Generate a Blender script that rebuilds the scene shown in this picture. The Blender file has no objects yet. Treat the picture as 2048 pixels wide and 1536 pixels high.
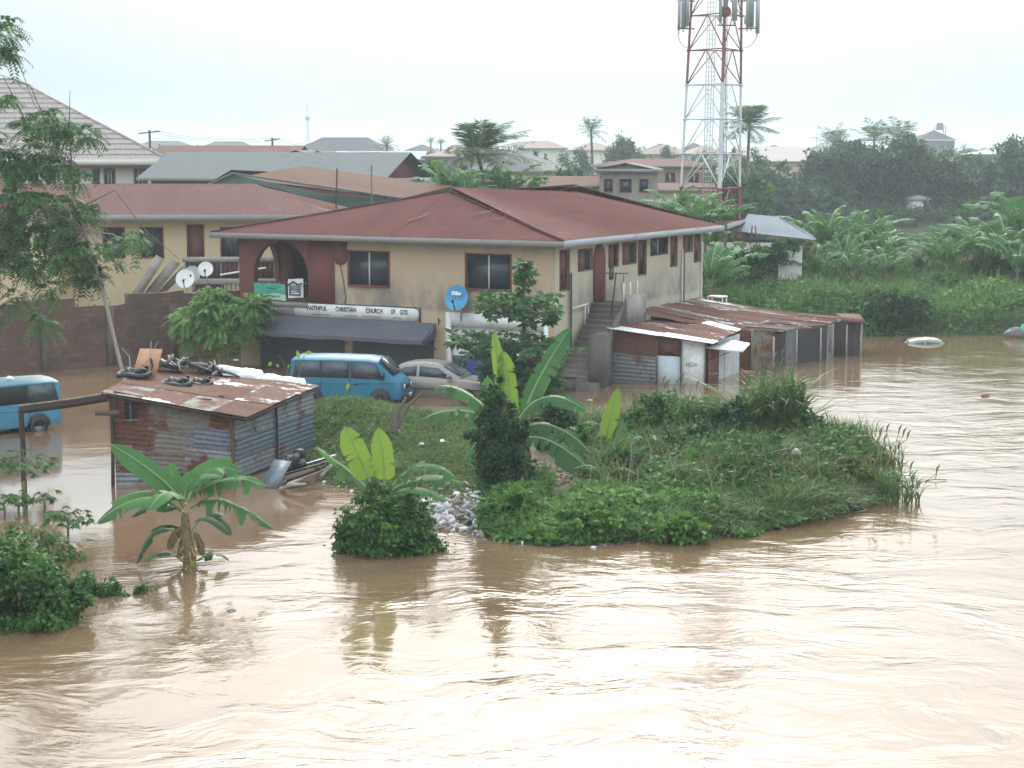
import bpy, math, random
import numpy as np
from mathutils import Vector, Matrix
random.seed(7)
RNG = np.random.default_rng(7)
SC = bpy.context.scene
COL = SC.collection
R = math.radians

# ------------------------------------------------------------------ camera
FPX, CAMH = 3620.0, 9.2                      # focal length in photo pixels (2048 wide), metres over the flood
PITCH = math.atan(468 / FPX)
cam_d = bpy.data.cameras.new('camera')
cam_d.sensor_width = 36.0
cam_d.lens = 36.0 * FPX / 2048.0
cam_d.clip_start = 0.5
cam_d.clip_end = 6000
cam = bpy.data.objects.new('camera', cam_d)
cam.location = (0, 0, CAMH)
cam.rotation_euler = (math.pi / 2 - PITCH, 0, 0)
COL.objects.link(cam)
SC.camera = cam

# ------------------------------------------------------------------ sky, sun, exposure
SUN_EL, SUN_AZ = R(34), R(3)                 # azimuth clockwise from the view direction (+Y)
world = bpy.data.worlds.new("World")
SC.world = world
world.use_nodes = True
wn, wl = world.node_tree.nodes, world.node_tree.links
wn.clear()
w_out = wn.new('ShaderNodeOutputWorld')
w_bg = wn.new('ShaderNodeBackground')
w_bg.inputs['Strength'].default_value = 0.12
sky = wn.new('ShaderNodeTexSky')
sky.sky_type = 'NISHITA'
sky.sun_disc = False
sky.sun_elevation = SUN_EL
sky.sun_rotation = SUN_AZ
sky.air_density = 1.5
sky.dust_density = 4.0
tc = wn.new('ShaderNodeTexCoord')
# thin overcast: a veil of cloud that is brightest round the hidden sun
sunv = Vector((math.sin(SUN_AZ) * math.cos(SUN_EL), math.cos(SUN_AZ) * math.cos(SUN_EL), math.sin(SUN_EL)))
dot = wn.new('ShaderNodeVectorMath'); dot.operation = 'DOT_PRODUCT'
nrm = wn.new('ShaderNodeVectorMath'); nrm.operation = 'NORMALIZE'
wl.new(tc.outputs['Generated'], nrm.inputs[0])
wl.new(nrm.outputs[0], dot.inputs[0]); dot.inputs[1].default_value = sunv
ramp = wn.new('ShaderNodeValToRGB')
e = ramp.color_ramp.elements
e[0].position = 0.0; e[0].color = (7.6, 8.2, 8.8, 1)
e[1].position = 1.0; e[1].color = (44, 42, 39, 1)
for pos, c in ((0.5, (7.2, 7.9, 8.5)), (0.8, (5.2, 6.2, 6.9)), (0.90, (4.15, 5.6, 6.7)), (0.935, (5.9, 7.2, 8.0)), (0.97, (15, 15, 14.8))):
    k = e.new(pos); k.color = (*c, 1)
ramp.color_ramp.interpolation = 'EASE'
mr = wn.new('ShaderNodeMapRange')
mr.inputs[1].default_value = -1; mr.inputs[2].default_value = 1
wl.new(dot.outputs['Value'], mr.inputs[0]); wl.new(mr.outputs[0], ramp.inputs[0])
nz = wn.new('ShaderNodeTexNoise'); nz.inputs['Scale'].default_value = 2.2; nz.inputs['Detail'].default_value = 4
mp = wn.new('ShaderNodeMapping'); mp.inputs['Scale'].default_value = (1, 1, 3)
wl.new(tc.outputs['Generated'], mp.inputs[0]); wl.new(mp.outputs[0], nz.inputs['Vector'])
nr = wn.new('ShaderNodeMapRange'); nr.inputs[1].default_value = 0.3; nr.inputs[2].default_value = 0.7
nr.inputs[3].default_value = 0.93; nr.inputs[4].default_value = 1.07
wl.new(nz.outputs[0], nr.inputs[0])
# an overcast sky brightens towards the zenith
sz = wn.new('ShaderNodeSeparateXYZ'); wl.new(nrm.outputs[0], sz.inputs[0])
zf = wn.new('ShaderNodeMapRange'); zf.inputs[1].default_value = 0; zf.inputs[2].default_value = 1; zf.inputs[3].default_value = 1.0; zf.inputs[4].default_value = 2.7
wl.new(sz.outputs['Z'], zf.inputs[0])
zm = wn.new('ShaderNodeMath'); zm.operation = 'MULTIPLY'; wl.new(zf.outputs[0], zm.inputs[0]); wl.new(nr.outputs[0], zm.inputs[1])
cm = wn.new('ShaderNodeVectorMath'); cm.operation = 'SCALE'
wl.new(ramp.outputs[0], cm.inputs[0]); wl.new(zm.outputs[0], cm.inputs['Scale'])
mix = wn.new('ShaderNodeMix'); mix.data_type = 'RGBA'
mix.inputs[0].default_value = 0.86
wl.new(sky.outputs[0], mix.inputs[6]); wl.new(cm.outputs[0], mix.inputs[7])
wl.new(mix.outputs[2], w_bg.inputs['Color']); wl.new(w_bg.outputs[0], w_out.inputs['Surface'])

sun_d = bpy.data.lights.new('sun', 'SUN')
sun_d.energy = 1.2
sun_d.angle = R(22)
sun_d.color = (1.0, 0.95, 0.88)
sun = bpy.data.objects.new('sun', sun_d)
sun.rotation_euler = (-sunv).to_track_quat('-Z', 'Y').to_euler()
COL.objects.link(sun)

SC.view_settings.view_transform = 'Standard'
SC.view_settings.look = 'None'
SC.view_settings.gamma = 1
SC.view_settings.use_curve_mapping = False
SC.view_settings.exposure = 0.12
SC.cycles.use_denoising = True
SC.cycles.volume_step_rate = 4
SC.cycles.max_bounces = 6
SC.cycles.volume_bounces = 1

# ------------------------------------------------------------------ placing helpers
def ray(px, py):
    a = (px - 1024) / FPX; b = -(py - 768) / FPX
    return np.array([a, math.cos(PITCH) + b * math.sin(PITCH), -math.sin(PITCH) + b * math.cos(PITCH)])
def at(px, py, z=0.0):
    d = ray(px, py); t = (z - CAMH) / d[2]; return np.array([0, 0, CAMH]) + t * d
def atY(px, py, Y):
    d = ray(px, py); t = Y / d[1]; return np.array([0, 0, CAMH]) + t * d

# ------------------------------------------------------------------ mesh builder
def V3(*a): return np.array(a, float)
def norm(v):
    v = np.asarray(v, float); n = np.linalg.norm(v, axis=-1, keepdims=True); return v / np.maximum(n, 1e-9)

class MB:
    def __init__(s): s.v = []; s.f = []; s.n = 0; s.var = []
    def add(s, verts, faces, var=None):
        verts = np.asarray(verts, float).reshape(-1, 3); faces = np.asarray(faces, int)
        s.v.append(verts); s.f.append(faces + s.n); s.n += len(verts)
        s.var.append(np.full(len(verts), 0.5) if var is None else np.broadcast_to(np.asarray(var, float), (len(verts),)))
        return s
    def box(s, c, size, rz=0, rx=0, ry=0):
        x, y, z = [k / 2 for k in size]
        v = np.array([(-x,-y,-z),(x,-y,-z),(x,y,-z),(-x,y,-z),(-x,-y,z),(x,-y,z),(x,y,z),(-x,y,z)])
        if rx or ry or rz:
            M = np.array(Matrix.Rotation(rz, 3, 'Z') @ Matrix.Rotation(ry, 3, 'Y') @ Matrix.Rotation(rx, 3, 'X'))
            v = v @ M.T
        return s.add(v + np.array(c), [(0,3,2,1),(4,5,6,7),(0,1,5,4),(1,2,6,5),(2,3,7,6),(3,0,4,7)])
    def box2(s, a, b):
        a = np.array(a, float); b = np.array(b, float)
        return s.box((a + b) / 2, np.abs(b - a))
    def quad(s, a, b, c, d): return s.add([a, b, c, d], [(0, 1, 2, 3)])
    def slab(s, p, t):                       # four-corner plate with thickness t along its normal
        p = np.array(p, float); n = norm(np.cross(p[1] - p[0], p[3] - p[0])) * t
        v = np.vstack([p, p - n])
        return s.add(v, [(0,1,2,3),(7,6,5,4),(0,4,5,1),(1,5,6,2),(2,6,7,3),(3,7,4,0)])
    def poly_prism(s, pts, off):             # closed planar outline extruded by vector off
        pts = np.array(pts, float); n = len(pts); off = np.array(off, float)
        c0 = pts.mean(0)
        v = np.vstack([pts, pts + off, c0, c0 + off])
        s.add(v, [(i, (i + 1) % n, n + (i + 1) % n, n + i) for i in range(n)])
        base = s.n - len(v)
        s.f.append(np.array([(2 * n, (i + 1) % n, i) for i in range(n)]) + base)
        s.f.append(np.array([(2 * n + 1, n + i, n + (i + 1) % n) for i in range(n)]) + base)
        return s
    def bar(s, a, b, w, h=None):
        a = np.array(a, float); b = np.array(b, float); h = w if h is None else h
        d = norm(b - a); up = V3(0, 0, 1) if abs(d[2]) < 0.95 else V3(0, 1, 0)
        x = norm(np.cross(d, up)); y = np.cross(x, d)
        v = []
        for p in (a, b):
            for sx, sy in ((-1,-1),(1,-1),(1,1),(-1,1)): v.append(p + x * sx * w / 2 + y * sy * h / 2)
        return s.add(v, [(0,1,2,3),(7,6,5,4),(0,4,5,1),(1,5,6,2),(2,6,7,3),(3,7,4,0)])
    def tube(s, pts, rad, k=6, caps=True):
        pts = np.array(pts, float); n = len(pts)
        rad = np.broadcast_to(np.asarray(rad, float), (n,))
        tg = np.gradient(pts, axis=0); tg = norm(tg)
        up = V3(0, 0, 1) if abs(tg[0][2]) < 0.9 else V3(1, 0, 0)
        rings = []
        for i in range(n):
            x = norm(np.cross(tg[i], up)); y = np.cross(x, tg[i]); up = y if abs(np.dot(y, tg[i])) < .5 else up
            a = np.arange(k) * 2 * math.pi / k
            rings.append(pts[i] + rad[i] * (np.cos(a)[:, None] * x + np.sin(a)[:, None] * y))
        v = np.vstack(rings)
        f = [(i * k + j, i * k + (j + 1) % k, (i + 1) * k + (j + 1) % k, (i + 1) * k + j) for i in range(n - 1) for j in range(k)]
        s.add(v, f)
        if caps:
            b = s.n - len(v)
            s.add(np.vstack([v[:k], pts[0]]), [(k, (j + 1) % k, j) for j in range(k)])
            s.add(np.vstack([v[-k:], pts[-1]]), [(k, j, (j + 1) % k) for j in range(k)])
        return s
    def grid(s, P):                          # P: (n, m, 3) array of points
        n, m = P.shape[:2]
        i, j = np.meshgrid(np.arange(n - 1), np.arange(m - 1), indexing='ij')
        a = (i * m + j).ravel()
        return s.add(P.reshape(-1, 3), np.stack([a, a + m, a + m + 1, a + 1], 1))
    def build(s, name, mat, parent=None, smooth=False, loc=None):
        me = bpy.data.meshes.new(name)
        if s.v:
            v = np.vstack(s.v)
            if loc is not None: v = v - np.array(loc)
            me.vertices.add(len(v)); me.vertices.foreach_set('co', v.astype(np.float32).ravel())
            cnt = np.concatenate([np.full(len(f), f.shape[1]) for f in s.f])
            idx = np.concatenate([f.ravel() for f in s.f])
            me.loops.add(len(idx)); me.loops.foreach_set('vertex_index', idx.astype(np.int32))
            me.polygons.add(len(cnt))
            st = np.concatenate([[0], np.cumsum(cnt)[:-1]])
            me.polygons.foreach_set('loop_start', st.astype(np.int32))
            me.polygons.foreach_set('loop_total', cnt.astype(np.int32))
            if smooth: me.polygons.foreach_set('use_smooth', np.ones(len(cnt), bool))
            at_ = me.attributes.new('var', 'FLOAT', 'POINT')
            at_.data.foreach_set('value', np.concatenate(s.var).astype(np.float32))
            me.update(calc_edges=True)
        if mat is not None: me.materials.append(mat)
        o = bpy.data.objects.new(name, me)
        COL.objects.link(o)
        if loc is not None: o.location = loc
        if parent is not None: o.parent = parent
        return o

def tag(o, label=None, cat=None, group=None, kind=None):
    if label: o['label'] = label
    if cat: o['category'] = cat
    if group: o['group'] = group
    if kind: o['kind'] = kind
    return o
def thing(name, label, cat, loc=(0, 0, 0), rz=0, group=None):
    o = bpy.data.objects.new(name, None); COL.objects.link(o)
    o.location = tuple(float(k) for k in loc); o.rotation_euler = (0, 0, rz); o.empty_display_size = 0.3
    return tag(o, label, cat, group)
def copy_tree(o, parent=None):
    c = o.copy(); COL.objects.link(c)
    if parent is not None: c.parent = parent
    for ch in [k for k in bpy.data.objects if k.parent == o]: copy_tree(ch, c)
    return c

# ------------------------------------------------------------------ materials
def new_mat(name):
    m = bpy.data.materials.new(name); m.use_nodes = True
    nt = m.node_tree; b = nt.nodes['Principled BSDF']
    return m, nt.nodes, nt.links, b
def noise(n, l, scale, detail=4, vec=None, rough=.6, kind='Object', mscale=None):
    t = n.new('ShaderNodeTexNoise'); t.inputs['Scale'].default_value = scale; t.inputs['Detail'].default_value = detail
    t.inputs['Roughness'].default_value = rough
    if vec is None:
        c = n.new('ShaderNodeTexCoord'); vec = c.outputs[kind]
    if mscale:
        mp = n.new('ShaderNodeMapping'); mp.inputs['Scale'].default_value = mscale; l.new(vec, mp.inputs[0]); vec = mp.outputs[0]
    l.new(vec, t.inputs['Vector'])
    return t
def rampn(n, l, src, stops):
    r = n.new('ShaderNodeValToRGB'); e = r.color_ramp.elements
    while len(e) > 1: e.remove(e[-1])
    e[0].position = stops[0][0]; e[0].color = (*stops[0][1], 1)
    for p, c in stops[1:]:
        k = e.new(p); k.color = (*c, 1)
    l.new(src, r.inputs[0]); return r
def bump(n, l, b, src, strength=.4, dist=.02):
    k = n.new('ShaderNodeBump'); k.inputs['Strength'].default_value = strength; k.inputs['Distance'].default_value = dist
    l.new(src, k.inputs['Height']); l.new(k.outputs[0], b.inputs['Normal']); return k
def mixc(n, l, fac, a, b):
    m = n.new('ShaderNodeMix'); m.data_type = 'RGBA'
    if hasattr(fac, 'links') or hasattr(fac, 'is_linked'): l.new(fac, m.inputs[0])
    else: m.inputs[0].default_value = fac
    for i, c in ((6, a), (7, b)):
        if isinstance(c, tuple): m.inputs[i].default_value = (*c, 1)
        else: l.new(c, m.inputs[i])
    return m.outputs[2]

def plain(name, c, rough=.7, metal=0, var=.12, scale=3, bmp=.2, dirt=None, dirt_scale=.8, dirt_amt=.5, spec=.5):
    """paint, plaster, plastic: base colour broken up by fine noise, optional blotchy dirt"""
    m, n, l, b = new_mat(name)
    t = noise(n, l, scale * 4, 5)
    lo = tuple(max(0, k * (1 - var)) for k in c); hi = tuple(min(1, k * (1 + var)) for k in c)
    out = rampn(n, l, t.outputs[0], [(.3, lo), (.7, hi)]).outputs[0]
    if dirt:
        t2 = noise(n, l, dirt_scale, 7, rough=.7)
        f = n.new('ShaderNodeMapRange'); f.inputs[1].default_value = .48; f.inputs[2].default_value = .68; f.inputs[4].default_value = dirt_amt
        l.new(t2.outputs[0], f.inputs[0]); out = mixc(n, l, f.outputs[0], out, dirt)
    l.new(out, b.inputs['Base Color'])
    b.inputs['Roughness'].default_value = rough; b.inputs['Metallic'].default_value = metal
    b.inputs['Specular IOR Level'].default_value = spec
    if bmp: bump(n, l, b, t.outputs[0], bmp, .01)
    return m

def tin(name, c, rust=(.12, .045, .027), amt=.5, scale=.9, metal=.25, rough=.5, streak=(1, 1, 1), edge=.1):
    """corrugated sheet: galvanised grey or paint with rust patches; the corrugation itself is geometry"""
    m, n, l, b = new_mat(name)
    info = n.new('ShaderNodeObjectInfo')
    tcn = n.new('ShaderNodeTexCoord'); ad = n.new('ShaderNodeVectorMath'); ad.operation = 'ADD'
    mu = n.new('ShaderNodeMath'); mu.operation = 'MULTIPLY'; mu.inputs[1].default_value = 37
    l.new(info.outputs['Random'], mu.inputs[0]); l.new(tcn.outputs['Object'], ad.inputs[0]); l.new(mu.outputs[0], ad.inputs[1])
    t = noise(n, l, scale, 8, vec=ad.outputs[0], rough=.72, mscale=streak)
    f = n.new('ShaderNodeMapRange'); f.inputs[1].default_value = .62 - amt * .32; f.inputs[2].default_value = .62 - amt * .32 + edge
    l.new(t.outputs[0], f.inputs[0])
    t2 = noise(n, l, 9, 6, vec=ad.outputs[0])
    g = rampn(n, l, t2.outputs[0], [(.3, tuple(k * .72 for k in c)), (.7, tuple(min(1, k * 1.2) for k in c))])
    rr = rampn(n, l, t2.outputs[0], [(.3, tuple(k * .6 for k in rust)), (.7, tuple(k * 1.35 for k in rust))])
    l.new(mixc(n, l, f.outputs[0], g.outputs[0], rr.outputs[0]), b.inputs['Base Color'])
    mm = n.new('ShaderNodeMapRange'); mm.inputs[3].default_value = metal; mm.inputs[4].default_value = 0
    l.new(f.outputs[0], mm.inputs[0]); l.new(mm.outputs[0], b.inputs['Metallic'])
    rm = n.new('ShaderNodeMapRange'); rm.inputs[3].default_value = rough; rm.inputs[4].default_value = .85
    l.new(f.outputs[0], rm.inputs[0]); l.new(rm.outputs[0], b.inputs['Roughness'])
    if metal == 0: b.inputs['Specular IOR Level'].default_value = .2
    bump(n, l, b, t2.outputs[0], .15, .01)
    return m

def leaf_mat(name, dark, mid, light, rough=.45, trans=.26, tcol=None, scale=.6):
    m, n, l, b = new_mat(name)
    a = n.new('ShaderNodeAttribute'); a.attribute_name = 'var'
    t = noise(n, l, scale, 3)
    ad = n.new('ShaderNodeMath'); ad.operation = 'MULTIPLY_ADD'
    l.new(t.outputs[0], ad.inputs[0]); ad.inputs[1].default_value = .7
    sb = n.new('ShaderNodeMath'); sb.operation = 'MULTIPLY_ADD'; l.new(a.outputs['Fac'], sb.inputs[0]); sb.inputs[1].default_value = .75; sb.inputs[2].default_value = -.2
    l.new(sb.outputs[0], ad.inputs[2])
    r = rampn(n, l, ad.outputs[0], [(.12, dark), (.5, mid), (.92, light)])
    l.new(r.outputs[0], b.inputs['Base Color'])
    b.inputs['Roughness'].default_value = max(rough, .55); b.inputs['Specular IOR Level'].default_value = .22
    tr = n.new('ShaderNodeBsdfTranslucent')
    if tcol is None:
        mm = mixc(n, l, .5, r.outputs[0], tuple(min(1, k * 1.6) for k in light)); l.new(mm, tr.inputs['Color'])
    else: tr.inputs['Color'].default_value = (*tcol, 1)
    ms = n.new('ShaderNodeMixShader'); ms.inputs[0].default_value = trans
    l.new(b.outputs[0], ms.inputs[1]); l.new(tr.outputs[0], ms.inputs[2])
    l.new(ms.outputs[0], n['Material Output'].inputs['Surface'])
    return m

M = {}
def grimy(name, c, grime):
    # plaster with splash and damp stains gathered in bands above the shop floor and over the flood line
    m, n, l, b = new_mat(name); t = noise(n, l, 12, 5); out = rampn(n, l, t.outputs[0], [(.3, tuple(k * .9 for k in c)), (.7, tuple(k * 1.08 for k in c))]).outputs[0]
    tc_ = n.new('ShaderNodeTexCoord'); sp = n.new('ShaderNodeSeparateXYZ'); l.new(tc_.outputs['Object'], sp.inputs[0])
    r = n.new('ShaderNodeValToRGB'); e = r.color_ramp.elements; e[0].position = 0; e[0].color = (.75,) * 3 + (1,); e[1].position = 1; e[1].color = (.1,) * 3 + (1,)
    for p, v in ((.12, .7), (.22, .25), (.44, .3), (.47, 1.0), (.56, .85), (.68, .3), (.82, .12), (.92, .6)): k = e.new(p); k.color = (v, v, v, 1)
    mr_ = n.new('ShaderNodeMapRange'); mr_.inputs[1].default_value = 0; mr_.inputs[2].default_value = 6; l.new(sp.outputs['Z'], mr_.inputs[0]); l.new(mr_.outputs[0], r.inputs[0])
    t2 = noise(n, l, .7, 7, rough=.7, mscale=(1, 1, .6)); f = n.new('ShaderNodeMapRange'); f.inputs[1].default_value = .32; f.inputs[2].default_value = .62; f.inputs[4].default_value = 1.15; l.new(t2.outputs[0], f.inputs[0])
    mu = n.new('ShaderNodeMath'); mu.operation = 'MULTIPLY'; l.new(r.outputs[0], mu.inputs[0]); l.new(f.outputs[0], mu.inputs[1]); mu.use_clamp = True
    l.new(mixc(n, l, mu.outputs[0], out, grime), b.inputs['Base Color']); b.inputs['Roughness'].default_value = .88; bump(n, l, b, t.outputs[0], .2, .01); return m
M['plaster'] = grimy('plaster_ochre', (.55, .42, .275), (.23, .20, .17))
M['plaster_side'] = grimy('plaster_cream', (.55, .49, .36), (.25, .23, .20))
M['plaster_yellow'] = plain('plaster_yellow', (.56, .455, .28), .85, dirt=(.36, .3, .2), dirt_scale=.35, dirt_amt=.6)
M['cream'] = plain('plaster_pale', (.68, .64, .56), .85, dirt=(.5, .47, .41), dirt_scale=.3, dirt_amt=.4)
M['concrete'] = plain('concrete', (.27, .25, .22), .9, dirt=(.10, .085, .07), dirt_scale=.9, dirt_amt=.7)
M['concrete_dark'] = plain('concrete_dark', (.115, .092, .08), .92, dirt=(.055, .045, .04), dirt_scale=.9, dirt_amt=.7)
M['fascia'] = plain('fascia_board', (.25, .24, .225), .7, dirt=(.2, .18, .16), dirt_scale=1.1, dirt_amt=.6)
M['fascia_pale'] = plain('fascia_pale', (.36, .385, .39), .6, dirt=(.3, .3, .29), dirt_scale=.8, dirt_amt=.5)
M['maroon'] = plain('paint_maroon', (.17, .045, .042), .75, dirt=(.10, .04, .035), dirt_scale=.7, dirt_amt=.6)
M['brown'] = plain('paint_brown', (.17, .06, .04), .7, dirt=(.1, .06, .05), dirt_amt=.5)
M['dark_glass'] = plain('louvre_glass', (.035, .045, .055), .22, var=.25, bmp=.05)
M['grey_glass'] = plain('pane_grey', (.045, .06, .07), .15, var=.2, bmp=.03)
M['white'] = plain('paint_white', (.75, .76, .74), .6, dirt=(.45, .42, .37), dirt_scale=1.3, dirt_amt=.6)
M['white_clean'] = plain('white_plastic', (.8, .81, .8), .5, var=.05)
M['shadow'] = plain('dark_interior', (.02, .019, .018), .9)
M['wood'] = plain('wood_weathered', (.11, .075, .055), .85, var=.3)
M['wood_dark'] = plain('wood_wet', (.045, .03, .024), .8, var=.3)
M['ply'] = plain('plywood', (.50, .27, .15), .75, var=.1, dirt=(.3, .15, .08), dirt_amt=.5)
M['rubber'] = plain('rubber', (.02, .021, .026), .55, var=.3)
M['scrap'] = plain('scrap_grey', (.13, .13, .135), .6, var=.4)
M['steel'] = plain('galvanised', (.42, .44, .45), .45, metal=.4)
M['shutter'] = plain('shutter_slate', (.045, .055, .065), .5, dirt=(.09, .085, .075), dirt_amt=.5)
M['awning'] = plain('awning_cloth', (.088, .092, .115), .85, dirt=(.14, .13, .13), dirt_amt=.5, bmp=.5)
M['blue_wall'] = plain('paint_indigo', (.045, .06, .20), .7, dirt=(.1, .1, .16), dirt_amt=.4)
M['brick_mauve'] = plain('brick_mauve', (.15, .12, .13), .9, var=.2)
M['stone'] = plain('stone', (.26, .2, .15), .9, var=.35)
M['ink'] = plain('ink_black', (.02, .02, .025), .7)
M['roof_red'] = tin('roof_red', (.115, .026, .021), rust=(.058, .019, .016), amt=.6, scale=.8, streak=(1, .5, 1), metal=0, rough=.8, edge=.35)
M['roof_redb'] = tin('roof_red_faded', (.115, .04, .034), rust=(.075, .03, .026), amt=.5, scale=.3, metal=0, rough=.8, edge=.3)
M['roof_rust'] = tin('roof_rust', (.13, .065, .045), rust=(.10, .045, .032), amt=.6, scale=.6, metal=0, rough=.85, edge=.3)
M['roof_grey'] = tin('roof_grey', (.145, .155, .15), rust=(.115, .11, .10), amt=.4, scale=.25, metal=0, rough=.8, edge=.4)
M['roof_tile'] = tin('roof_tile_beige', (.38, .33, .30), rust=(.32, .28, .25), amt=.4, scale=.15, metal=0, rough=.8, edge=.5)
M['roof_slate'] = tin('roof_slate', (.07, .07, .085), rust=(.055, .05, .055), amt=.4, scale=.2, metal=0, rough=.75, edge=.4)
M['roof_blue'] = tin('roof_pale_blue', (.30, .37, .42), rust=(.26, .27, .27), amt=.3, scale=.2, metal=0, rough=.7, edge=.4)
M['roof_green'] = plain('gable_green', (.05, .085, .07), .8, dirt=(.1, .11, .1), dirt_amt=.5)
M['roof_peach'] = tin('roof_peach', (.32, .235, .19), rust=(.24, .17, .14), amt=.4, scale=.3, metal=0, rough=.8, edge=.4)
M['tin_grey'] = tin('tin_galvanised', (.23, .25, .265), amt=.32, metal=.3, rough=.45)
M['tin_blue'] = tin('tin_bluish', (.15, .18, .215), amt=.25, metal=.3, rough=.42)
M['tin_tan'] = tin('tin_tarnished', (.19, .17, .145), amt=.42, metal=.1, rough=.7)
M['tin_rust'] = tin('tin_rusty', (.14, .07, .052), rust=(.115, .045, .03), amt=.85, metal=0, rough=.8, edge=.3)
M['tin_mix'] = tin('tin_half_rusted', (.30, .29, .28), amt=.62, metal=.2, rough=.5, scale=1.2, edge=.06)
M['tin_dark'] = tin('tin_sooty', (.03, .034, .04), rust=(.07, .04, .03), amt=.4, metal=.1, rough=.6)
M['roof_steel'] = tin('roof_steel', (.17, .20, .23), rust=(.14, .15, .16), amt=.4, scale=.4, metal=0, rough=.7, edge=.4)
M['tin_pale'] = tin('tin_pale', (.58, .60, .60), rust=(.3, .2, .16), amt=.12, metal=.05, rough=.5)
M['car_blue'] = plain('paint_van_blue', (.015, .155, .25), .42, var=.1, bmp=.03, dirt=(.07, .22, .31), dirt_scale=1.5, dirt_amt=.5)
M['car_blue2'] = plain('paint_van_faded', (.05, .24, .37), .4, var=.12, bmp=.03, dirt=(.14, .26, .31), dirt_scale=1.5, dirt_amt=.6)
M['car_roof2'] = plain('paint_van_roof', (.13, .23, .27), .5, dirt=(.3, .33, .3), dirt_amt=.5)
M['car_silver'] = plain('paint_silver', (.27, .245, .215), .38, metal=.3, var=.05, bmp=0, dirt=(.3, .25, .2), dirt_amt=.4)
M['car_green'] = plain('paint_pale_green', (.22, .235, .17), .4, dirt=(.3, .25, .18), dirt_amt=.5)
M['tree_dark'] = leaf_mat('foliage_dark', (.010, .036, .018), (.026, .075, .032), (.07, .145, .05))
M['tree_mid'] = leaf_mat('foliage_mid', (.018, .05, .02), (.048, .115, .036), (.12, .21, .06))
M['tree_blue'] = leaf_mat('foliage_bluish', (.014, .045, .028), (.034, .095, .05), (.08, .16, .07), trans=.25)
M['bush'] = leaf_mat('foliage_bush', (.014, .045, .014), (.042, .115, .028), (.12, .23, .05), rough=.35, trans=.3)
M['creeper'] = leaf_mat('foliage_creeper', (.022, .06, .018), (.07, .17, .036), (.17, .31, .07), rough=.45)
M['weeds'] = leaf_mat('foliage_weeds', (.03, .06, .02), (.075, .125, .035), (.15, .2, .06), rough=.6)
M['grass'] = leaf_mat('grass_blade', (.025, .06, .018), (.07, .14, .035), (.16, .24, .07), rough=.5)
M['grass_dry'] = leaf_mat('grass_straw', (.09, .08, .03), (.2, .18, .08), (.36, .32, .16), rough=.7)
M['feather'] = leaf_mat('foliage_feathery', (.05, .12, .03), (.12, .23, .06), (.23, .36, .11), trans=.35)
M['broad'] = leaf_mat('foliage_broad', (.012, .04, .015), (.032, .095, .028), (.10, .19, .05), rough=.3, trans=.3)
M['banana'] = leaf_mat('banana_leaf', (.02, .07, .025), (.05, .14, .045), (.10, .22, .06), rough=.38, trans=.3, scale=1.5)
M['banana_dark'] = leaf_mat('banana_leaf_old', (.010, .035, .015), (.022, .07, .026), (.05, .12, .04), rough=.38, trans=.2, scale=1.5)
M['banana_young'] = leaf_mat('banana_leaf_young', (.09, .18, .03), (.14, .25, .04), (.22, .33, .07), rough=.4, trans=.38, tcol=(.24, .36, .05), scale=1.5)
M['rib'] = plain('banana_midrib', (.22, .30, .12), .5)
M['stem'] = plain('banana_stem', (.15, .12, .055), .7, var=.3, dirt=(.28, .22, .07), dirt_scale=3, dirt_amt=.7)
M['bark'] = plain('bark', (.14, .115, .09), .9, var=.3, scale=5, bmp=.6)
M['bark_pale'] = plain('bark_pale', (.33, .29, .25), .85, var=.3, scale=4, bmp=.5)
M['palm_leaf'] = leaf_mat('palm_frond', (.03, .06, .025), (.07, .125, .05), (.15, .21, .09), trans=.2)
# ================================================================== THE SETTING
def smooth(a, b, x):
    t = np.clip((x - a) / (b - a), 0, 1); return t * t * (3 - 2 * t)
def vnoise(x, y, s, seed=0):
    """cheap smooth value noise"""
    x = np.asarray(x, float) / s; y = np.asarray(y, float) / s
    def h(i, j): return np.modf(np.abs(np.sin(i * 127.1 + j * 311.7 + seed * 74.7) * 43758.5453))[0]
    i = np.floor(x); j = np.floor(y); u = x - i; v = y - j; u = u*u*(3-2*u); v = v*v*(3-2*v)
    return (h(i,j)*(1-u)+h(i+1,j)*u)*(1-v) + (h(i,j+1)*(1-u)+h(i+1,j+1)*u)*v

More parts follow.
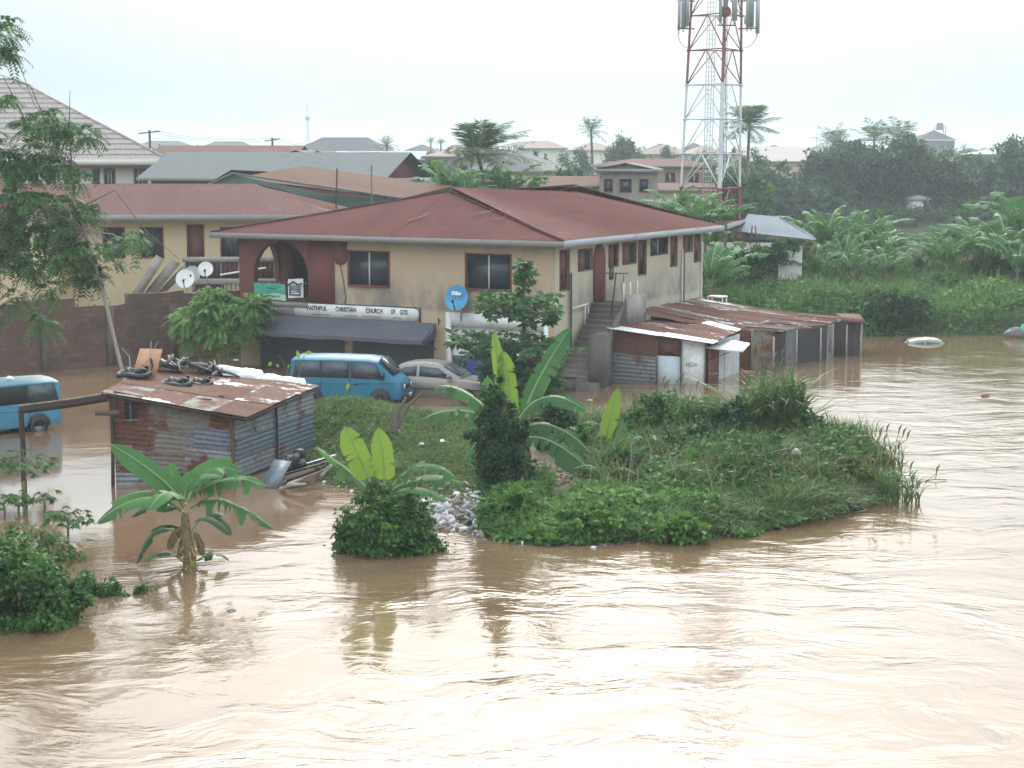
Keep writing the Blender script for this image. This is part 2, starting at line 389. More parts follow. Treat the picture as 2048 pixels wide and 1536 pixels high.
# --- flood water
def water_material():
    m, n, l, b = new_mat('flood_water')
    tcn = n.new('ShaderNodeTexCoord'); P = tcn.outputs['Object']
    # slow swirls bend the ripples
    w = noise(n, l, .11, 3, vec=P)
    ws = n.new('ShaderNodeVectorMath'); ws.operation = 'SCALE'; ws.inputs['Scale'].default_value = 7.0
    l.new(w.outputs['Color'], ws.inputs[0])
    wp = n.new('ShaderNodeVectorMath'); wp.operation = 'ADD'; l.new(P, wp.inputs[0]); l.new(ws.outputs[0], wp.inputs[1])
    big = noise(n, l, .55, 4, vec=wp.outputs[0], mscale=(.55, 1, 1), rough=.55)
    mid = noise(n, l, 1.7, 5, vec=wp.outputs[0], mscale=(.5, 1, 1), rough=.6)
    fine = noise(n, l, 6.5, 3, vec=wp.outputs[0], mscale=(.6, 1, 1), rough=.6)
    # ridged ripples: |noise - .5|
    def ridge(src):
        s = n.new('ShaderNodeMath'); s.operation = 'SUBTRACT'; l.new(src, s.inputs[0]); s.inputs[1].default_value = .5
        a = n.new('ShaderNodeMath'); a.operation = 'ABSOLUTE'; l.new(s.outputs[0], a.inputs[0]); return a.outputs[0]
    def lin(terms):
        out = None
        for src, k in terms:
            q = n.new('ShaderNodeMath'); q.operation = 'MULTIPLY_ADD'; l.new(src, q.inputs[0]); q.inputs[1].default_value = k
            if out is not None: l.new(out, q.inputs[2])
            else: q.inputs[2].default_value = 0
            out = q.outputs[0]
        return out
    h = lin([(big.outputs[0], 1.0), (ridge(mid.outputs[0]), -.17), (mid.outputs[0], .20), (fine.outputs[0], .035)])
    # current is strong in the open river, slack in the flooded yards behind the bank
    sep = n.new('ShaderNodeSeparateXYZ'); l.new(P, sep.inputs[0])
    slack = n.new('ShaderNodeMapRange'); slack.interpolation_type = 'SMOOTHSTEP'
    cx = n.new('ShaderNodeMath'); cx.operation = 'MULTIPLY_ADD'; l.new(sep.outputs['X'], cx.inputs[0]); cx.inputs[1].default_value = -1.5; l.new(sep.outputs['Y'], cx.inputs[2])
    l.new(cx.outputs[0], slack.inputs[0]); slack.inputs[1].default_value = 34; slack.inputs[2].default_value = 62
    slack.inputs[3].default_value = 1.0; slack.inputs[4].default_value = .13
    patch = noise(n, l, .16, 3, vec=P, mscale=(1, 1.6, 1))
    pm = n.new('ShaderNodeMapRange'); pm.inputs[1].default_value = .36; pm.inputs[2].default_value = .66; pm.inputs[3].default_value = .28; pm.inputs[4].default_value = 1.0
    l.new(patch.outputs[0], pm.inputs[0])
    st = n.new('ShaderNodeMath'); st.operation = 'MULTIPLY'; l.new(slack.outputs[0], st.inputs[0]); l.new(pm.outputs[0], st.inputs[1])
    s2 = n.new('ShaderNodeMath'); s2.operation = 'MULTIPLY'; l.new(st.outputs[0], s2.inputs[0]); s2.inputs[1].default_value = .44
    bp = n.new('ShaderNodeBump'); bp.inputs['Distance'].default_value = .30
    l.new(s2.outputs[0], bp.inputs['Strength']); l.new(h, bp.inputs['Height']); l.new(bp.outputs[0], b.inputs['Normal'])
    silt = noise(n, l, .25, 6, vec=wp.outputs[0])
    c = rampn(n, l, silt.outputs[0], [(.3, (.150, .094, .052)), (.7, (.205, .132, .078))])
    l.new(c.outputs[0], b.inputs['Base Color'])
    b.inputs['Roughness'].default_value = .07
    b.inputs['IOR'].default_value = 1.6
    b.inputs['Specular IOR Level'].default_value = .5
    return m
M['water'] = water_material()
wv = []
mb = MB()
mb.quad((-900, 2, 0), (900, 2, 0), (900, 900, 0), (-900, 900, 0))
tag(mb.build('water', M['water']), 'brown flood water covering the river, yards and street', kind='structure')

# --- the land: one sheet, from the river bed up to dry ground and out to the horizon
def ground_h(x, y):
    x = np.asarray(x, float); y = np.asarray(y, float)
    n = vnoise(x, y, 9, 3) * .5 + vnoise(x, y, 3.3, 5) * .25
    shore = 88.3 + (x - 21) * .16 + vnoise(x, y, 5, 9) * 1.2
    right = smooth(0, 3.0, y - shore) * smooth(11.5, 15, x - (y - 88) * .02)
    left = smooth(86, 93, y + x * .0) * (1 - smooth(2, 6, x))
    back = smooth(93, 100, y)
    land = np.maximum(np.maximum(right, left), back)
    z = -1.0 + land * (1.35 + n * .5)
    far = smooth(110, 420, y)
    z = z + far * 3.0 + smooth(400, 1500, y) * 2.0
    inlet = smooth(119, 123, y + vnoise(x, y, 12, 4) * 5) * (1 - smooth(208, 214, y)) * smooth(15, 20, x - (y - 118) * .1)
    return z * (1 - inlet) + (-1.0) * inlet
yy = np.concatenate([np.arange(-5, 80, 8), np.arange(80, 160, 1.5), np.arange(160, 240, 3), np.geomspace(240, 2200, 34)])
xx = np.concatenate([-np.geomspace(1400, 62, 24), np.arange(-60, 101, 2.0), np.geomspace(102, 1400, 26)])
X, Y = np.meshgrid(xx, yy, indexing='ij')
def earth_material(name, soil, green, amt):
    m, n, l, b = new_mat(name)
    t = noise(n, l, .6, 8, rough=.7); t2 = noise(n, l, 7, 6)
    f = n.new('ShaderNodeMapRange'); f.inputs[1].default_value = .55 - amt * .3; f.inputs[2].default_value = .65 - amt * .3
    l.new(t.outputs[0], f.inputs[0])
    a = rampn(n, l, t2.outputs[0], [(.3, tuple(k * .6 for k in soil)), (.7, tuple(k * 1.3 for k in soil))])
    g = rampn(n, l, t2.outputs[0], [(.3, tuple(k * .5 for k in green)), (.7, tuple(k * 1.5 for k in green))])
    l.new(mixc(n, l, f.outputs[0], a.outputs[0], g.outputs[0]), b.inputs['Base Color'])
    b.inputs['Roughness'].default_value = .95; bump(n, l, b, t2.outputs[0], .6, .05)
    return m
M['ground'] = earth_material('ground_green', (.12, .08, .05), (.04, .07, .025), .9)
M['bank'] = earth_material('bank_earth', (.15, .10, .065), (.05, .08, .025), .35)
g = MB(); g.grid(np.stack([X, Y, ground_h(X, Y)], -1))
tag(g.build('ground', M['ground'], smooth=True), 'green land beyond the flood reaching to the horizon', kind='structure')

# --- the overgrown bank in the middle of the flood
shore_px = [(655,965),(720,990),(790,1015),(830,1042),(900,1052),(1000,1072),(1100,1086),(1250,1086),(1400,1072),(1560,1048),(1690,1022),
            (1790,975),(1800,925),(1700,880),(1560,852),(1400,846),(1240,840),(1060,836),(960,836),(850,826),(700,815),(570,818),(560,850),(600,900),(630,940)]
SHORE = np.array([at(px, py)[:2] for px, py in shore_px])
def inside_dist(x, y, poly):
    x = np.asarray(x, float); y = np.asarray(y, float)
    d = np.full(x.shape, 1e9); ins = np.zeros(x.shape, bool)
    for i in range(len(poly)):
        a = poly[i]; b = poly[(i + 1) % len(poly)]
        e = b - a; t = np.clip(((x - a[0]) * e[0] + (y - a[1]) * e[1]) / (e @ e), 0, 1)
        d = np.minimum(d, np.hypot(x - a[0] - t * e[0], y - a[1] - t * e[1]))
        c = ((a[1] > y) != (b[1] > y)) & (x < (b[0] - a[0]) * (y - a[1]) / (b[1] - a[1] + 1e-12) + a[0])
        ins ^= c
    return np.where(ins, d, -d)
MOUND = at(655, 800, 1.2)[:2]
def bank_h(x, y):
    d = inside_dist(x, y, SHORE) + .7 * (vnoise(x, y, 1.1, 61) - .5) + .3 * (vnoise(x, y, .4, 62) - .5)
    z = np.where(d > 0, .5 * (1 - np.exp(-d / 1.3)), np.maximum(d * .6, -1.2))
    z = z + np.where(d > 0, 1, 0) * smooth(0, 2.0, d) * (.72 * np.exp(-(((x - MOUND[0]) / 3.0) ** 2 + ((y - MOUND[1]) / 3.2) ** 2))
        + .25 * vnoise(x, y, 2.2, 2) - .1)
    z = z + .06 * (vnoise(x, y, .6, 8) - .5) - .25 * smooth(0, 1, d) * smooth(54, 60, y) * smooth(-7, -3, x)
    return z
bx = np.arange(-11, 15, .3); by = np.arange(39.5, 67, .3)
X, Y = np.meshgrid(bx, by, indexing='ij')
g = MB(); g.grid(np.stack([X, Y, bank_h(X, Y) - .0], -1))
tag(g.build('river_bank', M['bank'], smooth=True), 'earth bank standing out of the flood under weeds and creepers', kind='structure')
# ================================================================== BUILDERS: walls, windows, roofs
def wall(mb, o, ang, L, z0, z1, holes=(), t=.2):
    """outside face of a wall from point o along direction ang, with rectangular openings (u0,u1,z0,z1) and their reveals"""
    ux = V3(math.cos(ang), math.sin(ang), 0); inn = V3(-math.sin(ang), math.cos(ang), 0); o = V3(o[0], o[1], 0)
    us = sorted({0, L, *[h[0] for h in holes], *[h[1] for h in holes]}); zs = sorted({z0, z1, *[h[2] for h in holes], *[h[3] for h in holes]})
    P = lambda u, z, k=0: o + ux * u + inn * k + V3(0, 0, z)
    for i in range(len(us) - 1):
        for j in range(len(zs) - 1):
            uc = (us[i] + us[i+1]) / 2; zc = (zs[j] + zs[j+1]) / 2
            if any(h[0] < uc < h[1] and h[2] < zc < h[3] for h in holes): continue
            mb.quad(P(us[i], zs[j]), P(us[i+1], zs[j]), P(us[i+1], zs[j+1]), P(us[i], zs[j+1]))
    for a, b, c, d in holes:
        mb.quad(P(a, c), P(b, c), P(b, c, t), P(a, c, t)); mb.quad(P(a, d, t), P(b, d, t), P(b, d), P(a, d))
        mb.quad(P(a, c), P(a, c, t), P(a, d, t), P(a, d)); mb.quad(P(b, c, t), P(b, c), P(b, d), P(b, d, t))
    return mb

def window(parent, o, ang, u0, u1, z0, z1, frame='brown', pane='dark_glass', fw=.07, depth=.12, mull=1, proud=.03, name='window', sill=False, label=None, mullmat=None):
    ux = V3(math.cos(ang), math.sin(ang), 0); inn = V3(-math.sin(ang), math.cos(ang), 0); o = V3(o[0], o[1], 0)
    P = lambda u, z, k: o + ux * u + inn * k + V3(0, 0, z)
    def bx(mb, ua, ub, za, zb, ka, kb):
        v = [P(ua, za, ka), P(ub, za, ka), P(ub, za, kb), P(ua, za, kb), P(ua, zb, ka), P(ub, zb, ka), P(ub, zb, kb), P(ua, zb, kb)]
        mb.add(v, [(0,3,2,1),(4,5,6,7),(0,1,5,4),(1,2,6,5),(2,3,7,6),(3,0,4,7)])
    f = MB()
    bx(f, u0 - fw, u0, z0 - fw, z1 + fw, -proud, depth); bx(f, u1, u1 + fw, z0 - fw, z1 + fw, -proud, depth)
    bx(f, u0, u1, z1, z1 + fw, -proud, depth); bx(f, u0, u1, z0 - fw, z0, -proud - (.08 if sill else 0), depth)
    w = f.build(name, M[frame], parent)
    p = MB(); bx(p, u0, u1, z0, z1, depth - .03, depth)
    p.build('pane', M[pane], w)
    if mull:
        mm = MB()
        for k in range(mull):
            u = u0 + (u1 - u0) * (k + 1) / (mull + 1); bx(mm, u - .025, u + .025, z0, z1, depth - .075, depth - .035)
        mm.build('mullion', M[mullmat or 'white'], w)
    if label: w['label'] = label
    return w

def corr(parent, name, q, along=0, pitch=.13, amp=.018, mat='tin_grey', per=3, rows=2, tilt=0, thick=True):
    """corrugated sheet on the quad q = 4 corners in order; the waves run across direction `along` (0: q0->q1)"""
    q = [np.array(p, float) for p in q]
    if along: q = [q[1], q[2], q[3], q[0]]
    L = (np.linalg.norm(q[1] - q[0]) + np.linalg.norm(q[2] - q[3])) / 2
    n = max(4, int(L / pitch * per)) + 1
    s = np.linspace(0, 1, n)[:, None, None]; t = np.linspace(0, 1, rows)[None, :, None]
    P = (q[0] * (1 - s) + q[1] * s) * (1 - t) + (q[3] * (1 - s) + q[2] * s) * t
    nm = norm(np.cross(q[1] - q[0], q[3] - q[0]))
    P = P + nm * (np.sin(s * L / pitch * 2 * math.pi) * amp + tilt * s)
    mb = MB(); mb.grid(P)
    if thick: mb.grid(P[::-1] - nm * .004)
    return mb.build(name, M[mat] if isinstance(mat, str) else mat, parent, smooth=False)

def sheet_wall(parent, name, a, b, z0, z1, cols, rowsn, mats, along=1, jit=.03, pitch=.13, seed=1, amp=.018):
    """a tin wall between ground points a and b made of overlapping sheets; z0,z1 = (left,right) heights"""
    rg = random.Random(seed); a = V3(*a[:2], 0); b = V3(*b[:2], 0)
    out = norm(np.cross(b - a, V3(0, 0, 1)))
    k = 0
    for i in range(cols):
        for j in range(rowsn):
            u0, u1 = i / cols, (i + 1) / cols + (.02 if i < cols - 1 else 0); v0, v1 = j / rowsn, (j + 1) / rowsn + (.03 if j < rowsn - 1 else 0)
            def Q(u, v):
                zb = z0[0] * (1 - u) + z0[1] * u; zt = z1[0] * (1 - u) + z1[1] * u
                return a * (1 - u) + b * u + V3(0, 0, zb + (zt - zb) * v) + out * ((i % 2) * .012 + (j % 2) * .016 + rg.uniform(0, .01))
            corr(parent, name, [Q(u0, v0), Q(u1, v0), Q(u1, v1), Q(u0, v1)], along, pitch, amp, mats[k % len(mats)]); k += 1

def roof_poly(parent, name, pts, mat, pitch=.16, amp=.015, up=None, t=.03, fine=True):
    """roof slope on a planar polygon (first edge = eave), ribs running up the slope, clipped to the outline, with a thin underside"""
    pts = [np.array(p, float) for p in pts]
    e = norm(pts[1] - pts[0]); n = np.zeros(3)
    for i in range(len(pts)): n = n + np.cross(pts[i], pts[(i + 1) % len(pts)])
    n = norm(n); u = np.cross(n, e)
    o = pts[0]; q = [(float((p - o) @ e), float((p - o) @ u)) for p in pts]
    us = np.array([a for a, b in q]); L0, L1 = us.min(), us.max()
    cnt = int((L1 - L0) / pitch * 3) if fine else 24
    S = np.unique(np.concatenate([np.linspace(L0, L1, max(cnt, 4)), us]))
    lo, hi = [], []
    for s in S:
        vs = []
        for i in range(len(q)):
            (a, b), (c, d) = q[i], q[(i + 1) % len(q)]
            if abs(c - a) < 1e-9:
                if abs(s - a) < 1e-6: vs += [b, d]
            elif min(a, c) - 1e-6 <= s <= max(a, c) + 1e-6: vs.append(b + (d - b) * (s - a) / (c - a))
        lo.append(min(vs)); hi.append(max(vs))
    lo = np.array(lo); hi = np.array(hi)
    rows = 5
    T = np.linspace(0, 1, rows)[None, :]
    W = lo[:, None] * (1 - T) + hi[:, None] * T
    P = o + S[:, None, None] * e + W[:, :, None] * u
    wav = np.sin(S / pitch * 2 * math.pi) * amp if fine else np.zeros(len(S))
    sag = (vnoise(S[:, None] + 3, W, 1.7, 3) - .5) * .03 if fine else np.zeros((len(S), rows))
    P = P + n * (wav[:, None] + sag)[:, :, None]
    mb = MB(); mb.grid(P); mb.grid(P[::-1] - n * (t + amp * 2))
    return mb.build(name, M[mat], parent)

def hip_roof(parent, x0, x1, y0, y1, ze, ra, rb, mat, fine=True, hips=(1, 1, 1, 1), soffit=True, fas='fascia', fh=.2, ridge_cap=None):
    """hip (or gable where ra/rb lie on the edge) roof; ridge from ra to rb (x,y,z)"""
    A, B, C, D = V3(x0, y0, ze), V3(x1, y0, ze), V3(x1, y1, ze), V3(x0, y1, ze); ra = V3(*ra); rb = V3(*rb)
    if abs(rb[0] - ra[0]) > abs(rb[1] - ra[1]):      # ridge along x
        sl = [[A, B, rb, ra], [B, C, rb], [C, D, ra, rb], [D, A, ra]]
    else:                                            # ridge along y (ra front)
        sl = [[A, B, ra], [B, C, rb, ra], [C, D, rb], [D, A, ra, rb]]
    for k, s in enumerate(sl):
        if hips[k]: roof_poly(parent, 'roof', s, mat, fine=fine)
    if fas:
        f = MB(); t = .03
        f.box2((x0 - t, y0 - t, ze - fh), (x1 + t, y0, ze + .02)); f.box2((x0 - t, y1, ze - fh), (x1 + t, y1 + t, ze + .02))
        f.box2((x0 - t, y0, ze - fh), (x0, y1, ze + .02)); f.box2((x1, y0, ze - fh), (x1 + t, y1, ze + .02))
        f.build('fascia', M[fas], parent)
    if soffit:
        f = MB(); f.quad((x0, y0, ze - fh * .7), (x0, y1, ze - fh * .7), (x1, y1, ze - fh * .7), (x1, y0, ze - fh * .7)); f.build('soffit', M['fascia'], parent)

def house(name, label, cat, loc, rz, w, d, zt, roof, ov=.6, rise=2, axis='x', wallm='cream', roofm='roof_grey', wins=(), hip=True, fas='fascia', fine=False, group=None, frame='brown', gablem=None, hipin=None):
    """simple building; origin at the middle of its front wall on the ground; wins = (side, u, z, w, h)"""
    t = thing(name, label, cat, loc, rz, group)
    W, D = w / 2, d
    sides = {'f': ((-W, 0), 0, w), 'r': ((W, 0), math.pi / 2, D), 'b': ((W, D), math.pi, w), 'l': ((-W, D), -math.pi / 2, D)}
    mb = MB()
    for k, (o, a, L) in sides.items():
        hs = [(u, u + ww, z, z + hh) for s, u, z, ww, hh in wins if s == k]
        wall(mb, o, a, L, -1.5, zt, hs, .15)
    x0, x1, y0, y1 = -W - ov, W + ov, -ov, D + ov
    if axis == 'x':
        i = (min((y1 - y0) / 2, (x1 - x0) / 2 - .2) if hipin is None else hipin) if hip else 0
        ra, rb = (x0 + i, D / 2, zt + rise), (x1 - i, D / 2, zt + rise); hp = (1, hip, 1, hip)
        if not hip:
            for s, X in ((1, W), (-1, -W)):
                g_ = [(X, 0, zt), (X, D, zt), (X, D / 2, zt + rise * (D / 2) / (D / 2 + ov))]
                if gablem:
                    gg = MB(); gg.poly_prism(g_, (-.05 * s, 0, 0)); gg.build('gable', M[gablem], t)
                else: mb.add(g_, [(0, 1, 2)] if s > 0 else [(0, 2, 1)])
    else:
        i = (min((x1 - x0) / 2, (y1 - y0) / 2 - .2) if hipin is None else hipin) if hip else 0
        ra, rb = (0, y0 + i, zt + rise), (0, y1 - i, zt + rise); hp = (hip, 1, hip, 1)
        if not hip:
            for s, Yv in ((-1, 0), (1, D)):
                g_ = [(-W, Yv, zt), (W, Yv, zt), (0, Yv, zt + rise * W / (W + ov))]
                if gablem:
                    gg = MB(); gg.poly_prism(g_, (0, -.05 * s, 0)); gg.build('gable', M[gablem], t)
                else: mb.add(g_, [(0, 1, 2)] if s < 0 else [(0, 2, 1)])
    mb.build('wall', M[wallm], t)
    hip_roof(t, x0, x1, y0, y1, zt, ra, rb, roofm, fine, hp, fas=fas, soffit=True)
    for s, u, z, ww, hh in wins:
        o, a, L = sides[s]
        window(t, o, a, u, u + ww, z, z + hh, frame=frame, mull=1 if ww > .7 else 0, fw=.06)
    return t

# ------------------------------------------------------------------ vegetation primitives
def leaves(mb, C, D, N, L, W, var, fold=.15):
    """one folded diamond per leaf: centre-base C, direction D, face normal N"""
    D = norm(D); S = norm(np.cross(D, N)); N = np.cross(S, D)
    L = np.broadcast_to(L, (len(C),))[:, None]; W = np.broadcast_to(W, (len(C),))[:, None]
    a = C; b = C + D * L * .42 + S * W / 2 + N * W * fold; c = C + D * L; d = C + D * L * .42 - S * W / 2 + N * W * fold
    v = np.stack([a, b, c, d], 1).reshape(-1, 3)
    i = np.arange(len(C))[:, None] * 4 + np.arange(4)[None, :]
    mb.add(v, i, np.repeat(np.broadcast_to(var, (len(C),)), 4))
def rnd_dir(rg, n): return norm(rg.normal(size=(n, 3)))
def crown(mb, rg, lobes, n, L, W, shell=.75, droop=.3, flat=.5, clump=0.0):
    """leaves spread through ellipsoid lobes (x,y,z,rx,ry,rz); denser near the surface, in clumps"""
    lobes = np.array(lobes, float); w = (lobes[:, 3] * lobes[:, 4] * lobes[:, 5]) ** .66; w /= w.sum()
    k = rg.choice(len(lobes), n, p=w)
    if clump:                               # gather leaves round sub-centres so that gaps open up
        m = max(6, int(n / clump)); kc = rg.choice(len(lobes), m, p=w)
        dc = rnd_dir(rg, m); rc = rg.uniform(.55, 1.0, m)[:, None]
        cc = lobes[kc, :3] + dc * rc * lobes[kc, 3:]
        s = rg.integers(0, m, n); sig = (lobes[kc, 3:] * .13)[s]
        P = cc[s] + rg.normal(size=(n, 3)) * sig; d = norm(dc[s] + rg.normal(size=(n, 3)) * .5)
        var = np.clip(.5 + rg.normal(size=m)[s] * .22 + rg.normal(size=n) * .18, 0, 1)
    else:
        d = rnd_dir(rg, n); r = (1 - (1 - shell) * rg.random(n) ** 1.0)[:, None]
        P = lobes[k, :3] + d * r * lobes[k, 3:]; var = np.clip(.45 + rg.normal(size=n) * .2, 0, 1)
    D = norm(d * .6 + rnd_dir(rg, n) * .7 - V3(0, 0, droop)); N = norm(rnd_dir(rg, n) * (1 - flat) + V3(0, 0, 1) * flat + d * .3)
    leaves(mb, P, D, N, L * rg.uniform(.7, 1.3, n), W * rg.uniform(.7, 1.3, n), var)
def sprays(mb, rg, C, n_per, rlen, ll, lw, droop=.6, out=None):
    """compound leaves: a drooping rachis with leaflets on both sides, n_per leaflets each side"""
    n = len(C); d = rnd_dir(rg, n); d[:, 2] = np.abs(d[:, 2]) * .5; d = norm(d if out is None else d * .6 + out)
    s = np.linspace(.15, 1, n_per)[None, :, None]
    ln = (rlen * rg.uniform(.7, 1.3, n))[:, None, None]
    P = C[:, None, :] + d[:, None, :] * ln * s - V3(0, 0, 1) * (s ** 2) * ln * droop
    T = norm(d[:, None, :] - V3(0, 0, 1) * 2 * s * droop)
    side = norm(np.cross(T, V3(0, 0, 1)[None, None, :] + 1e-3)); up = np.cross(side, T)
    va = np.clip(.5 + rg.normal(size=n) * .2, 0, 1)
    for sg in (-1, 1):
        D = norm(side * sg + T * .5 - V3(0, 0, .35)); 
        leaves(mb, P.reshape(-1, 3), D.reshape(-1, 3), up.reshape(-1, 3), ll * rg.uniform(.8, 1.2, n * n_per), lw, np.repeat(va, n_per))
def blades(mb, rg, P, H, W, lean=.5, var=None, seg=3):
    """grass blades: bent tapering strips rising from P"""
    n = len(P); a = rg.uniform(0, 2 * math.pi, n); o = np.stack([np.cos(a), np.sin(a), 0 * a], 1)
    H = np.broadcast_to(H, (n,)) * rg.uniform(.6, 1.25, n); ln = lean * rg.uniform(.2, 1.6, n)
    b = a + rg.uniform(.6, 2.4, n); s = np.stack([np.cos(b), np.sin(b), 0 * b], 1) * (W / 2) * rg.uniform(.7, 1.3, n)[:, None]
    va = np.clip(.5 + rg.normal(size=n) * .22, 0, 1) if var is None else var
    rows = []
    for i in range(seg + 1):
        t = i / seg; c = P + o * (H * ln * t ** 2)[:, None] + V3(0, 0, 1) * (H * (t - .28 * ln * t ** 3))[:, None]; k = (1 - t) ** .6 + .03
        rows += [c - s * k, c + s * k]
    v = np.stack(rows, 1)                    # n, 2*(seg+1), 3
    m = 2 * (seg + 1); base = (np.arange(n) * m)[:, None]
    f = np.concatenate([base + np.array([2*i, 2*i+1, 2*i+3, 2*i+2]) for i in range(seg)], 0)
    mb.add(v.reshape(-1, 3), f, np.repeat(va, m))
def branch(mb, rg, a, b, r0, r1, wob=.08, n=6, k=6):
    a = np.array(a, float); b = np.array(b, float); t = np.linspace(0, 1, n)[:, None]
    P = a + (b - a) * t + rg.normal(size=(n, 3)) * wob * np.linalg.norm(b - a) * np.sin(t * math.pi) * .5
    mb.tube(P, np.linspace(r0, r1, n), k); return P

def bez(p0, p1, p2, n):
    t = np.linspace(0, 1, n)[:, None]; return (1 - t) ** 2 * p0 + 2 * t * (1 - t) * p1 + t * t * p2
def banana_leaf(parent, p0, p1, p2, width, mat='banana', tears=6, vee=.25, up=(0, 0, 1), rg=None, start=.12, n=26, flop=.0, name='leaf', var=.5):
    """one banana leaf: midrib on a curve, blade torn across from edge to rib in places"""
    rg = rg or np.random.default_rng(int(abs(p2[0] * 1000 + p2[2] * 77)) % 99999)
    C = bez(np.array(p0, float), np.array(p1, float), np.array(p2, float), n); T = norm(np.gradient(C, axis=0))
    upv = np.array(up, float); S = norm(np.cross(T, upv)); N = np.cross(S, T)
    L = np.linalg.norm(np.diff(C, axis=0), axis=1).sum()
    mb = MB(); s = np.linspace(0, 1, n)
    shape = np.clip((s - start) / .12, 0, 1) ** .6 * np.clip((1 - s) / .22, 0, 1) ** .55
    for sg in (-1, 1):
        cut = set(rg.choice(np.arange(5, n - 3), min(tears, n - 10), replace=False)) if tears else set()
        strips = []; cur = []; tilt = rg.normal() * .1
        i0 = int(start * (n - 1))
        for i in range(i0, n):
            cur.append((i, tilt))
            if i in cut:
                strips.append(cur); tilt = rg.normal() * .35 - flop * rg.random(); cur = [(i, tilt)]
        strips.append(cur)
        for st in strips:
            if len(st) < 2: continue
            rows = []
            m = len(st)
            for j, (i, tl) in enumerate(st):
                w = width / 2 * shape[i] * (1 if m < 3 else 1)
                sh = 0.0
                if 0 < len(cut): sh = (.02 if j == 0 else -.02 if j == m - 1 else 0) * L
                mid = C[i] + S[i] * sg * w * .5 + N[i] * w * (vee + tl) * .5
                edge = C[i] + S[i] * sg * w + N[i] * w * (vee * .5 + tl) - V3(0, 0, 1) * w * (.25 + flop) + T[i] * (sh + w * .12)
                rows.append([C[i], mid, edge])
            mb.grid(np.array(rows))
    mb.var = [np.clip(var + rg.normal() * .08, 0, 1) * np.ones(len(v)) for v in mb.v]
    lf = mb.build(name, M[mat], parent, smooth=True)
    r = MB(); r.tube(C, np.linspace(.028, .006, n) * max(.6, min(1.5, L / 1.6)), 5); r.build('midrib', M['rib'], lf)
    return lf
def banana_plant(name, label, loc, h=1.6, n=8, L=1.6, W=.42, rg=None, mat='banana', group=None, lean=(0, 0), young=1, tears=7, elr=(.35, 1.3)):
    rg = rg or np.random.default_rng(1)
    t = thing(name, label, 'banana plant', loc, 0, group)
    st = MB(); top = V3(lean[0], lean[1], h); st.tube(bez(V3(0, 0, -.3), V3(lean[0] * .3, lean[1] * .3, h * .5), top, 6), np.linspace(.12, .07, 6), 8); st.build('stem', M['stem'], t, smooth=True)
    for i in range(n):
        a = i * 2.4 + rg.uniform(-.3, .3); el = rg.uniform(*elr); l = L * rg.uniform(.75, 1.15)
        o = V3(math.cos(a), math.sin(a), 0)
        p1 = top + o * l * .45 * math.cos(el) + V3(0, 0, l * .62 * math.sin(el) + .1)
        p2 = top + o * l * (.55 + .4 * math.cos(el)) + V3(0, 0, l * (.92 * math.sin(el) - (.45 if elr[0] < .5 else .22)))
        banana_leaf(t, top - V3(0, 0, .1), p1, p2, W * rg.uniform(.8, 1.15), mat, tears=tears, rg=rg, n=20, flop=.2, var=rg.uniform(.3, .75))
    for i in range(young):
        a = rg.uniform(0, 6.28); banana_leaf(t, top, top + V3(.03, 0, L * .5), top + V3(math.cos(a) * .2, math.sin(a) * .2, L * .95), W * .8, mat, tears=1, up=(math.cos(a), math.sin(a), .2), rg=rg, n=20, var=.9)
    return t
def palm(name, label, loc, h, L=2.6, n=18, rg=None, lean=(0, 0), group=None, r=.16, leaflets=22, wind=(0, 0), up=.6):
    rg = rg or np.random.default_rng(3)
    t = thing(name, label, 'palm tree', loc, 0, group)
    top = V3(lean[0], lean[1], h); mb = MB(); mb.tube(bez(V3(0, 0, -.5), V3(lean[0] * .1, lean[1] * .1, h * .6), top, 9), np.linspace(r, r * .6, 9), 7); mb.build('trunk', M['bark'], t, smooth=True)
    for i in range(n):
        a = i * 2.399 + rg.uniform(-.2, .2); el = 1.42 - (2.5 - up) * (i / n) ** 1.15 + rg.uniform(-.15, .15); l = L * rg.uniform(.8, 1.1)
        o = V3(math.cos(a), math.sin(a), 0)
        d = o * math.cos(el) + V3(0, 0, math.sin(el))
        C = bez(top, top + d * l * .55, top + d * l * .75 + o * l * .15 + V3(wind[0], wind[1], 0) * l - V3(0, 0, l * (.05 + .22 * rg.random()) * (.4 + math.cos(el))), 12)
        f = MB(); f.tube(C, np.linspace(.035, .01, 12), 4)
        T = norm(np.gradient(C, axis=0)); S = norm(np.cross(T, V3(0, 0, 1))); N = np.cross(S, T)
        k = np.linspace(1.5, 11, leaflets); i0 = np.floor(k).astype(int).clip(0, 10); fr = (k - i0)[:, None]
        P = C[i0] * (1 - fr) + C[i0 + 1] * fr
        ll = L * .36 * np.sin(np.clip((k / 11), .12, .97) * math.pi) ** .5
        for sg in (-1, 1):
            D = norm(S[i0] * sg + T[i0] * .6 - V3(0, 0, .3) + rg.normal(size=(leaflets, 3)) * .12)
            leaves(f, P, D, N[i0], ll, L * .021, np.full(leaflets, rg.uniform(.25, .8)), fold=.05)
        f.build('frond', M['palm_leaf'], t)
    return t
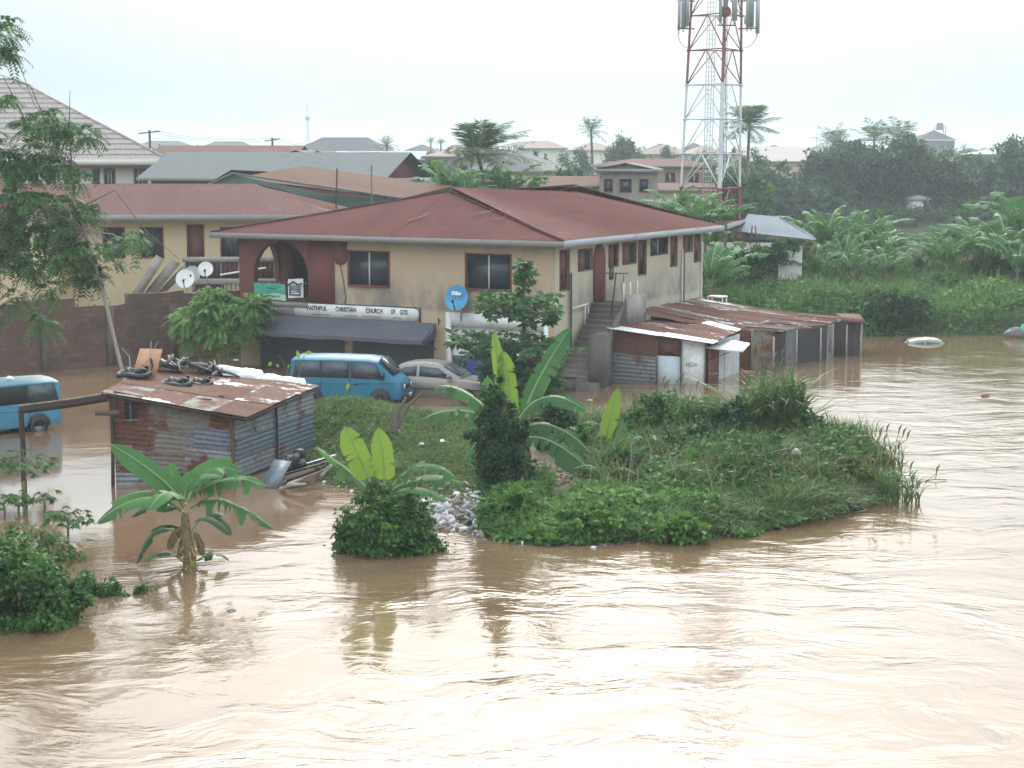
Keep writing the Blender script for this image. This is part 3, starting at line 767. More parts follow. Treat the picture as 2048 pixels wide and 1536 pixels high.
def tree(name, label, loc, lobes, n, L, W, mat, rg, trunk_r=.2, group=None, clump=90, droop=.3, cat='tree', trunk_top=None, flat=.5, stuff=False):
    t = thing(name, label, cat, loc, 0, group)
    mb = MB(); crown(mb, rg, lobes, n, L, W, clump=clump, droop=droop, flat=flat); mb.build('crown', M[mat], t)
    lb = np.array(lobes, float); c = lb[:, :3].mean(0); mb = MB()
    fork = V3(c[0] * .2, c[1] * .2, max(.3, (lb[:, 2] - lb[:, 5]).min() * .8)) if trunk_top is None else V3(*trunk_top)
    branch(mb, rg, (0, 0, -.4), fork, trunk_r, trunk_r * .75)
    for q in lb[:7]: branch(mb, rg, fork, q[:3] + V3(0, 0, q[5] * .3), trunk_r * .5, trunk_r * .12)
    mb.build('trunk', M['bark'], t, smooth=True)
    return t
# ================================================================== THE TWO-STOREY CHURCH AND SHOP BUILDING
CORNER = at(1110, 771)
MB_ANG = R(-28)
main = thing('church_building', 'ochre two-storey building with rusty red hipped roof and shops below', 'building', CORNER, MB_ANG)
X0, YD, ZT = -15.2, 15.2, 5.5
def WP(x, y, z):                              # main-building frame -> world
    c, s = math.cos(MB_ANG), math.sin(MB_ANG)
    return V3(CORNER[0] + x * c - y * s, CORNER[1] + x * s + y * c, z)
fh = [(-14.25, -9.83, -.8, 1.95), (-9.46, -5.52, -.8, 1.95), (-4.7, -.5, -.8, 2.15), (-9.58, -7.66, 3.66, 5.02), (-3.98, -2.0, 3.7, 5.05)]
mb = MB()
U = lambda x: x - X0
# ground floor + upper floor right of the balcony
wall(mb, (X0, 0), 0, 15.2, -1, 2.75, [(U(a), U(b), c, d) for a, b, c, d in fh[:3]], .25)
wall(mb, (-11.6, 0), 0, 11.6, 2.75, ZT, [(a + 11.6, b + 11.6, c, d) for a, b, c, d in fh[3:]], .16)
mb.build('front_wall', M['plaster'], main)
sw = [(.42, 1.17, 3.75, 5.25), (2.06, 3.28, 4.42, 5.2), (4.95, 5.8, 4.42, 5.27), (6.34, 7.64, 4.45, 5.27), (7.94, 8.7, 3.9, 5.3), (9.25, 11.05, 4.68, 5.46), (11.49, 12.15, 4.08, 5.35), (12.95, 13.95, 4.64, 5.3), (14.24, 14.9, 4.12, 5.3)]
mb = MB(); wall(mb, (0, 0), math.pi / 2, YD, -1, ZT, sw, .16); mb.build('side_wall', M['plaster_side'], main)
mb = MB(); wall(mb, (0, YD), math.pi, 15.2, -1, ZT); wall(mb, (X0, YD), -math.pi / 2, YD - 2.8, -1, ZT); wall(mb, (X0, 2.8), -math.pi / 2, 2.8, -1, 2.75)
mb.build('rear_wall', M['plaster'], main)
# balcony: floor, back wall with a dark arch, side wall
mb = MB(); mb.box2((X0 - .1, -.12, 2.6), (-11.6, 2.8, 2.8)); mb.build('balcony_floor', M['concrete'], main)
def arch_panel(p, x0, x1, z0, z1, ax0, ax1, spring, y, t, mat, name, axis='x', crown=.12):
    """wall panel with an arched opening ax0..ax1 springing at `spring`"""
    mb = MB(); n = 14; cx = (ax0 + ax1) / 2; rx = (ax1 - ax0) / 2; rz = z1 - crown - spring
    th = np.linspace(math.pi, 0, n); cur = [(cx + rx * math.cos(a), spring + rz * math.sin(a)) for a in th]
    def P(u, z, k): return V3(u, y + k, z) if axis == 'x' else V3(y - k, u, z)
    for k in (0, t):
        if ax0 > x0: mb.quad(P(x0, z0, k), P(ax0, z0, k), P(ax0, z1, k), P(x0, z1, k))
        if ax1 < x1: mb.quad(P(ax1, z0, k), P(x1, z0, k), P(x1, z1, k), P(ax1, z1, k))
        for (a, b), (c, d) in zip(cur[:-1], cur[1:]): mb.quad(P(a, b, k), P(c, d, k), P(c, z1, k), P(a, z1, k))
    for (a, b), (c, d) in zip(cur[:-1], cur[1:]): mb.quad(P(a, b, 0), P(a, b, t), P(c, d, t), P(c, d, 0))
    mb.quad(P(ax0, z0, 0), P(ax0, z0, t), P(ax0, spring, t), P(ax0, spring, 0)); mb.quad(P(ax1, z0, 0), P(ax1, z0, t), P(ax1, spring, t), P(ax1, spring, 0))
    if ax0 > x0: mb.quad(P(x0, z0, 0), P(x0, z0, t), P(x0, z1, t), P(x0, z1, 0))
    return mb.build(name, M[mat], p)
a1 = arch_panel(main, X0, -11.6, 2.8, ZT, -14.45, -11.65, 3.9, .0, .3, 'maroon', 'balcony_arch')
arch_panel(main, X0, -11.6, 2.8, ZT, -14.7, -12.1, 3.7, 2.8, .2, 'plaster', 'balcony_rear_wall')
arch_panel(main, .3, 2.75, 2.8, ZT, .34, 2.65, 3.7, X0 + .22, .22, 'maroon', 'balcony_side_arch', axis='y')
mb = MB(); mb.box2((X0, 2.7, 2.8), (X0 + .85, 2.82, ZT)); mb.build('balcony_pier', M['brown'], main)
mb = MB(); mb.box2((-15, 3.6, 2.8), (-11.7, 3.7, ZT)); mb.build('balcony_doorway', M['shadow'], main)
rail = MB(); rail.box2((-14.4, .1, 3.58), (-11.62, .16, 3.64)); rail.box2((-14.4, .1, 2.92), (-11.62, .16, 2.97)); rail.build('handrail', M['maroon'], main)
for i in range(15):
    b = MB(); x = -14.35 + i * .19; b.box2((x, .11, 2.96), (x + .03, .15, 3.6)); b.build('baluster', M['maroon' if i % 3 else 'white'], main)
# maroon wall panel beside the arch with its hanging half-arch
mb = MB(); mb.box2((-11.6, -.06, 2.78), (-10.3, -.004, ZT - .02)); mb.build('painted_panel', M['maroon'], main)
pts = [(-10.3, -.004, ZT - .02), (-10.3, -.004, 4.75)] + [(-10.3 + .32 + .32 * math.cos(math.pi + a), -.004, 4.75 - .3 * math.sin(a)) for a in np.linspace(0.01, math.pi, 9)] + [(-9.66, -.004, ZT - .02)]
mb = MB(); mb.poly_prism(pts, (0, -.05, 0)); mb.build('painted_spandrel', M['maroon'], main)
# windows
window(main, (0, 0), 0, -9.58, -7.66, 3.66, 5.02, 'brown', 'dark_glass', fw=.07, sill=True)
window(main, (0, 0), 0, -3.98, -2.0, 3.7, 5.05, 'brown', 'dark_glass', fw=.07, sill=True)
for i, (a, b, c, d) in enumerate(sw):
    w = window(main, (0, 0), math.pi / 2, a, b, c, d, 'brown' if i != 5 else 'shutter', 'dark_glass', fw=.06, mull=1 if i in (0, 2, 3, 5, 7) else 0, mullmat='white' if i in (3, 5) else 'brown')
    if i in (0, 4, 6, 8):                      # tall windows: brown casement folded over the upper half
        s = MB(); s.box2((-.04, a + .02, c + (d - c) * .42), (.0, a + (b - a) * .62, d - .02)); s.build('casement', M['brown'], w)
    if i in (1, 2, 3, 7):
        s = MB(); s.box2((.02, a - .05, c), (.06, a + (b - a) * .36, d)); s.build('casement', M['brown'], w)
for a, z0 in ((4.98, 3.86),): 
    s = MB(); s.box2((0.005, a, z0), (.05, a + .38, 4.36)); s.build('lower_casement', M['shutter'], main)
# the maroon arched doorway on the side
pts = [(.006, 3.42, 3.05), (.006, 4.5, 3.05), (.006, 4.5, 4.75)] + [(.006, 3.96 + .54 * math.cos(a), 4.75 + .66 * math.sin(a)) for a in np.linspace(.15, math.pi - .15, 9)] + [(.006, 3.42, 4.75)]
mb = MB(); mb.poly_prism(pts, (.06, 0, 0)); mb.build('arched_door', M['maroon'], main)
# roof, boards
A, Bq, Cq, Dq = V3(X0 - .95, -.75, 5.72), V3(.72, -.75, 5.72), V3(.72, YD + .8, 5.72), V3(X0 - .95, YD + .8, 5.72)
ra, rb = V3(-7.1, 4.1, 7.45), V3(-5.6, 13.6, 7.5)
for s in ([A, Bq, ra], [Bq, Cq, rb, ra], [Cq, Dq, rb], [Dq, A, ra, rb]): roof_poly(main, 'roof', s, 'roof_red', pitch=.15, amp=.022)
rc = MB(); 
for a_, b_ in ((ra, rb), (Bq, ra), (A, ra), (Cq, rb)): rc.bar(a_ + V3(0, 0, .02), b_ + V3(0, 0, .02), .14, .03)
rc.build('ridge_cap', M['roof_red'], main)
mb = MB(); x0, x1, y0, y1 = A[0], Bq[0], A[1], Cq[1]
mb.box2((x0, y0 - .03, 5.48), (x1, y0, 5.71)); mb.box2((x0, y1, 5.48), (x1, y1 + .03, 5.74)); mb.box2((x0 - .03, y0 - .03, 5.48), (x0, y1, 5.74)); mb.build('fascia', M['fascia'], main)
for i in range(5):
    L = (y1 - y0) / 5; f = MB(); f.box2((x1, y0 + i * L, 5.47 + (i % 2) * .012), (x1 + .03 + (i % 2) * .006, y0 + (i + 1) * L - .03, 5.73)); f.build('fascia_board', M['fascia_pale'], main)
mb = MB(); mb.quad((x0, y0, 5.52), (x0, y1, 5.52), (x1, y1, 5.52), (x1, y0, 5.52)); mb.build('soffit', M['concrete'], main)
for i, (px, py, ln, a_) in enumerate(((838, 438, .5, .9), (968, 428, .4, .5), (1128, 470, .35, -.2), (545, 425, .3, .8), (1000, 440, .25, .4))):
    n_ = np.cross(Bq - A, ra - A); n_ = norm(n_); o_w = WP(*A); nw = WP(*(A + n_)) - o_w; d_ = ray(px, py); t_ = ((o_w - V3(0, 0, CAMH)) @ nw) / (d_ @ nw); p_ = V3(0, 0, CAMH) + d_ * t_ - CORNER
    c_, s_ = math.cos(-MB_ANG), math.sin(-MB_ANG); q_ = V3(p_[0] * c_ - p_[1] * s_, p_[0] * s_ + p_[1] * c_, p_[2]) + n_ * .06
    e_ = norm(norm(Bq - A) * math.cos(a_) + norm(np.cross(n_, norm(Bq - A))) * math.sin(a_)) * ln; mb = MB(); mb.bar(q_ - e_, q_ + e_ + n_ * .03, .05, .02); mb.build('lifted_flashing', M['fascia'], main)
# roller shutters, piers, white shopfront
def slats(parent, name, x0, x1, z0, z1, y, mat, step=.12):
    mb = MB(); k = int((z1 - z0) / step); zz = np.linspace(z0, z1, k * 2 + 1); P = np.zeros((2, len(zz), 3))
    P[0, :, 0] = x0; P[1, :, 0] = x1; P[:, :, 2] = zz; P[:, :, 1] = y + .03 * (np.arange(len(zz)) % 2)
    mb.grid(P); return mb.build(name, M[mat], parent)
slats(main, 'roller_shutter', -14.25, -9.83, -.8, 1.95, .15, 'shutter'); slats(main, 'roller_shutter', -9.46, -5.52, -.8, 1.95, .15, 'shutter')
w = slats(main, 'roller_shutter', -4.7, -.5, .95, 2.15, .15, 'white', .16); w['label'] = 'white roller shutter'
mb = MB(); mb.box2((-4.7, .12, -.8), (-.5, .17, .95)); k = mb.build('shop_door', M['blue_wall'], main); k['label'] = 'indigo lower shopfront'
mb = MB(); mb.box2((-4.95, -.03, -.8), (-4.7, -.003, 2.7)); mb.box2((-4.7, -.03, 2.15), (-.5, -.003, 2.7)); mb.box2((-.5, -.03, -.8), (-.3, -.003, 2.7)); mb.build('shopfront_surround', M['white'], main)
# sign band with lettering
mb = MB(); mb.box2((-14.3, -.10, 2.27), (-12.3, -.003, 2.74)); k = mb.build('peeled_band', M['concrete'], main)
mb = MB(); pts = [(-12.3, -.10, 2.25)] + [(-6.45 + .28 * math.cos(a), -.10, 2.52 + .27 * math.sin(a)) for a in np.linspace(-math.pi / 2, math.pi / 2, 8)] + [(-12.3, -.10, 2.79)]
mb.poly_prism(pts, (0, .095, 0)); band = mb.build('sign_band', M['white'], main)
mb = MB(); mb.box2((-11.9, -.105, 2.795), (-6.3, -.003, 2.83)); mb.box2((-6.17, -.09, 2.2), (-6.13, -.003, 2.83)); mb.build('band_edge', M['shutter'], main)
def text(parent, s, size, loc, rot, mat, name='lettering', width=None, bold=0.0, align='CENTER'):
    c = bpy.data.curves.new(name, 'FONT'); c.body = s; c.size = size; c.align_x = align; c.align_y = 'CENTER'; c.extrude = .003; c.offset = bold
    o = bpy.data.objects.new(name, c); COL.objects.link(o)
    dg = bpy.context.evaluated_depsgraph_get(); me = bpy.data.meshes.new_from_object(o.evaluated_get(dg)); bpy.data.objects.remove(o)
    o = bpy.data.objects.new(name, me); COL.objects.link(o); me.materials.clear(); me.materials.append(M[mat])
    if width:
        xs = [v.co.x for v in me.vertices]; k = width / (max(xs) - min(xs))
        for v in me.vertices: v.co.x *= k
    o.location = loc; o.rotation_euler = rot; o.parent = parent; return o
FR = (math.pi / 2, 0, 0)
for s, px, pw in (('FAITHFUL', -11.15, 1.0), ('CHRISTIAN', -9.70, 1.02), ('CHURCH', -8.30, .80), ('OF', -7.40, .22), ('GOD', -6.88, .38)):
    text(band, s, .27, (px, -.108, 2.60), FR, 'ink', width=pw, bold=.006)
mb = MB()
for i, (a, b) in enumerate(((-10.9, .5), (-9.4, .35), (-8.4, .5), (-7.2, .2))): mb.box2((a - b, -.106, 2.33 + .01 * i), (a + b * .8, -.102, 2.36 + .01 * i))
mb.build('small_print', M['scrap'], band)
# little round emblem on the peeled band
em = MB(); a = np.linspace(0, 2 * math.pi, 13)[:-1]; em.poly_prism([(-13.25 + .13 * math.cos(t), -.112, 2.52 + .13 * math.sin(t)) for t in a], (0, .01, 0)); e0 = em.build('emblem', M['scrap'], main)
em = MB(); em.poly_prism([(-13.35, -.118, 2.45), (-13.15, -.118, 2.45), (-13.25, -.118, 2.53)], (0, .005, 0)); em.poly_prism([(-13.30, -.118, 2.53), (-13.20, -.118, 2.53), (-13.25, -.118, 2.63)], (0, .005, 0)); em.build('emblem_mark', M['white_clean'], e0)
# awning
n = 40; xs = np.linspace(-14.4, -5.35, n); P = np.zeros((n, 5, 3))
for j, t in enumerate(np.linspace(0, 1, 5)):
    P[:, j, 0] = xs + .12 * math.sin(t * 3); P[:, j, 1] = -.11 - 1.15 * t; P[:, j, 2] = 2.23 - .62 * t - .05 * math.sin(t * math.pi) + (.05 * (vnoise(xs, xs * 0, .7, 4) - .5) * t)
mb = MB(); mb.grid(P)
v = P[:, -1].copy(); v2 = v.copy(); v2[:, 2] -= .12 + .05 * vnoise(xs, xs * 0, .35, 6); v2[:, 1] -= .01; mb.grid(np.stack([v, v2], 1))
mb.add([P[-1, 0], P[-1, 2], P[-1, 4], P[-1, 4] - V3(.1, -.1, .28), P[-1, 0] - V3(0, 0, .55)], [(0, 1, 2, 3), (0, 2, 3, 4)])
mb.build('awning', M['awning'], main, smooth=True)
for x in (-14.3, -9.7, -5.4):
    p = MB(); p.bar((x, -1.2, 1.62), (x, -.02, 1.15), .035); p.build('awning_stay', M['wood_dark'], main)
p = MB(); p.bar((-5.2, -.02, 2.35), (-5.0, -.5, 2.3), .03); p.bar((-5.0, -.5, 2.2), (-5.0, -.5, 2.5), .04); p.build('bracket', M['wood_dark'], main)
# drain pipes on the side and front
for y, za, zb, x, mt in ((1.27, -.5, 4.4, .1, 'steel'), (1.17, -.5, 4.35, .12, 'wood_dark'), (12.63, 2.0, 4.75, .1, 'white'), (12.75, 2.0, 4.7, .12, 'wood_dark'), (14.98, 2.3, 4.75, .08, 'white'), (2.5, 1.4, 3.0, .1, 'white'), (2.75, 1.2, 2.9, .12, 'white'), (3.5, 2.1, 3.6, .5, 'steel')):
    if y == 3.5: continue
    p = MB(); p.tube([(x, y, za), (x, y, zb)], .035, 6); p.build('drain_pipe', M[mt], main)
p = MB(); p.tube([(.1, 1.3, 2.95), (.5, 1.9, 3.1)], .03, 6); p.build('overflow_pipe', M['white'], main)
p = MB(); p.tube([(-10.05, -.02, 4.6), (-9.9, -.03, 4.0), (-9.75, -.03, 3.1), (-9.8, -.03, 2.85)], .025, 5); p.build('hanging_cable', M['scrap'], main)

# side stairs (a part of the building)
st = MB(); N = 15
for i in range(N):
    y1_ = 3.2 - i * .235; z = 3.0 - i * .2
    st.box2((.25, y1_ - .26 - .003 * i, -.8), (1.45, y1_ + .01, z - .2 + .2))
M['tread'] = plain('tread_concrete', (.17, .15, .13), .9, var=.25, dirt=(.08, .07, .06), dirt_amt=.7)
stairs = st.build('stairs', M['concrete_dark'], main)
for i in range(N):
    t_ = MB(); y1_ = 3.2 - i * .235; z = 3.0 - i * .2; t_.box2((.24, y1_ - .29, z + .003), (1.46, y1_ - .02, z + .035)); t_.build('tread', M['tread'], stairs)
st = MB(); st.box2((.02, 3.2, -.8), (1.6, 4.7, 3.02)); st.build('landing', M['concrete_dark'], main)
st = MB(); st.poly_prism([(1.46, 3.2, 2.95), (1.46, 3.2, 3.25), (1.46, .6, 1.05), (1.46, .6, .1)], (.14, 0, 0)); st.build('stair_parapet', M['concrete_dark'], main)
st = MB(); st.box2((1.5, 3.25, 2.0), (1.72, 4.9, 3.35)); st.build('landing_parapet', M['concrete'], main)
st = MB(); st.box2((1.47, .05, -.8), (2.0, .95, 2.1)); st.build('pier', M['concrete_dark'], main)
st = MB(); st.box2((.5, -1.3, -.8), (2.1, -.35, .28)); st.build('stair_foot', M['concrete_dark'], main)
for y in (2.95, 3.6, 4.3):
    st = MB(); st.bar((1.55, y + .1, 3.1), (1.55, y + .1, 3.9), .04); st.build('railing_post', M['white'], main)

# things fixed or hung on the building, each its own
a = thing('television_aerial', 'bent T-shaped aerial pole standing on the side stair landing', 'aerial', WP(1.3, 2.4, 2.6), MB_ANG)
m_ = MB(); m_.bar((0, 0, 0), (0, .45, 1.7), .045); m_.build('pole', M['wood_dark'], a)
m_ = MB(); m_.bar((0, -.8, 1.78), (0, 1.6, 1.62), .045); m_.build('crossbar', M['wood_dark'], a)
m_ = MB(); m_.bar((0, 1.15, .5), (0, 1.2, 1.62), .03); m_.build('stay', M['scrap'], a)
def dish(name, label, c, r, face, mat, cat='satellite dish', group=None, words=None, arm=True):
    """round bowl at world point c facing direction face"""
    t = thing(name, label, cat, c, 0, group); f = norm(V3(*face)); q = Vector(f).to_track_quat('Z', 'Y').to_matrix()
    Mq = np.array(q)
    mb = MB(); n = 28; rr = np.linspace(0, 1, 6); th = np.linspace(0, 2 * math.pi, n + 1)
    P = np.stack([np.stack([r * q_ * np.cos(th), r * q_ * np.sin(th), np.full(n + 1, .18 * r * (q_ ** 2 - 1))], -1) for q_ in rr])
    P2 = P.copy(); P2[..., 2] -= .02
    mb.grid(P @ Mq.T); mb.grid(P2[::-1] @ Mq.T); mb.grid(np.stack([P[-1], P2[-1]]) @ Mq.T)
    b = mb.build('bowl', M[mat], t, smooth=True)
    m2 = MB(); tip = Mq @ V3(0, 0, r * .55); dn = Mq @ V3(0, -r, 0) if (Mq @ V3(0, -r, 0))[2] < 0 else Mq @ V3(0, r, 0)
    if arm: m2.bar(dn * .98, tip + dn * .35, .035); m2.box(tip + dn * .35, (.09, .09, .12)); m2.build('feed_arm', M['rubber'], t)
    m3 = MB(); m3.bar(-f * .1 * r, -f * .35 + V3(0, 0, -.1), .06); m3.bar(-f * .35 + V3(0, 0, -.1), -f * .4 + V3(0, 0, -r - .35), .06); m3.build('mount', M['steel'], t)
    return t, Mq
bd = WP(-4.22, -.42, 3.33)
M['dish_blue'] = plain('dish_blue', (.045, .30, .52), .5, var=.12, dirt=(.16, .36, .5), dirt_scale=1.5, dirt_amt=.4)
dt, Mq = dish('satellite_dish', 'bright blue satellite dish with white lettering on the ochre front wall', bd, .52, (-.42, -.86, .22), 'dish_blue')
up = norm(V3(0, 0, 1) - norm(V3(-.42, -.86, .22)) * .22 / 1); fz = norm(V3(-.42, -.86, .22)); xx_ = np.cross(up, fz)
tx = text(dt, 'DStv', .2, (0, 0, 0), (0, 0, 0), 'white_clean', width=.44, bold=.012)
tx.matrix_local = Matrix(((*[xx_[0], up[0], fz[0]], (up * .17 + fz * .035)[0]), (*[xx_[1], up[1], fz[1]], (up * .17 + fz * .035)[1]), (*[xx_[2], up[2], fz[2]], (up * .17 + fz * .035)[2]), (0, 0, 0, 1)))
def banner(name, label, x0, x1, z0, z1, y, mats):
    t = thing(name, label, 'banner', WP((x0 + x1) / 2, y, z0), MB_ANG)
    n = 14; xs = np.linspace(-(x1 - x0) / 2, (x1 - x0) / 2, n); H = z1 - z0
    for k, (a, b, mt) in enumerate(mats):
        P = np.zeros((n, 4, 3)); P[:, :, 0] = xs[:, None]; P[:, :, 2] = H * np.linspace(a, b, 4)[None, :] + .02 * np.sin(xs * 5)[:, None]; P[:, :, 1] = .025 * np.sin(xs * 7 + k)[:, None]
        mb = MB(); mb.grid(P); mb.grid((P + V3(0, .01, 0))[::-1]); mb.build('cloth' if k == 0 else 'panel', M[mt], t)
    return t
M['ban_green'] = plain('banner_green', (.06, .36, .25), .6, var=.25, scale=2); M['ban_pale'] = plain('banner_mint', (.42, .66, .52), .6, var=.1)
g = banner('banner', 'green and mint banner tied to the balcony railing', -14.42, -12.78, 2.86, 3.56, -.04, ((.38, 1, 'ban_green'), (0, .38, 'ban_pale')))
for s, z, w_, sz in (('REVIVAL', .50, .5, .11), ('SUNDAY SERVICE', .17, .95, .10)): text(g, s, sz, (.1, -.045, z), FR, 'ink', width=w_)
g = banner('banner', 'white and grey poster hung beside the green banner on the balcony', -12.64, -11.88, 3.0, 3.8, -.04, ((0, 1, 'white'),))
mb = MB(); mb.box2((-.3, -.05, .1), (.27, -.04, .52)); mb.build('print_panel', M['scrap'], g); mb = MB(); mb.bar((-.36, -.05, .52), (-.1, -.05, .68), .05); mb.bar((-.1, -.05, .68), (.15, -.05, .56), .05); mb.bar((.15, -.05, .56), (.36, -.05, .63), .05); mb.build('printed_stripe', M['ink'], g)
mb = MB(); mb.box2((-.2, -.055, .16), (.22, -.05, .21)); mb.box2((-.2, -.055, .26), (.1, -.05, .29)); mb.build('printed_lines', M['white_clean'], g)
# ================================================================== THE YELLOW BUILDING, THE YARD WALL AND THE TOWN BEHIND
yb = thing('yellow_building', 'long yellow two-storey building with a red roof behind the yard wall', 'building', (-20.5, 92, 0), R(1.5))
def zat(py, d): return CAMH - d * (py - 300) / FPX
# local x: 0 at px ~ 217 ; building spans x -16 .. 11.5
mb = MB(); yw = [(.0, 1.0), (1.9, 2.95), (4.25, 5.0), (5.95, 6.9)]
O = -8.0
wins = [(a_ - O - .2, b_ - O - .2, zat(512, 92), zat(455, 92)) for a_, b_ in yw]; wins[2] = (wins[2][0], wins[2][1], zat(512, 92) - .1, zat(450, 92))
wall(mb, (O, 0), 0, 19, -.5, 5.95, wins, .15); wall(mb, (O + 19, 0), math.pi / 2, 9, -.5, 5.95); wall(mb, (O, 9), -math.pi / 2, 9, -.5, 5.95)
mb.build('wall', M['plaster_yellow'], yb)
for i, (a_, b_, c_, d_) in enumerate(wins): window(yb, (O, 0), 0, a_, b_, c_, d_, 'brown', 'brown' if i == 2 else 'dark_glass', mull=0 if i == 2 else 1, mullmat='shutter')
for s in ([(-16, -.9, 5.95), (11.7, -.9, 5.95), (7.0, 4.5, 7.35), (-13, 4.5, 7.5)], [(11.7, -.9, 5.95), (11.7, 9.9, 5.95), (7.0, 4.5, 7.35)], [(11.7, 9.9, 5.95), (-16, 9.9, 5.95), (-13, 4.5, 7.5), (7.0, 4.5, 7.35)]):
    roof_poly(yb, 'roof', s, 'roof_redb', pitch=.18, amp=.025)
f = MB(); f.box2((-16, -.94, 5.66), (11.72, -.9, 5.97)); f.box2((11.7, -.9, 5.66), (11.74, 9.9, 5.97)); f.build('fascia', M['fascia'], yb)
f = MB(); f.quad((-16, -.9, 5.7), (-16, 9.9, 5.7), (11.7, 9.9, 5.7), (11.7, -.9, 5.7)); f.build('soffit', M['brown'], yb)
# left wing with a recessed balcony and balustrade
wg = [(.6, 4.9, 3.35, 5.3)]
mb = MB(); wall(mb, (-8.3, -2.2), 0, 6.2, -.5, 5.66, wg, .9); wall(mb, (-2.1, -2.2), math.pi / 2, 2.2, -.5, 5.66); mb.build('wing_wall', M['plaster_yellow'], yb)
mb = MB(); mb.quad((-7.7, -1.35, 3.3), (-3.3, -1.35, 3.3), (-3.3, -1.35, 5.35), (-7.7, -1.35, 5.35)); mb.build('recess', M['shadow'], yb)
for i in range(16):
    b = MB(); x = -7.6 + i * .27; b.tube([(x, -2.1, 2.7 + .65), (x, -2.1, 3.6), (x, -2.1, 4.1)], [.05, .07, .045], 6); b.build('baluster', M['fascia'], yb)
b = MB(); b.box2((-7.7, -2.17, 4.1), (-3.4, -2.0, 4.2)); b.build('balustrade_rail', M['fascia'], yb)
# right: outside gallery with dark railing and rising concrete slabs
gx = lambda px, d=88: (px - 1024) / FPX * d + 20.5
g0, g1 = gx(362), gx(560)
b = MB(); b.box2((g0, -4.3, zat(522, 88)), (g1, -4.1, zat(512, 88))); b.build('gallery_rail', M['concrete'], yb)
b = MB(); b.box2((g0, -4.2, 2.7), (g1, -1.0, 2.85)); b.box2((g0 + .4, -4.0, 2.0), (g0 + .6, -3.8, 2.85)); b.build('gallery_floor', M['concrete'], yb)
b = MB(); b.box2((g0 + .1, -4.18, 3.0), (g1, -4.16, zat(522, 88))); b.build('gallery_screen', M['wood_dark'], yb)
for i in range(22):
    b = MB(); x = g0 + .1 + i * .215; b.box2((x, -4.24, 3.0), (x + .05, -4.18, zat(522, 88))); b.build('railing_bar', M['maroon' if i % 4 else 'concrete'], yb)
for px in (436, 446, 455, 464, 472):
    b = MB(); x = gx(px); b.box2((x, -4.1, 1.4), (x + .07, -4.0, 2.7)); b.build('railing_bar', M['fascia'], yb)
b = MB(); b.tube([(gx(437), -4.45, zat(547, 88)), (gx(528), -4.45, zat(533, 88))], .05, 6); b.build('water_pipe', M['white'], yb)
for k, (a_, b_, w_) in enumerate((((262, 600), (318, 512), .42), ((282, 600), (347, 520), .45), ((300, 600), (378, 518), .3))):
    y_ = -4.6 + k * .45; b = MB(); b.bar((gx(a_[0]), y_, zat(a_[1], 88)), (gx(b_[0]), y_ + .3, zat(b_[1], 88)), .38, w_); b.build('stair_slab', M['concrete'], yb)
b = MB(); b.box2((gx(385), -4.0, 1.2), (gx(440), -3.6, 2.7)); b.build('gallery_pier', M['concrete_dark'], yb)

for i, (px, py, r_, lb) in enumerate(((370, 557, .53, 'white satellite dish lowest of the cluster, with a crossed feed arm'), (384, 548, .47, 'white satellite dish in the middle of the cluster, partly covered'), (411, 538, .42, 'white satellite dish standing right of the other two'))):
    dish('satellite_dish', lb, atY(px, py, 86.2 + i * .35 - (i == 2) * .3), r_ * .87, (-.1 + .05 * i, -.95, .3), 'fascia_pale' if i == 1 else 'white', group='white satellite dishes by the yellow building')

# yard wall
WA, WB = at(-260, 772), at(508, 706)
wa = math.atan2(WB[1] - WA[1], WB[0] - WA[0]); WL = float(np.hypot(*(WB - WA)[:2]))
def block_material():
    m, n, l, b = new_mat('block_wall')
    tcn = n.new('ShaderNodeTexCoord'); mp = n.new('ShaderNodeMapping'); mp.inputs['Rotation'].default_value = (math.pi / 2, 0, 0); l.new(tcn.outputs['Object'], mp.inputs[0])
    br = n.new('ShaderNodeTexBrick'); l.new(mp.outputs[0], br.inputs['Vector']); br.inputs['Scale'].default_value = 1; br.inputs['Brick Width'].default_value = .46; br.inputs['Row Height'].default_value = .235; br.inputs['Mortar Size'].default_value = .012
    br.inputs['Color1'].default_value = (.125, .075, .058, 1); br.inputs['Color2'].default_value = (.165, .105, .08, 1); br.inputs['Mortar'].default_value = (.09, .06, .05, 1)
    t = noise(n, l, .7, 7, rough=.7); f = n.new('ShaderNodeMapRange'); f.inputs[1].default_value = .45; f.inputs[2].default_value = .7; f.inputs[4].default_value = .75; l.new(t.outputs[0], f.inputs[0])
    l.new(mixc(n, l, f.outputs[0], br.outputs['Color'], (.06, .045, .04)), b.inputs['Base Color']); b.inputs['Roughness'].default_value = .95
    bump(n, l, b, br.outputs['Fac'], -.5, .02); return m
M['blocks'] = block_material()
yw_ = thing('yard_wall', 'dark stained block wall along the flooded yard at the left', 'wall', WA, wa)
tops = [(0, 6.2, 2.92), (6.2, 8.9, 2.98), (8.9, 11.4, 2.62), (11.4, 14.2, 3.02), (14.2, WL, 2.92)]
for i, (a_, b_, h_) in enumerate(tops):
    mb = MB(); n_ = max(3, int((b_ - a_) / .46)); s = np.linspace(a_, b_, n_ + 1)
    hh = h_ + (vnoise(s * 3, s * 0 + i, .8, 3) - .5) * .12
    P = np.zeros((n_ + 1, 2, 3)); P[:, :, 0] = s[:, None]; P[:, 0, 2] = -1; P[:, 1, 2] = hh
    mb.grid(P); Q = P.copy(); Q[:, :, 1] = .23; mb.grid(Q[::-1]); mb.grid(np.stack([P[:, 1], Q[:, 1]], 1)); mb.quad(P[0, 0], Q[0, 0], Q[0, 1], P[0, 1]); mb.quad(P[-1, 1], Q[-1, 1], Q[-1, 0], P[-1, 0])
    mb.build('wall_section', M['blocks'], yw_)
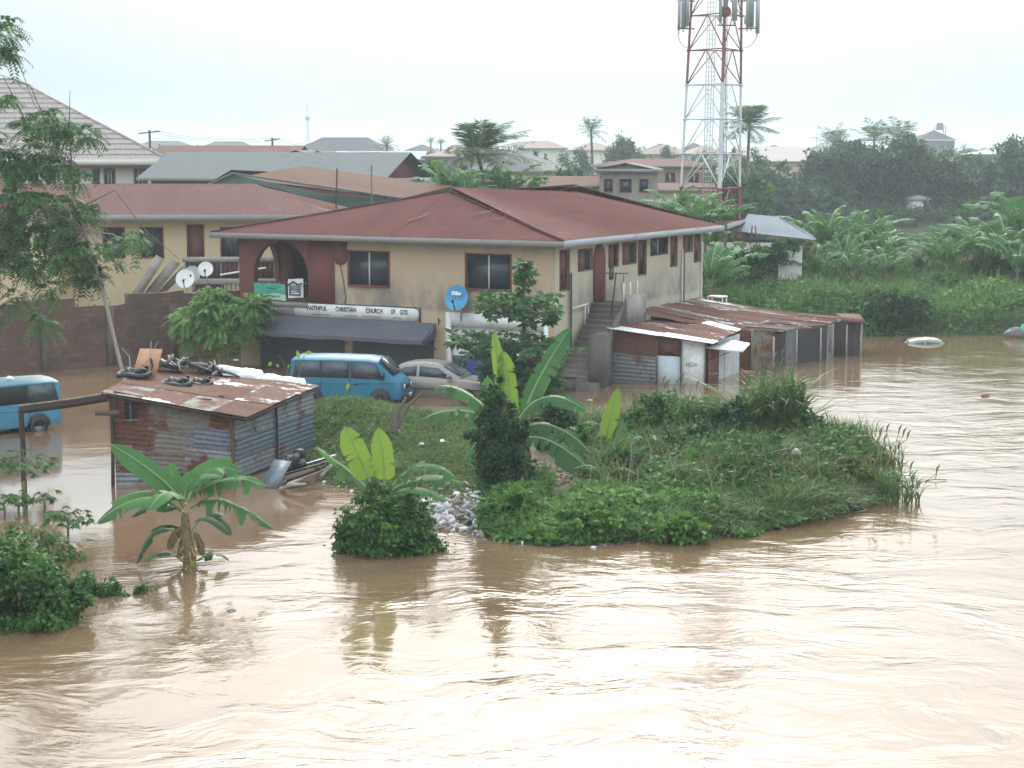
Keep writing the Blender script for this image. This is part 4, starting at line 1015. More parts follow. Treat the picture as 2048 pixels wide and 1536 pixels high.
for i in range(8):
    mb = MB(); x = 1.2 + i * 3.05
    if x > WL: break
    mb.box2((x, -.16, -1), (x + .32, -.003, 2.6 - .1 * (i % 3))); mb.build('buttress', M['concrete_dark'], yw_)

def bg(px, d, z=None): return V3((px - 1024) / FPX * d, d, 0 if z is None else z)
RG = np.random.default_rng(31)
# big pale house, far left
hd = 138; hx = 335
H = thing('pale_house', 'large pale house with a huge beige tiled roof at the far left', 'house', bg(hx, hd), R(14))
W_ = 22; D_ = 18; zt = zat(320, hd)
hw = [(W_ - (335 - a_) / FPX * hd, W_ - (335 - b_) / FPX * hd, zat(370, hd) if c_ else zat(366, hd), zat(338, hd)) for a_, b_, c_ in ((108, 122, 1), (145, 167, 1), (196, 206, 0), (218, 236, 1), (276, 298, 1))]
hw = [(a_ + .0, b_, c_, d_) for a_, b_, c_, d_ in hw]
mb = MB(); wall(mb, (-W_, 0), 0, W_ - .75, 0, zt, hw, .15); wall(mb, (-.75, 0), math.pi / 2, D_, 0, zt); mb.build('wall', M['cream'], H)
for a_, b_, c_, d_ in hw: window(H, (-W_, 0), 0, a_, b_, c_, d_, 'brown', 'dark_glass', mull=2 if b_ - a_ > .6 else 0, fw=.09)
E0, E1 = V3(-W_ - 4, -1.2, zt), V3(.3, -1.2, zt); K0, K1 = V3(-W_ - 4, 9, zt + 6.3), V3(-10.8, 9, zt + 6.3); E2 = V3(.3, 19.2, zt)
for s in ([E0, E1, K1, K0], [E1, E2, K1], [E2, V3(-W_ - 4, 19.2, zt), K0, K1]): roof_poly(H, 'roof', s, 'roof_tile', pitch=.35, amp=.03)
rc = MB(); rc.bar(E1, K1, .3, .1); rc.bar(K0, K1, .3, .1); rc.build('ridge_cap', M['roof_tile'], H)
# tile courses as raised steps
for i in range(1, 16):
    t_ = i / 16; a_ = E0 * (1 - t_) + K0 * t_; b_ = E1 * (1 - t_) + K1 * t_; s = MB(); s.bar(a_ + V3(0, -.05, .06), b_ + V3(-.1, -.05, .06), .04, .08); s.build('tile_course', M['roof_tile'], H)
f = MB(); f.box2((-W_ - 4, -1.25, zt - .35), (.33, -1.2, zt + .05)); f.box2((.3, -1.2, zt - .35), (.35, 19, zt + .05)); f.build('fascia', M['cream'], H)
f = MB(); f.box2((-W_ - 4, -1.15, zt - .55), (.1, -.05, zt - .3)); f.build('painted_eave_shadow', M['brown'], H)  # brown strip under the eave, its dark colour stands for the eave's shadow
f = MB(); f.box2((-.62, -1.0, 0), (-.35, -.75, zt - .3)); f.build('column', M['white'], H)
f = MB(); q0 = V3(-13.7, 3.5, zt + 3.05); q1 = V3(-6.6, 1.6, zt + 1.75)
# second lower gable seen on the right hip
H2 = [V3(-6.0, .5, zt + .9), V3(.6, 1.2, zt + .02), V3(-6.6, 9, zt + 3.95)]

def W4(s, *a): return [(s, *k) for k in a]
house('small_house', 'little grey house with a pale tin roof right of the big pale house', 'house', bg(378, 128, .5), R(-24), 3.2, 3.6, zat(335, 128) - .5, None, .35, 1.0, 'x', 'concrete', 'roof_blue', W4('f', (.4, 5.2, .45, .8), (1.9, 5.2, .45, .8)) + W4('r', (.8, 5.2, .5, .8), (2.2, 5.2, .5, .8)), hip=False)
lg = house('long_house', 'long low house with weathered grey roof and maroon gable end', 'house', bg(529, 124, .5), R(-20), 17.5, 7, zat(357, 121) - .5, None, .7, 1.75, 'x', 'brown', 'roof_grey', (), hip=False, gablem='maroon')
for i in range(7):
    b = MB(); x = 8.8; y = 1.0 + i * .8; b.box2((x, y, 5.45), (x + .1, y + .3, 6.1)); b.build('baluster', M['white'], lg)
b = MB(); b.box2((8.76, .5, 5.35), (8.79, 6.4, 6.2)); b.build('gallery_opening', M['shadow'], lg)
# green gable with the rust-brown roof
gh = thing('green_gable_house', 'low house with dark green gable end and rust-brown roof', 'house', bg(470, 106, 0), R(-20))
zg = zat(346, 106)
roof_poly(gh, 'roof', [(10.2, 1.0, zat(398, 101)), (10.0, 9.5, zat(372, 110)), (-.2, 9.3, zg + .1), (0, 0, zg)], 'roof_rust', pitch=.2)
roof_poly(gh, 'roof', [(-2.2, 9.0, zg - 1.2), (-2.2, 0, zg - .9), (0, 0, zg), (-.2, 9.3, zg + .1)], 'roof_rust', pitch=.2)
mb = MB(); mb.poly_prism([(-2.6, -.05, zg - 1.15), (-2.6, -.05, zg - 1.9), (6.6, -.05, zg - 2.7), (10.2, .6, zg - 2.3), (10.2, .9, zat(398, 101) - .06), (6.0, -.05, zg - 1.2), (0, -.05, zg - .05)], (0, .12, 0)); mb.build('gable', M['roof_green'], gh)
mb = MB(); mb.bar((0, -.1, zg), (10.3, .9, zat(398, 101)), .08, .12); mb.bar((0, -.1, zg), (-2.7, -.1, zg - 1.1), .08, .12); mb.build('bargeboard', M['roof_grey'], gh)
mb = MB(); mb.box2((-2, .4, 0), (9.5, 9, zg - 2.2)); mb.build('wall', M['concrete_dark'], gh)
for px, py0, py1 in ((668, 337, 402), (743, 330, 398)):
    t = thing('pole', 'thin %s rod rising behind the red roof' % ('rusty leaning' if px == 668 else 'grey upright'), 'pole', atY(px, 415, 97)); z = zat(py1, 97)
    mb = MB(); top = atY(px + 6 * (px == 668), py0, 97) - np.array(t.location); mb.tube([(0, 0, -3), tuple(top)], .045, 6); mb.build('shaft', M['wood_dark' if px == 668 else 'scrap'], t)

house('dark_roof_house', 'house with a large slate-dark hipped roof on the skyline', 'house', bg(683, 250, 1), R(-4), 11.2, 9, zat(300, 250) - 1, None, .6, 1.75, 'x', 'cream', 'roof_slate', hipin=3.0)
house('blue_roof_shed', 'long shed with pale blue roof below the slate-dark roof', 'shed', bg(700, 215, 1), R(-2), 17, 7, zat(318, 215) - 1, None, .5, .95, 'x', 'cream', 'roof_blue', hip=False)
house('grey_roof_house', 'hazy house with a pale grey-green hipped roof on the skyline', 'house', bg(458, 300, 1), R(5), 11, 9, zat(302, 300) - 1, None, .6, 1.6, 'x', 'cream', 'roof_grey', hipin=4)
house('far_roof_house', 'distant pale roof just above the big beige roof edge', 'house', bg(330, 330, 1), R(5), 12, 9, zat(298, 330) - 1, None, .6, 1.5, 'x', 'cream', 'roof_grey', hipin=4)
house('red_roof_house', 'long low house with a dull red roof behind the grey roof', 'house', bg(455, 190, 1), R(-3), 14.5, 7, zat(308, 190) - 1, None, .5, .9, 'x', 'brown', 'roof_redb', hip=False)
house('gabled_shed', 'small grey gabled shed left of the pale blue roof', 'shed', bg(597, 170, 1), R(-10), 3.0, 5, zat(312, 170) - 1, None, .35, .55, 'y', 'concrete', 'roof_slate', hip=False)
house('gabled_shed', 'second small grey gabled shed, touching the pale blue roof', 'shed', bg(640, 172, 1), R(-10), 2.4, 5, zat(311, 172) - 1, None, .3, .45, 'y', 'concrete', 'roof_slate', hip=False)
house('white_shed', 'white walled shed with flat roof between skyline poles', 'shed', bg(575, 230, 1), R(0), 5, 4, zat(299, 230) - 1, None, .3, .3, 'x', 'white', 'roof_slate')
house('tan_roof_house', 'low house with a tan roof left of the blown palm', 'house', bg(905, 215, 1), R(2), 6.4, 7, zat(312, 215) - 1, None, .4, .9, 'x', 'concrete', 'roof_peach')
house('green_roof_house', 'house with grey-green roof and pale yellow wall behind the blown palm', 'house', bg(1010, 160, 1), R(-18), 6.5, 8, zat(340, 160) - 1, None, .5, 1.7, 'y', 'plaster_yellow', 'roof_grey', W4('f', (4.5, 4.4, .6, .9)))
house('white_house', 'white house with mauve-brown roof on the skyline between palms', 'house', bg(1080, 330, 2), R(-3), 8.6, 8, zat(296, 330) - 2, None, .6, 1.3, 'x', 'cream', 'roof_peach', W4('f', (1, 4.0, .9, .9), (3.4, 4.0, .9, .9), (6, 4.0, .9, .9)), hipin=3.4)
house('peach_house', 'hazy peach-roofed house behind the lone palm', 'house', bg(1190, 360, 2), R(4), 9, 8, zat(300, 360) - 2, None, .6, 1.5, 'x', 'cream', 'roof_peach')
house('low_brown_house', 'long low house with a brown roof below the round dark trees', 'house', bg(1130, 124, .6), R(-2), 6.6, 6, zat(370, 124) - .6, None, .5, .6, 'x', 'cream', 'roof_rust', hip=False)
gb = house('unpainted_house', 'unpainted grey-brown two-storey house with shallow roof behind the red roof', 'house', bg(1250, 121, .6), R(-9), 3.5, 5, zat(338, 121) - .6, None, .3, .42, 'y', 'concrete', 'roof_grey', W4('f', (.35, 5.85, .5, .8), (1.4, 5.85, .7, .8), (2.7, 5.85, .5, .8), (1.3, 3.6, .3, .5)), hip=False)
house('pink_house', 'long pinkish house with small windows left of the mast', 'house', bg(1310, 168, 1), R(-3), 11, 7, zat(330, 168) - 1, None, .5, .6, 'x', 'roof_peach', 'roof_redb', W4('f', (4.5, 5.3, .8, .8), (6.4, 5.3, .8, .8), (8.6, 5.3, .8, .8), (2.2, 5.3, .8, .8)))
house('rusty_shed', 'low shed with rust-stained roof at the foot of the mast', 'shed', bg(1362, 138, .6), R(-3), 4.4, 6, zat(377, 138) - .6, None, .4, .4, 'x', 'plaster_side', 'roof_rust', hip=False)
house('hall', 'long yellow-walled hall with a broad beige roof right of the mast', 'hall', bg(1565, 262, 1), R(0), 11.4, 16, zat(322, 262) - 1, None, .6, 2.1, 'x', 'plaster_yellow', 'roof_tile', W4('f', (6.9, 3.9, 1.3, 1.1), (9.2, 3.9, 1.3, 1.1)), hip=False)
tb = house('brick_block', 'tall grey-mauve block with pyramid roof on the right skyline', 'tower block', bg(1868, 470, 2), R(2), 8.8, 9, zat(280, 470) - 2, None, .5, 2.5, 'x', 'brick_mauve', 'roof_slate', W4('f', *[(1.0 + c_ * 2.0, 2.6 + r_ * 2.5, .8, 1.0) for r_ in range(3) for c_ in range(4)]), fas='white')
mb = MB(); mb.tube([(1.8, 5, 12.3), (1.8, 5, 14.2)], .9, 12); mb.build('water_tank', M['concrete'], tb)
mb = MB()
for x_, y_ in ((.6, 4), (3, 4), (.6, 6), (3, 6)): mb.bar((x_, y_, 9), (x_, y_, 13.6), .2)
mb.build('tank_stand', M['concrete'], tb)
house('grey_house', 'hazy grey house left of the tall skyline block', 'house', bg(1812, 400, 2), R(0), 5, 6, zat(305, 400) - 2, None, .5, 1.4, 'x', 'concrete', 'roof_grey', W4('f', (2, 3.6, .9, 1)))
house('orange_roof_house', 'house with an orange-tan roof below the tall skyline block', 'house', bg(1870, 300, 2), R(-5), 6.4, 7, zat(330, 300) - 2, None, .5, 1.5, 'x', 'cream', 'roof_peach', hipin=1.2)
house('pavilion', 'open pavilion with pale roof and white posts behind the trees', 'pavilion', bg(1852, 240, 1.5), R(0), 4.6, 4, zat(340, 240) - 1.5, None, .5, .5, 'x', 'cream', 'roof_blue')
house('long_white_house', 'long house with a white eave at the right edge of the skyline', 'house', bg(2010, 330, 2), R(0), 13, 7, zat(308, 330) - 2, None, .5, .7, 'x', 'concrete', 'roof_blue')
house('grey_gable_house', 'grey gabled roof peeking in at the right frame edge', 'house', bg(2050, 420, 2), R(0), 7, 7, zat(298, 420) - 2, None, .6, 1.0, 'x', 'cream', 'roof_slate')
house('white_hut', 'small white-roofed hut seen through the gap between bamboo clumps', 'hut', bg(1837, 216, 1.2), R(10), 2.0, 2, zat(396, 216) - 1.2, None, .25, .4, 'x', 'white', 'roof_blue')
hz = [(1128, 400), (1228, 420), (1330, 380), (1345, 520), (1385, 450), (1415, 400), (980, 450), (1940, 520), (1965, 600), (1990, 480), (1785, 520), (740, 420), (840, 430), (1320, 300), (1550, 420)]
look = [('roof_slate', 'slate'), ('roof_peach', 'peach'), ('roof_redb', 'dull red'), ('roof_grey', 'grey')]
for i, (px, d) in enumerate(hz):
    rm, wd = look[i % 4]
    house('far_house', '%s hazy house with %s roof %s' % (['tiny', 'small', 'low', 'faint'][(i // 4) % 4], wd, 'among skyline trees left of the mast' if px < 1365 and px > 1100 else 'on the skyline, right part' if px > 1500 else 'on the skyline close by the mast' if px > 1365 else 'on the skyline, left part'), 'house', bg(px, d, 2), R(RG.uniform(-15, 15)), RG.uniform(6, 10), 7, zat(304 + RG.uniform(-3, 6), d) - 2, None, .6, RG.uniform(1.2, 2), 'x', 'cream' if i % 2 else 'concrete', rm, W4('f', (1, 2.8, 1, 1), (3.5, 2.8, 1, 1)), group='far houses on the skyline')

# ruined house overgrown at the right
rh = thing('ruined_house', 'derelict pale house with grey-blue tin roof half swallowed by creeper', 'house', bg(1516, 104, 0), R(-7))
zr = zat(483, 104)
mb = MB(); wall(mb, (-2.6, 0), 0, 5.1, -.5, zr, [(3.1, 3.75, .6, zr - .8), (.3, .9, 1.6, 2.8)], .2); wall(mb, (2.5, 0), math.pi / 2, 6, -.5, zr); mb.build('wall', M['white'], rh)
mb = MB(); mb.quad((-2.6, .3, -.5), (2.4, .3, -.5), (2.4, .3, zr), (-2.6, .3, zr)); mb.build('doorway', M['brown'], rh)
zp = zat(430, 107)
roof_poly(rh, 'roof', [(-1.2, .2, zr + .62), (3.3, .1, zr + .15), (1.2, 3.4, zp), (-.6, 3.4, zp)], 'roof_steel', pitch=.2)
roof_poly(rh, 'roof', [(3.3, .1, zr + .15), (3.3, 6.6, zr + .15), (1.2, 3.4, zp)], 'roof_steel', pitch=.2)
roof_poly(rh, 'roof', [(-2.9, 6.5, zr + .5), (-2.9, .3, zr + .3), (-.9, .3, zr + .7), (-.6, 3.4, zp)], 'roof_grey', pitch=.2)
mb = MB(); mb.box2((-1.2, -.02, zr), (2.9, .1, zr + .2)); mb.build('wall_plate', M['wood_dark'], rh)
for x_, dx in ((-1.95, .15), (-1.3, 0), (-.45, .08), (-.1, -.1)):
    mb = MB(); mb.bar((x_, -.1, zr - .1), (x_ + dx, -.05, zr + .95), .08); mb.build('rafter_post', M['brown'], rh)
iv = MB(); crown(iv, RG, [(-.2, -.45, 1.6, 1.35, .55, 1.9), (.3, -.5, 3.1, 1.7, .55, .75), (-.4, -.6, .6, 1.9, .7, 1.1), (1.9, -.4, zr - .1, 1.0, .45, .35)], 9000, .2, .15, clump=60)
k = thing('creeper', 'dark creeper covering the front of the derelict house', 'creeper', bg(1516, 104, 0), R(-7)); iv.build('foliage', M['bush'], k)
# ================================================================== MAST, POLES
TD = 125.0
M['mast_white'] = plain('mast_white', (.62, .64, .64), .5, dirt=(.35, .3, .27), dirt_amt=.4)
M['mast_red'] = plain('mast_red', (.26, .075, .065), .6, dirt=(.16, .07, .06), dirt_amt=.4)
tower = thing('phone_mast', 'tall red and white three-legged lattice phone mast with antennas', 'mast', bg(1428, TD, .6), 0)
tz0 = .6
def leg_pt(k, z):                              # k 0 left, 1 right, 2 near; z above ground
    h = (z + tz0 - zat(375, TD)) / (zat(0, TD) - zat(375, TD)); 
    xl = (1364 + (1380 - 1364) * h - 1428) / FPX * TD; xr = (1482 + (1479 - 1482) * h - 1428) / FPX * TD; s = (xr - xl)
    return [V3(xl, s * .35, z), V3(xr, s * .35, z), V3((xl + xr) / 2 + .25, -s * .5, z)][k]
PH = 2.34; zn = [zat(375, TD) - tz0 + i * PH for i in range(-3, 12)]
zn[0] = -1
def colr(z): 
    z = z + tz0; return 'mast_red' if (z < zat(372, TD)) or zat(172, TD) < z < zat(172, TD) + 9.0 else 'mast_white'
for i in range(len(zn) - 1):
    a, b = zn[i], zn[i + 1]; c = colr((a + b) / 2)
    for k in range(3):
        m_ = MB(); m_.tube([leg_pt(k, a), leg_pt(k, b)], .085 if k < 2 else (.15 if b < zat(170, TD) else .11), 8); m_.build('leg', M[c], tower, smooth=True)
        if b - a < 3:
            m_ = MB(); m_.box(leg_pt(k, b), (.27, .27, .14)); m_.build('flange', M[colr(b - .1)], tower)
    for k in range(3):
        p, q = leg_pt(k, b), leg_pt((k + 1) % 3, b); mid = (p + q) / 2; p0, q0 = leg_pt(k, a), leg_pt((k + 1) % 3, a)
        m_ = MB(); m_.bar(p, q, .075); m_.build('horizontal_brace', M[colr(b - .1)], tower)
        for s_ in (p0, q0):
            m_ = MB(); m_.bar(s_, mid, .06); m_.build('diagonal_brace', M[c], tower)
lad = MB(); lx = -.55
for x in (lx - .28, lx + .28, lx - .1, lx + .1): lad.bar((x, .6, 1), (x + .35, .5, 29), .05)
for i in range(90): z = 1.2 + i * .31; lad.bar((lx - .3 + z * .0125, .6, z), (lx + .3 + z * .0125, .6, z), .035)
lad.build('cable_ladder', M['mast_white'], tower)
lad = MB(); 
for x in (.62, .72, .82): lad.bar((x, -.1, 1), (x - .3, .0, 29), .04)
lad.build('feeder_cables', M['rubber'], tower)
def antenna(x, y, z0, z1, rot, w=.32, mount=True, unit=False):
    m_ = MB(); m_.box((x, y, (z0 + z1) / 2), (w, .16, z1 - z0), rot); o = m_.build('panel_antenna', M['fascia_pale'], tower)
    m_ = MB(); m_.tube([(x, y + .22, z0 - .25), (x, y + .22, z1 + .3)], .05, 6); m_.build('antenna_pole', M['steel'], tower)
    if unit: m_ = MB(); m_.box((x + .1 * rot, y + .4, z0 + .6), (.38, .25, .62)); m_.build('radio_unit', M['white'], tower)
za = lambda py: zat(py, TD) - tz0
ax = lambda px: (px - 1428) / FPX * TD
for px, y_, t0, un, w_ in ((1352, -.2, 66, 0, .18), (1362, .3, 62, 0, .3), (1369, .0, 58, 1, .2), (1506, -.2, 73, 0, .26), (1496, .3, 60, 0, .3), (1487, .0, 62, 1, .2), (1451, -2.9, 54, 0, .34), (1434, -2.8, 30, 0, .3), (1424, -2.9, 56, 0, .2)):
    antenna(ax(px), y_, za(t0), za(t0) + 2.7, .1, w_, unit=un)
for py in (8, 62):
    m_ = MB(); z = za(py); m_.bar((ax(1350), 0.2, z), (ax(1385), .9, z), .09); m_.bar((ax(1472), .9, z), (ax(1508), .2, z), .09); m_.bar((ax(1420), -2.6, z), (ax(1455), -2.6, z), .09); m_.build('antenna_mount', M['mast_red'], tower)
m_ = MB(); th = np.linspace(0, 2 * math.pi, 15)[:-1]; m_.poly_prism([(ax(1434) + .38 * math.cos(t), -2.75, za(36) + .38 * math.sin(t)) for t in th], (0, .2, 0)); m_.build('microwave_drum', M['mast_red'], tower)
for sx, x0_, x1_ in ((0, 1351, 1376), (1, 1507, 1480)):
    m_ = MB(); m_.tube(bez(V3(ax(x0_), 0, za(66)), V3(ax(x0_) , .3, za(98)), V3(ax(x1_), .9, za(100)), 9), .022, 4); m_.build('slack_cable', M['scrap'], tower)
def pole(px, py0, py1, d, arm, lb):
    t = thing('utility_pole', lb, 'utility pole', bg(px, d, 1), 0, None); z1 = zat(py0, d) - 1
    m_ = MB(); m_.tube([(0, 0, -1), (0, 0, z1)], .13, 6); m_.build('post', M['wood'], t)
    m_ = MB(); m_.bar((-arm, -.1, z1 - .35), (arm, .1, z1 - .1), .14); m_.build('crossarm', M['wood'], t); return np.array(t.location) + V3(0, 0, z1)
pa = pole(306, 261, 290, 190, 1.1, 'wooden utility pole with crossarm beside the beige roof')
pb = pole(549, 276, 302, 200, .8, 'wooden utility pole with crossarm left of the slate-dark roof')
pc = atY(760, 300, 215)
w_ = MB()
for dz in (0, -.25):
    w_.tube(bez(pa + V3(.6, 0, dz), (pa + pb) / 2 + V3(0, 0, -1.1 + dz), pb + V3(0, 0, dz), 14), .025, 3); w_.tube(bez(pb + V3(0, 0, dz), (pb + pc) / 2 + V3(0, 0, -.7 + dz), pc + V3(0, 0, dz), 10), .025, 3)
tag(w_.build('power_line', M['scrap']), 'thin sagging power lines between the two skyline utility poles', 'power line')
m2 = thing('far_mast', 'faint slender mast standing far off above the skyline roofs', 'mast', bg(619, 650, 3), 0)
m_ = MB(); H_ = zat(207, 650) - 3
for x, y in ((-.7, 0), (.7, 0), (0, 1.1)): m_.bar((x, y, 0), (x * .5, y * .5, H_), .22)
for i in range(14):
    a = H_ * i / 14; b = H_ * (i + 1) / 14; s = 1 if i % 2 else -1; m_.bar((-.7 * s, 0, a), (.7 * s, 0, b), .14); m_.bar((.7 * s, 0, a), (0, 1.1, b), .14)
m_.build('lattice', M['mast_white'], m2); m_ = MB(); m_.box((0, 0, H_ * .78), (1.6, 1.2, 1.8)); m_.build('antenna_cluster', M['mast_white'], m2)
# ================================================================== TIN SHACKS
shack = thing('tin_shack', 'patched corrugated-iron shack with rusty roof and junk on top, standing in the flood', 'shack', (0, 0, 0))
FL, FR_, BR, BL = V3(-10.95, 49.3, 0), V3(-7.75, 49.9, 0), V3(-6.15, 55.0, 0), V3(-10.9, 54.6, 0)
zFL, zFR, zBR, zBL = 2.58, 1.88, 1.93, 2.5
root = (FL + FR_ + BR + BL) / 4; shack.location = tuple(root)
FL, FR_, BR, BL = FL - root, FR_ - root, BR - root, BL - root
def lerp(a, b, t): return a * (1 - t) + b * t
def patch(parent, name, a, b, za, zb, u0, u1, v0, v1, mat, along=1, pitch=.135, off=.0, amp=.028, skew=0, per=3):
    """sheet on the wall a->b whose top runs za->zb; u,v fractions, v0/v1 may exceed the wall a little"""
    out = norm(np.cross(b - a, V3(0, 0, 1)))
    def Q(u, v): return lerp(a, b, u) + V3(0, 0, -.25 + (lerp(za, zb, u) + .25) * v) + out * (off)
    q = [Q(u0, v0), Q(u1, v0 + skew), Q(u1, v1 + skew), Q(u0, v1)]
    return corr(parent, name, q, along, pitch, amp, mat, per=per, rows=5)
F = lambda *k, **w: patch(shack, 'wall_sheet', FL, FR_, zFL, zFR, *k, **w)
F(.0, .36, -.02, .24, 'tin_grey', off=.0); F(.33, .68, -.02, .22, 'tin_rust', off=.012); F(.62, 1.0, .0, .2, 'tin_rust', off=.0)
F(.0, .3, .22, .5, 'tin_tan', off=.015, skew=-.01); F(.28, .64, .2, .47, 'tin_tan', off=.005); F(.6, .97, .12, .33, 'tin_rust', off=.03, amp=.006)
F(.0, .33, .46, .74, 'tin_rust', off=.02); F(.3, .66, .44, .72, 'tin_tan', off=.01); F(.58, .98, .30, .56, 'tin_grey', off=.018, skew=-.02); F(.58, .98, .52, .82, 'tin_blue', off=.006, skew=-.01)
F(.0, .3, .72, 1.02, 'tin_tan', off=.008); F(.28, .66, .68, 1.01, 'tin_tan', off=.02); F(.64, 1.0, .78, .98, 'tin_tan', off=.02); F(.8, .97, .82, .97, 'tin_rust', off=.035, amp=.006)
mb = MB(); p = lerp(FL, FR_, .13); mb.box2(p + V3(-.12, -.08, 1.85), p + V3(.22, -.04, 2.3)); k = mb.build('vent_opening', M['shadow'], shack)
mb = MB(); mb.bar(p + V3(.04, -.1, 1.8), p + V3(.04, -.1, 2.32), .03); mb.bar(p + V3(-.16, -.1, 1.82), p + V3(.26, -.1, 1.84), .04); mb.build('vent_bars', M['tin_tan'], k)
S_ = lambda *k, **w: patch(shack, 'wall_sheet', FR_, BR, zFR, zBR, *k, **w)
def sideq(u0, u1, v0, v1, mat, off, name='wall_sheet'): return patch(shack, name, FR_, BR, zFR, zBR, u0, u1, v0, v1, mat, off=off)
for (u0, u1) in ((0, .5), (.48, 1.02)):
    for j, (v0, v1) in enumerate(((.14, .42), (.39, .70), (.67, 1.01))):
        sideq(u0, u1, v0, v1, ['tin_grey', 'tin_blue', 'tin_grey', 'tin_blue', 'tin_blue', 'tin_grey'][(j + int(u0 > 0) * 3) % 6], .01 + .012 * ((j + int(u0 > 0)) % 2))
corr(shack, 'wall_sheet', [BR + V3(0,0,-.2), BL + V3(0,0,-.2), BL + V3(0,0,zBL), BR + V3(0,0,zBR)], 1, .13, .018, 'tin_grey')
corr(shack, 'wall_sheet', [BL + V3(0,0,-.2), FL + V3(0,0,-.2), FL + V3(0,0,zFL), BL + V3(0,0,zBL)], 1, .13, .018, 'tin_tan')
for nm, a, b, r in (('corner_post', FR_ + V3(-.02, -.06, -.3), FR_ + V3(-.08, -.06, zFR + .02), .055), ('corner_post', FL + V3(-.06, -.04, -.4), FL + V3(-.05, -.04, zFL + .02), .03), ('wall_post', lerp(FR_, BR, .5) + V3(.06, -.04, .05), lerp(FR_, BR, .5) + V3(.05, -.04, zFR), .04)):
    mb = MB(); pts = bez(a, (a + b) / 2 + V3(.03, 0, 0), b, 7); mb.tube(pts, r, 6); mb.build(nm, M['wood_dark' if r == .04 else 'wood'], shack)
# roof sheets: columns run front to back, rows left to right
R00, R10, R11, R01 = FL + V3(-.28, -.28, zFL + .06), FR_ + V3(.42, -.35, zFR - .04), BR + V3(.2, .3, zBR + .06), BL + V3(-.2, .3, zBL + .06)
nu, nv = 6, 2
rmats = ['tin_tan', 'tin_rust', 'tin_rust', 'tin_mix', 'tin_rust', 'tin_mix', 'tin_tan', 'tin_rust', 'tin_mix', 'tin_rust', 'tin_mix', 'tin_mix']
for i in range(4):
    for j in range(3):
        u0, u1, v0, v1 = i / 4, (i + 1) / 4 + .02, j / 3, (j + 1) / 3 + .02
        def Q(u, v): return lerp(lerp(R00, R10, u), lerp(R01, R11, u), v) + V3(0, 0, .015 * (i % 2) + .02 * (j % 2) + .03 * vnoise(u * 9, v * 9, 1.3, i))
        u1 = min(u1, 1); v1 = min(v1, 1)
        corr(shack, 'roof_sheet', [Q(u0, v0), Q(u1, v0), Q(u1, v1), Q(u0, v1)], 1, .16, .012, rmats[(i * 3 + j) % 12] if not (i == 3 and j == 0) else 'tin_rust', rows=4)
for a, b in ((R00, R10), (R10, R11)):
    mb = MB(); mb.bar(a + V3(0, .04, -.06), b + V3(-.04, .04, -.06), .05, .08); mb.build('roof_rail', M['wood_dark'], shack)
mb = MB(); q = lerp(FR_, BR, .5); mb.bar(q + V3(-.3, -.3, zFR + .0), q + V3(.35, .1, zFR - .02), .12); mb.build('rafter_end', M['wood_dark'], shack)
# porch lean-to at the left: sagging rail and its posts
pl = atY(38, 818, 50.0) - root; pr = R00 + V3(.15, 0, -.04)
mid = atY(130, 803, 49.6) - root
for dz, th_, dy in ((0, .05, 0), (-.12, .16, .08)):
    mb = MB(); pts = bez(pl + V3(0, dy, dz + .08), mid + V3(0, dy, dz + .02), pr + V3(0, dy, dz), 12); mb.tube(pts, th_ * .7, 4); mb.build('porch_rail', M['wood_dark' if dy else 'tin_tan'], shack)
P3 = np.stack([bez(pl + V3(0, 0, .1), mid + V3(0, 0, .04), pr + V3(0, 0, .02), 14), bez(pl + V3(-.3, 1.6, .42), mid + V3(-.2, 1.6, .34), pr + V3(-.1, 1.5, .16), 14)], 1)
for px, z1, w_, zt_ in ((38, 0, .16, None), (206, 0, .12, None)):
    p_ = (pl if px == 38 else pr + V3(.05, .1, 0)) + V3(.03, .05, -.1); b_ = V3(p_[0] - (0 if px == 38 else .02), p_[1], -.8)
    mb = MB(); mb.tube([b_, lerp(b_, p_, .3) + V3(.0, 0, 0), lerp(b_, p_, .6) + V3(.03, 0, 0), p_], [w_ * .5, w_ * .42, w_ * .5, w_ * .52], 5); mb.build('porch_post', M['wood_dark'], shack)
mb = MB(); q = pr + V3(0, .1, -.62); mb.box2(q + V3(-.35, -.02, 0), q + V3(.3, .04, .13)); mb.build('cross_batten', M['wood'], shack)

# --- things lying on the shack roof
def roofpt(u, v, h=0): return root + lerp(lerp(R00, R10, u), lerp(R01, R11, u), v) + V3(0, 0, h + .04)
def pxroof(px, py, h=0.0):
    """point of the roof plane seen at a place in the photograph"""
    n_ = np.cross(R10 - R00, R01 - R00); d = ray(px, py); o = root + R00 - V3(0, 0, CAMH); t_ = (o @ n_) / (d @ n_); return V3(0, 0, CAMH) + d * t_ + V3(0, 0, h + .05)
def torus(mb, c, R1, r, sq=1.0, n=18, k=6, rz=0, tilt=0, arc=1.0, wob=0, rg=None):
    a = np.linspace(0, 2 * math.pi * arc, n); P = np.stack([R1 * np.cos(a), R1 * sq * np.sin(a), 0 * a], -1)
    if wob: P[:, 2] += wob * np.sin(a * 3 + 1); P[:, 0] += wob * np.sin(a * 2)
    Mz = np.array(Matrix.Rotation(rz, 3, 'Z') @ Matrix.Rotation(tilt, 3, 'X')); mb.tube(P @ Mz.T + np.array(c), r, k, caps=False)
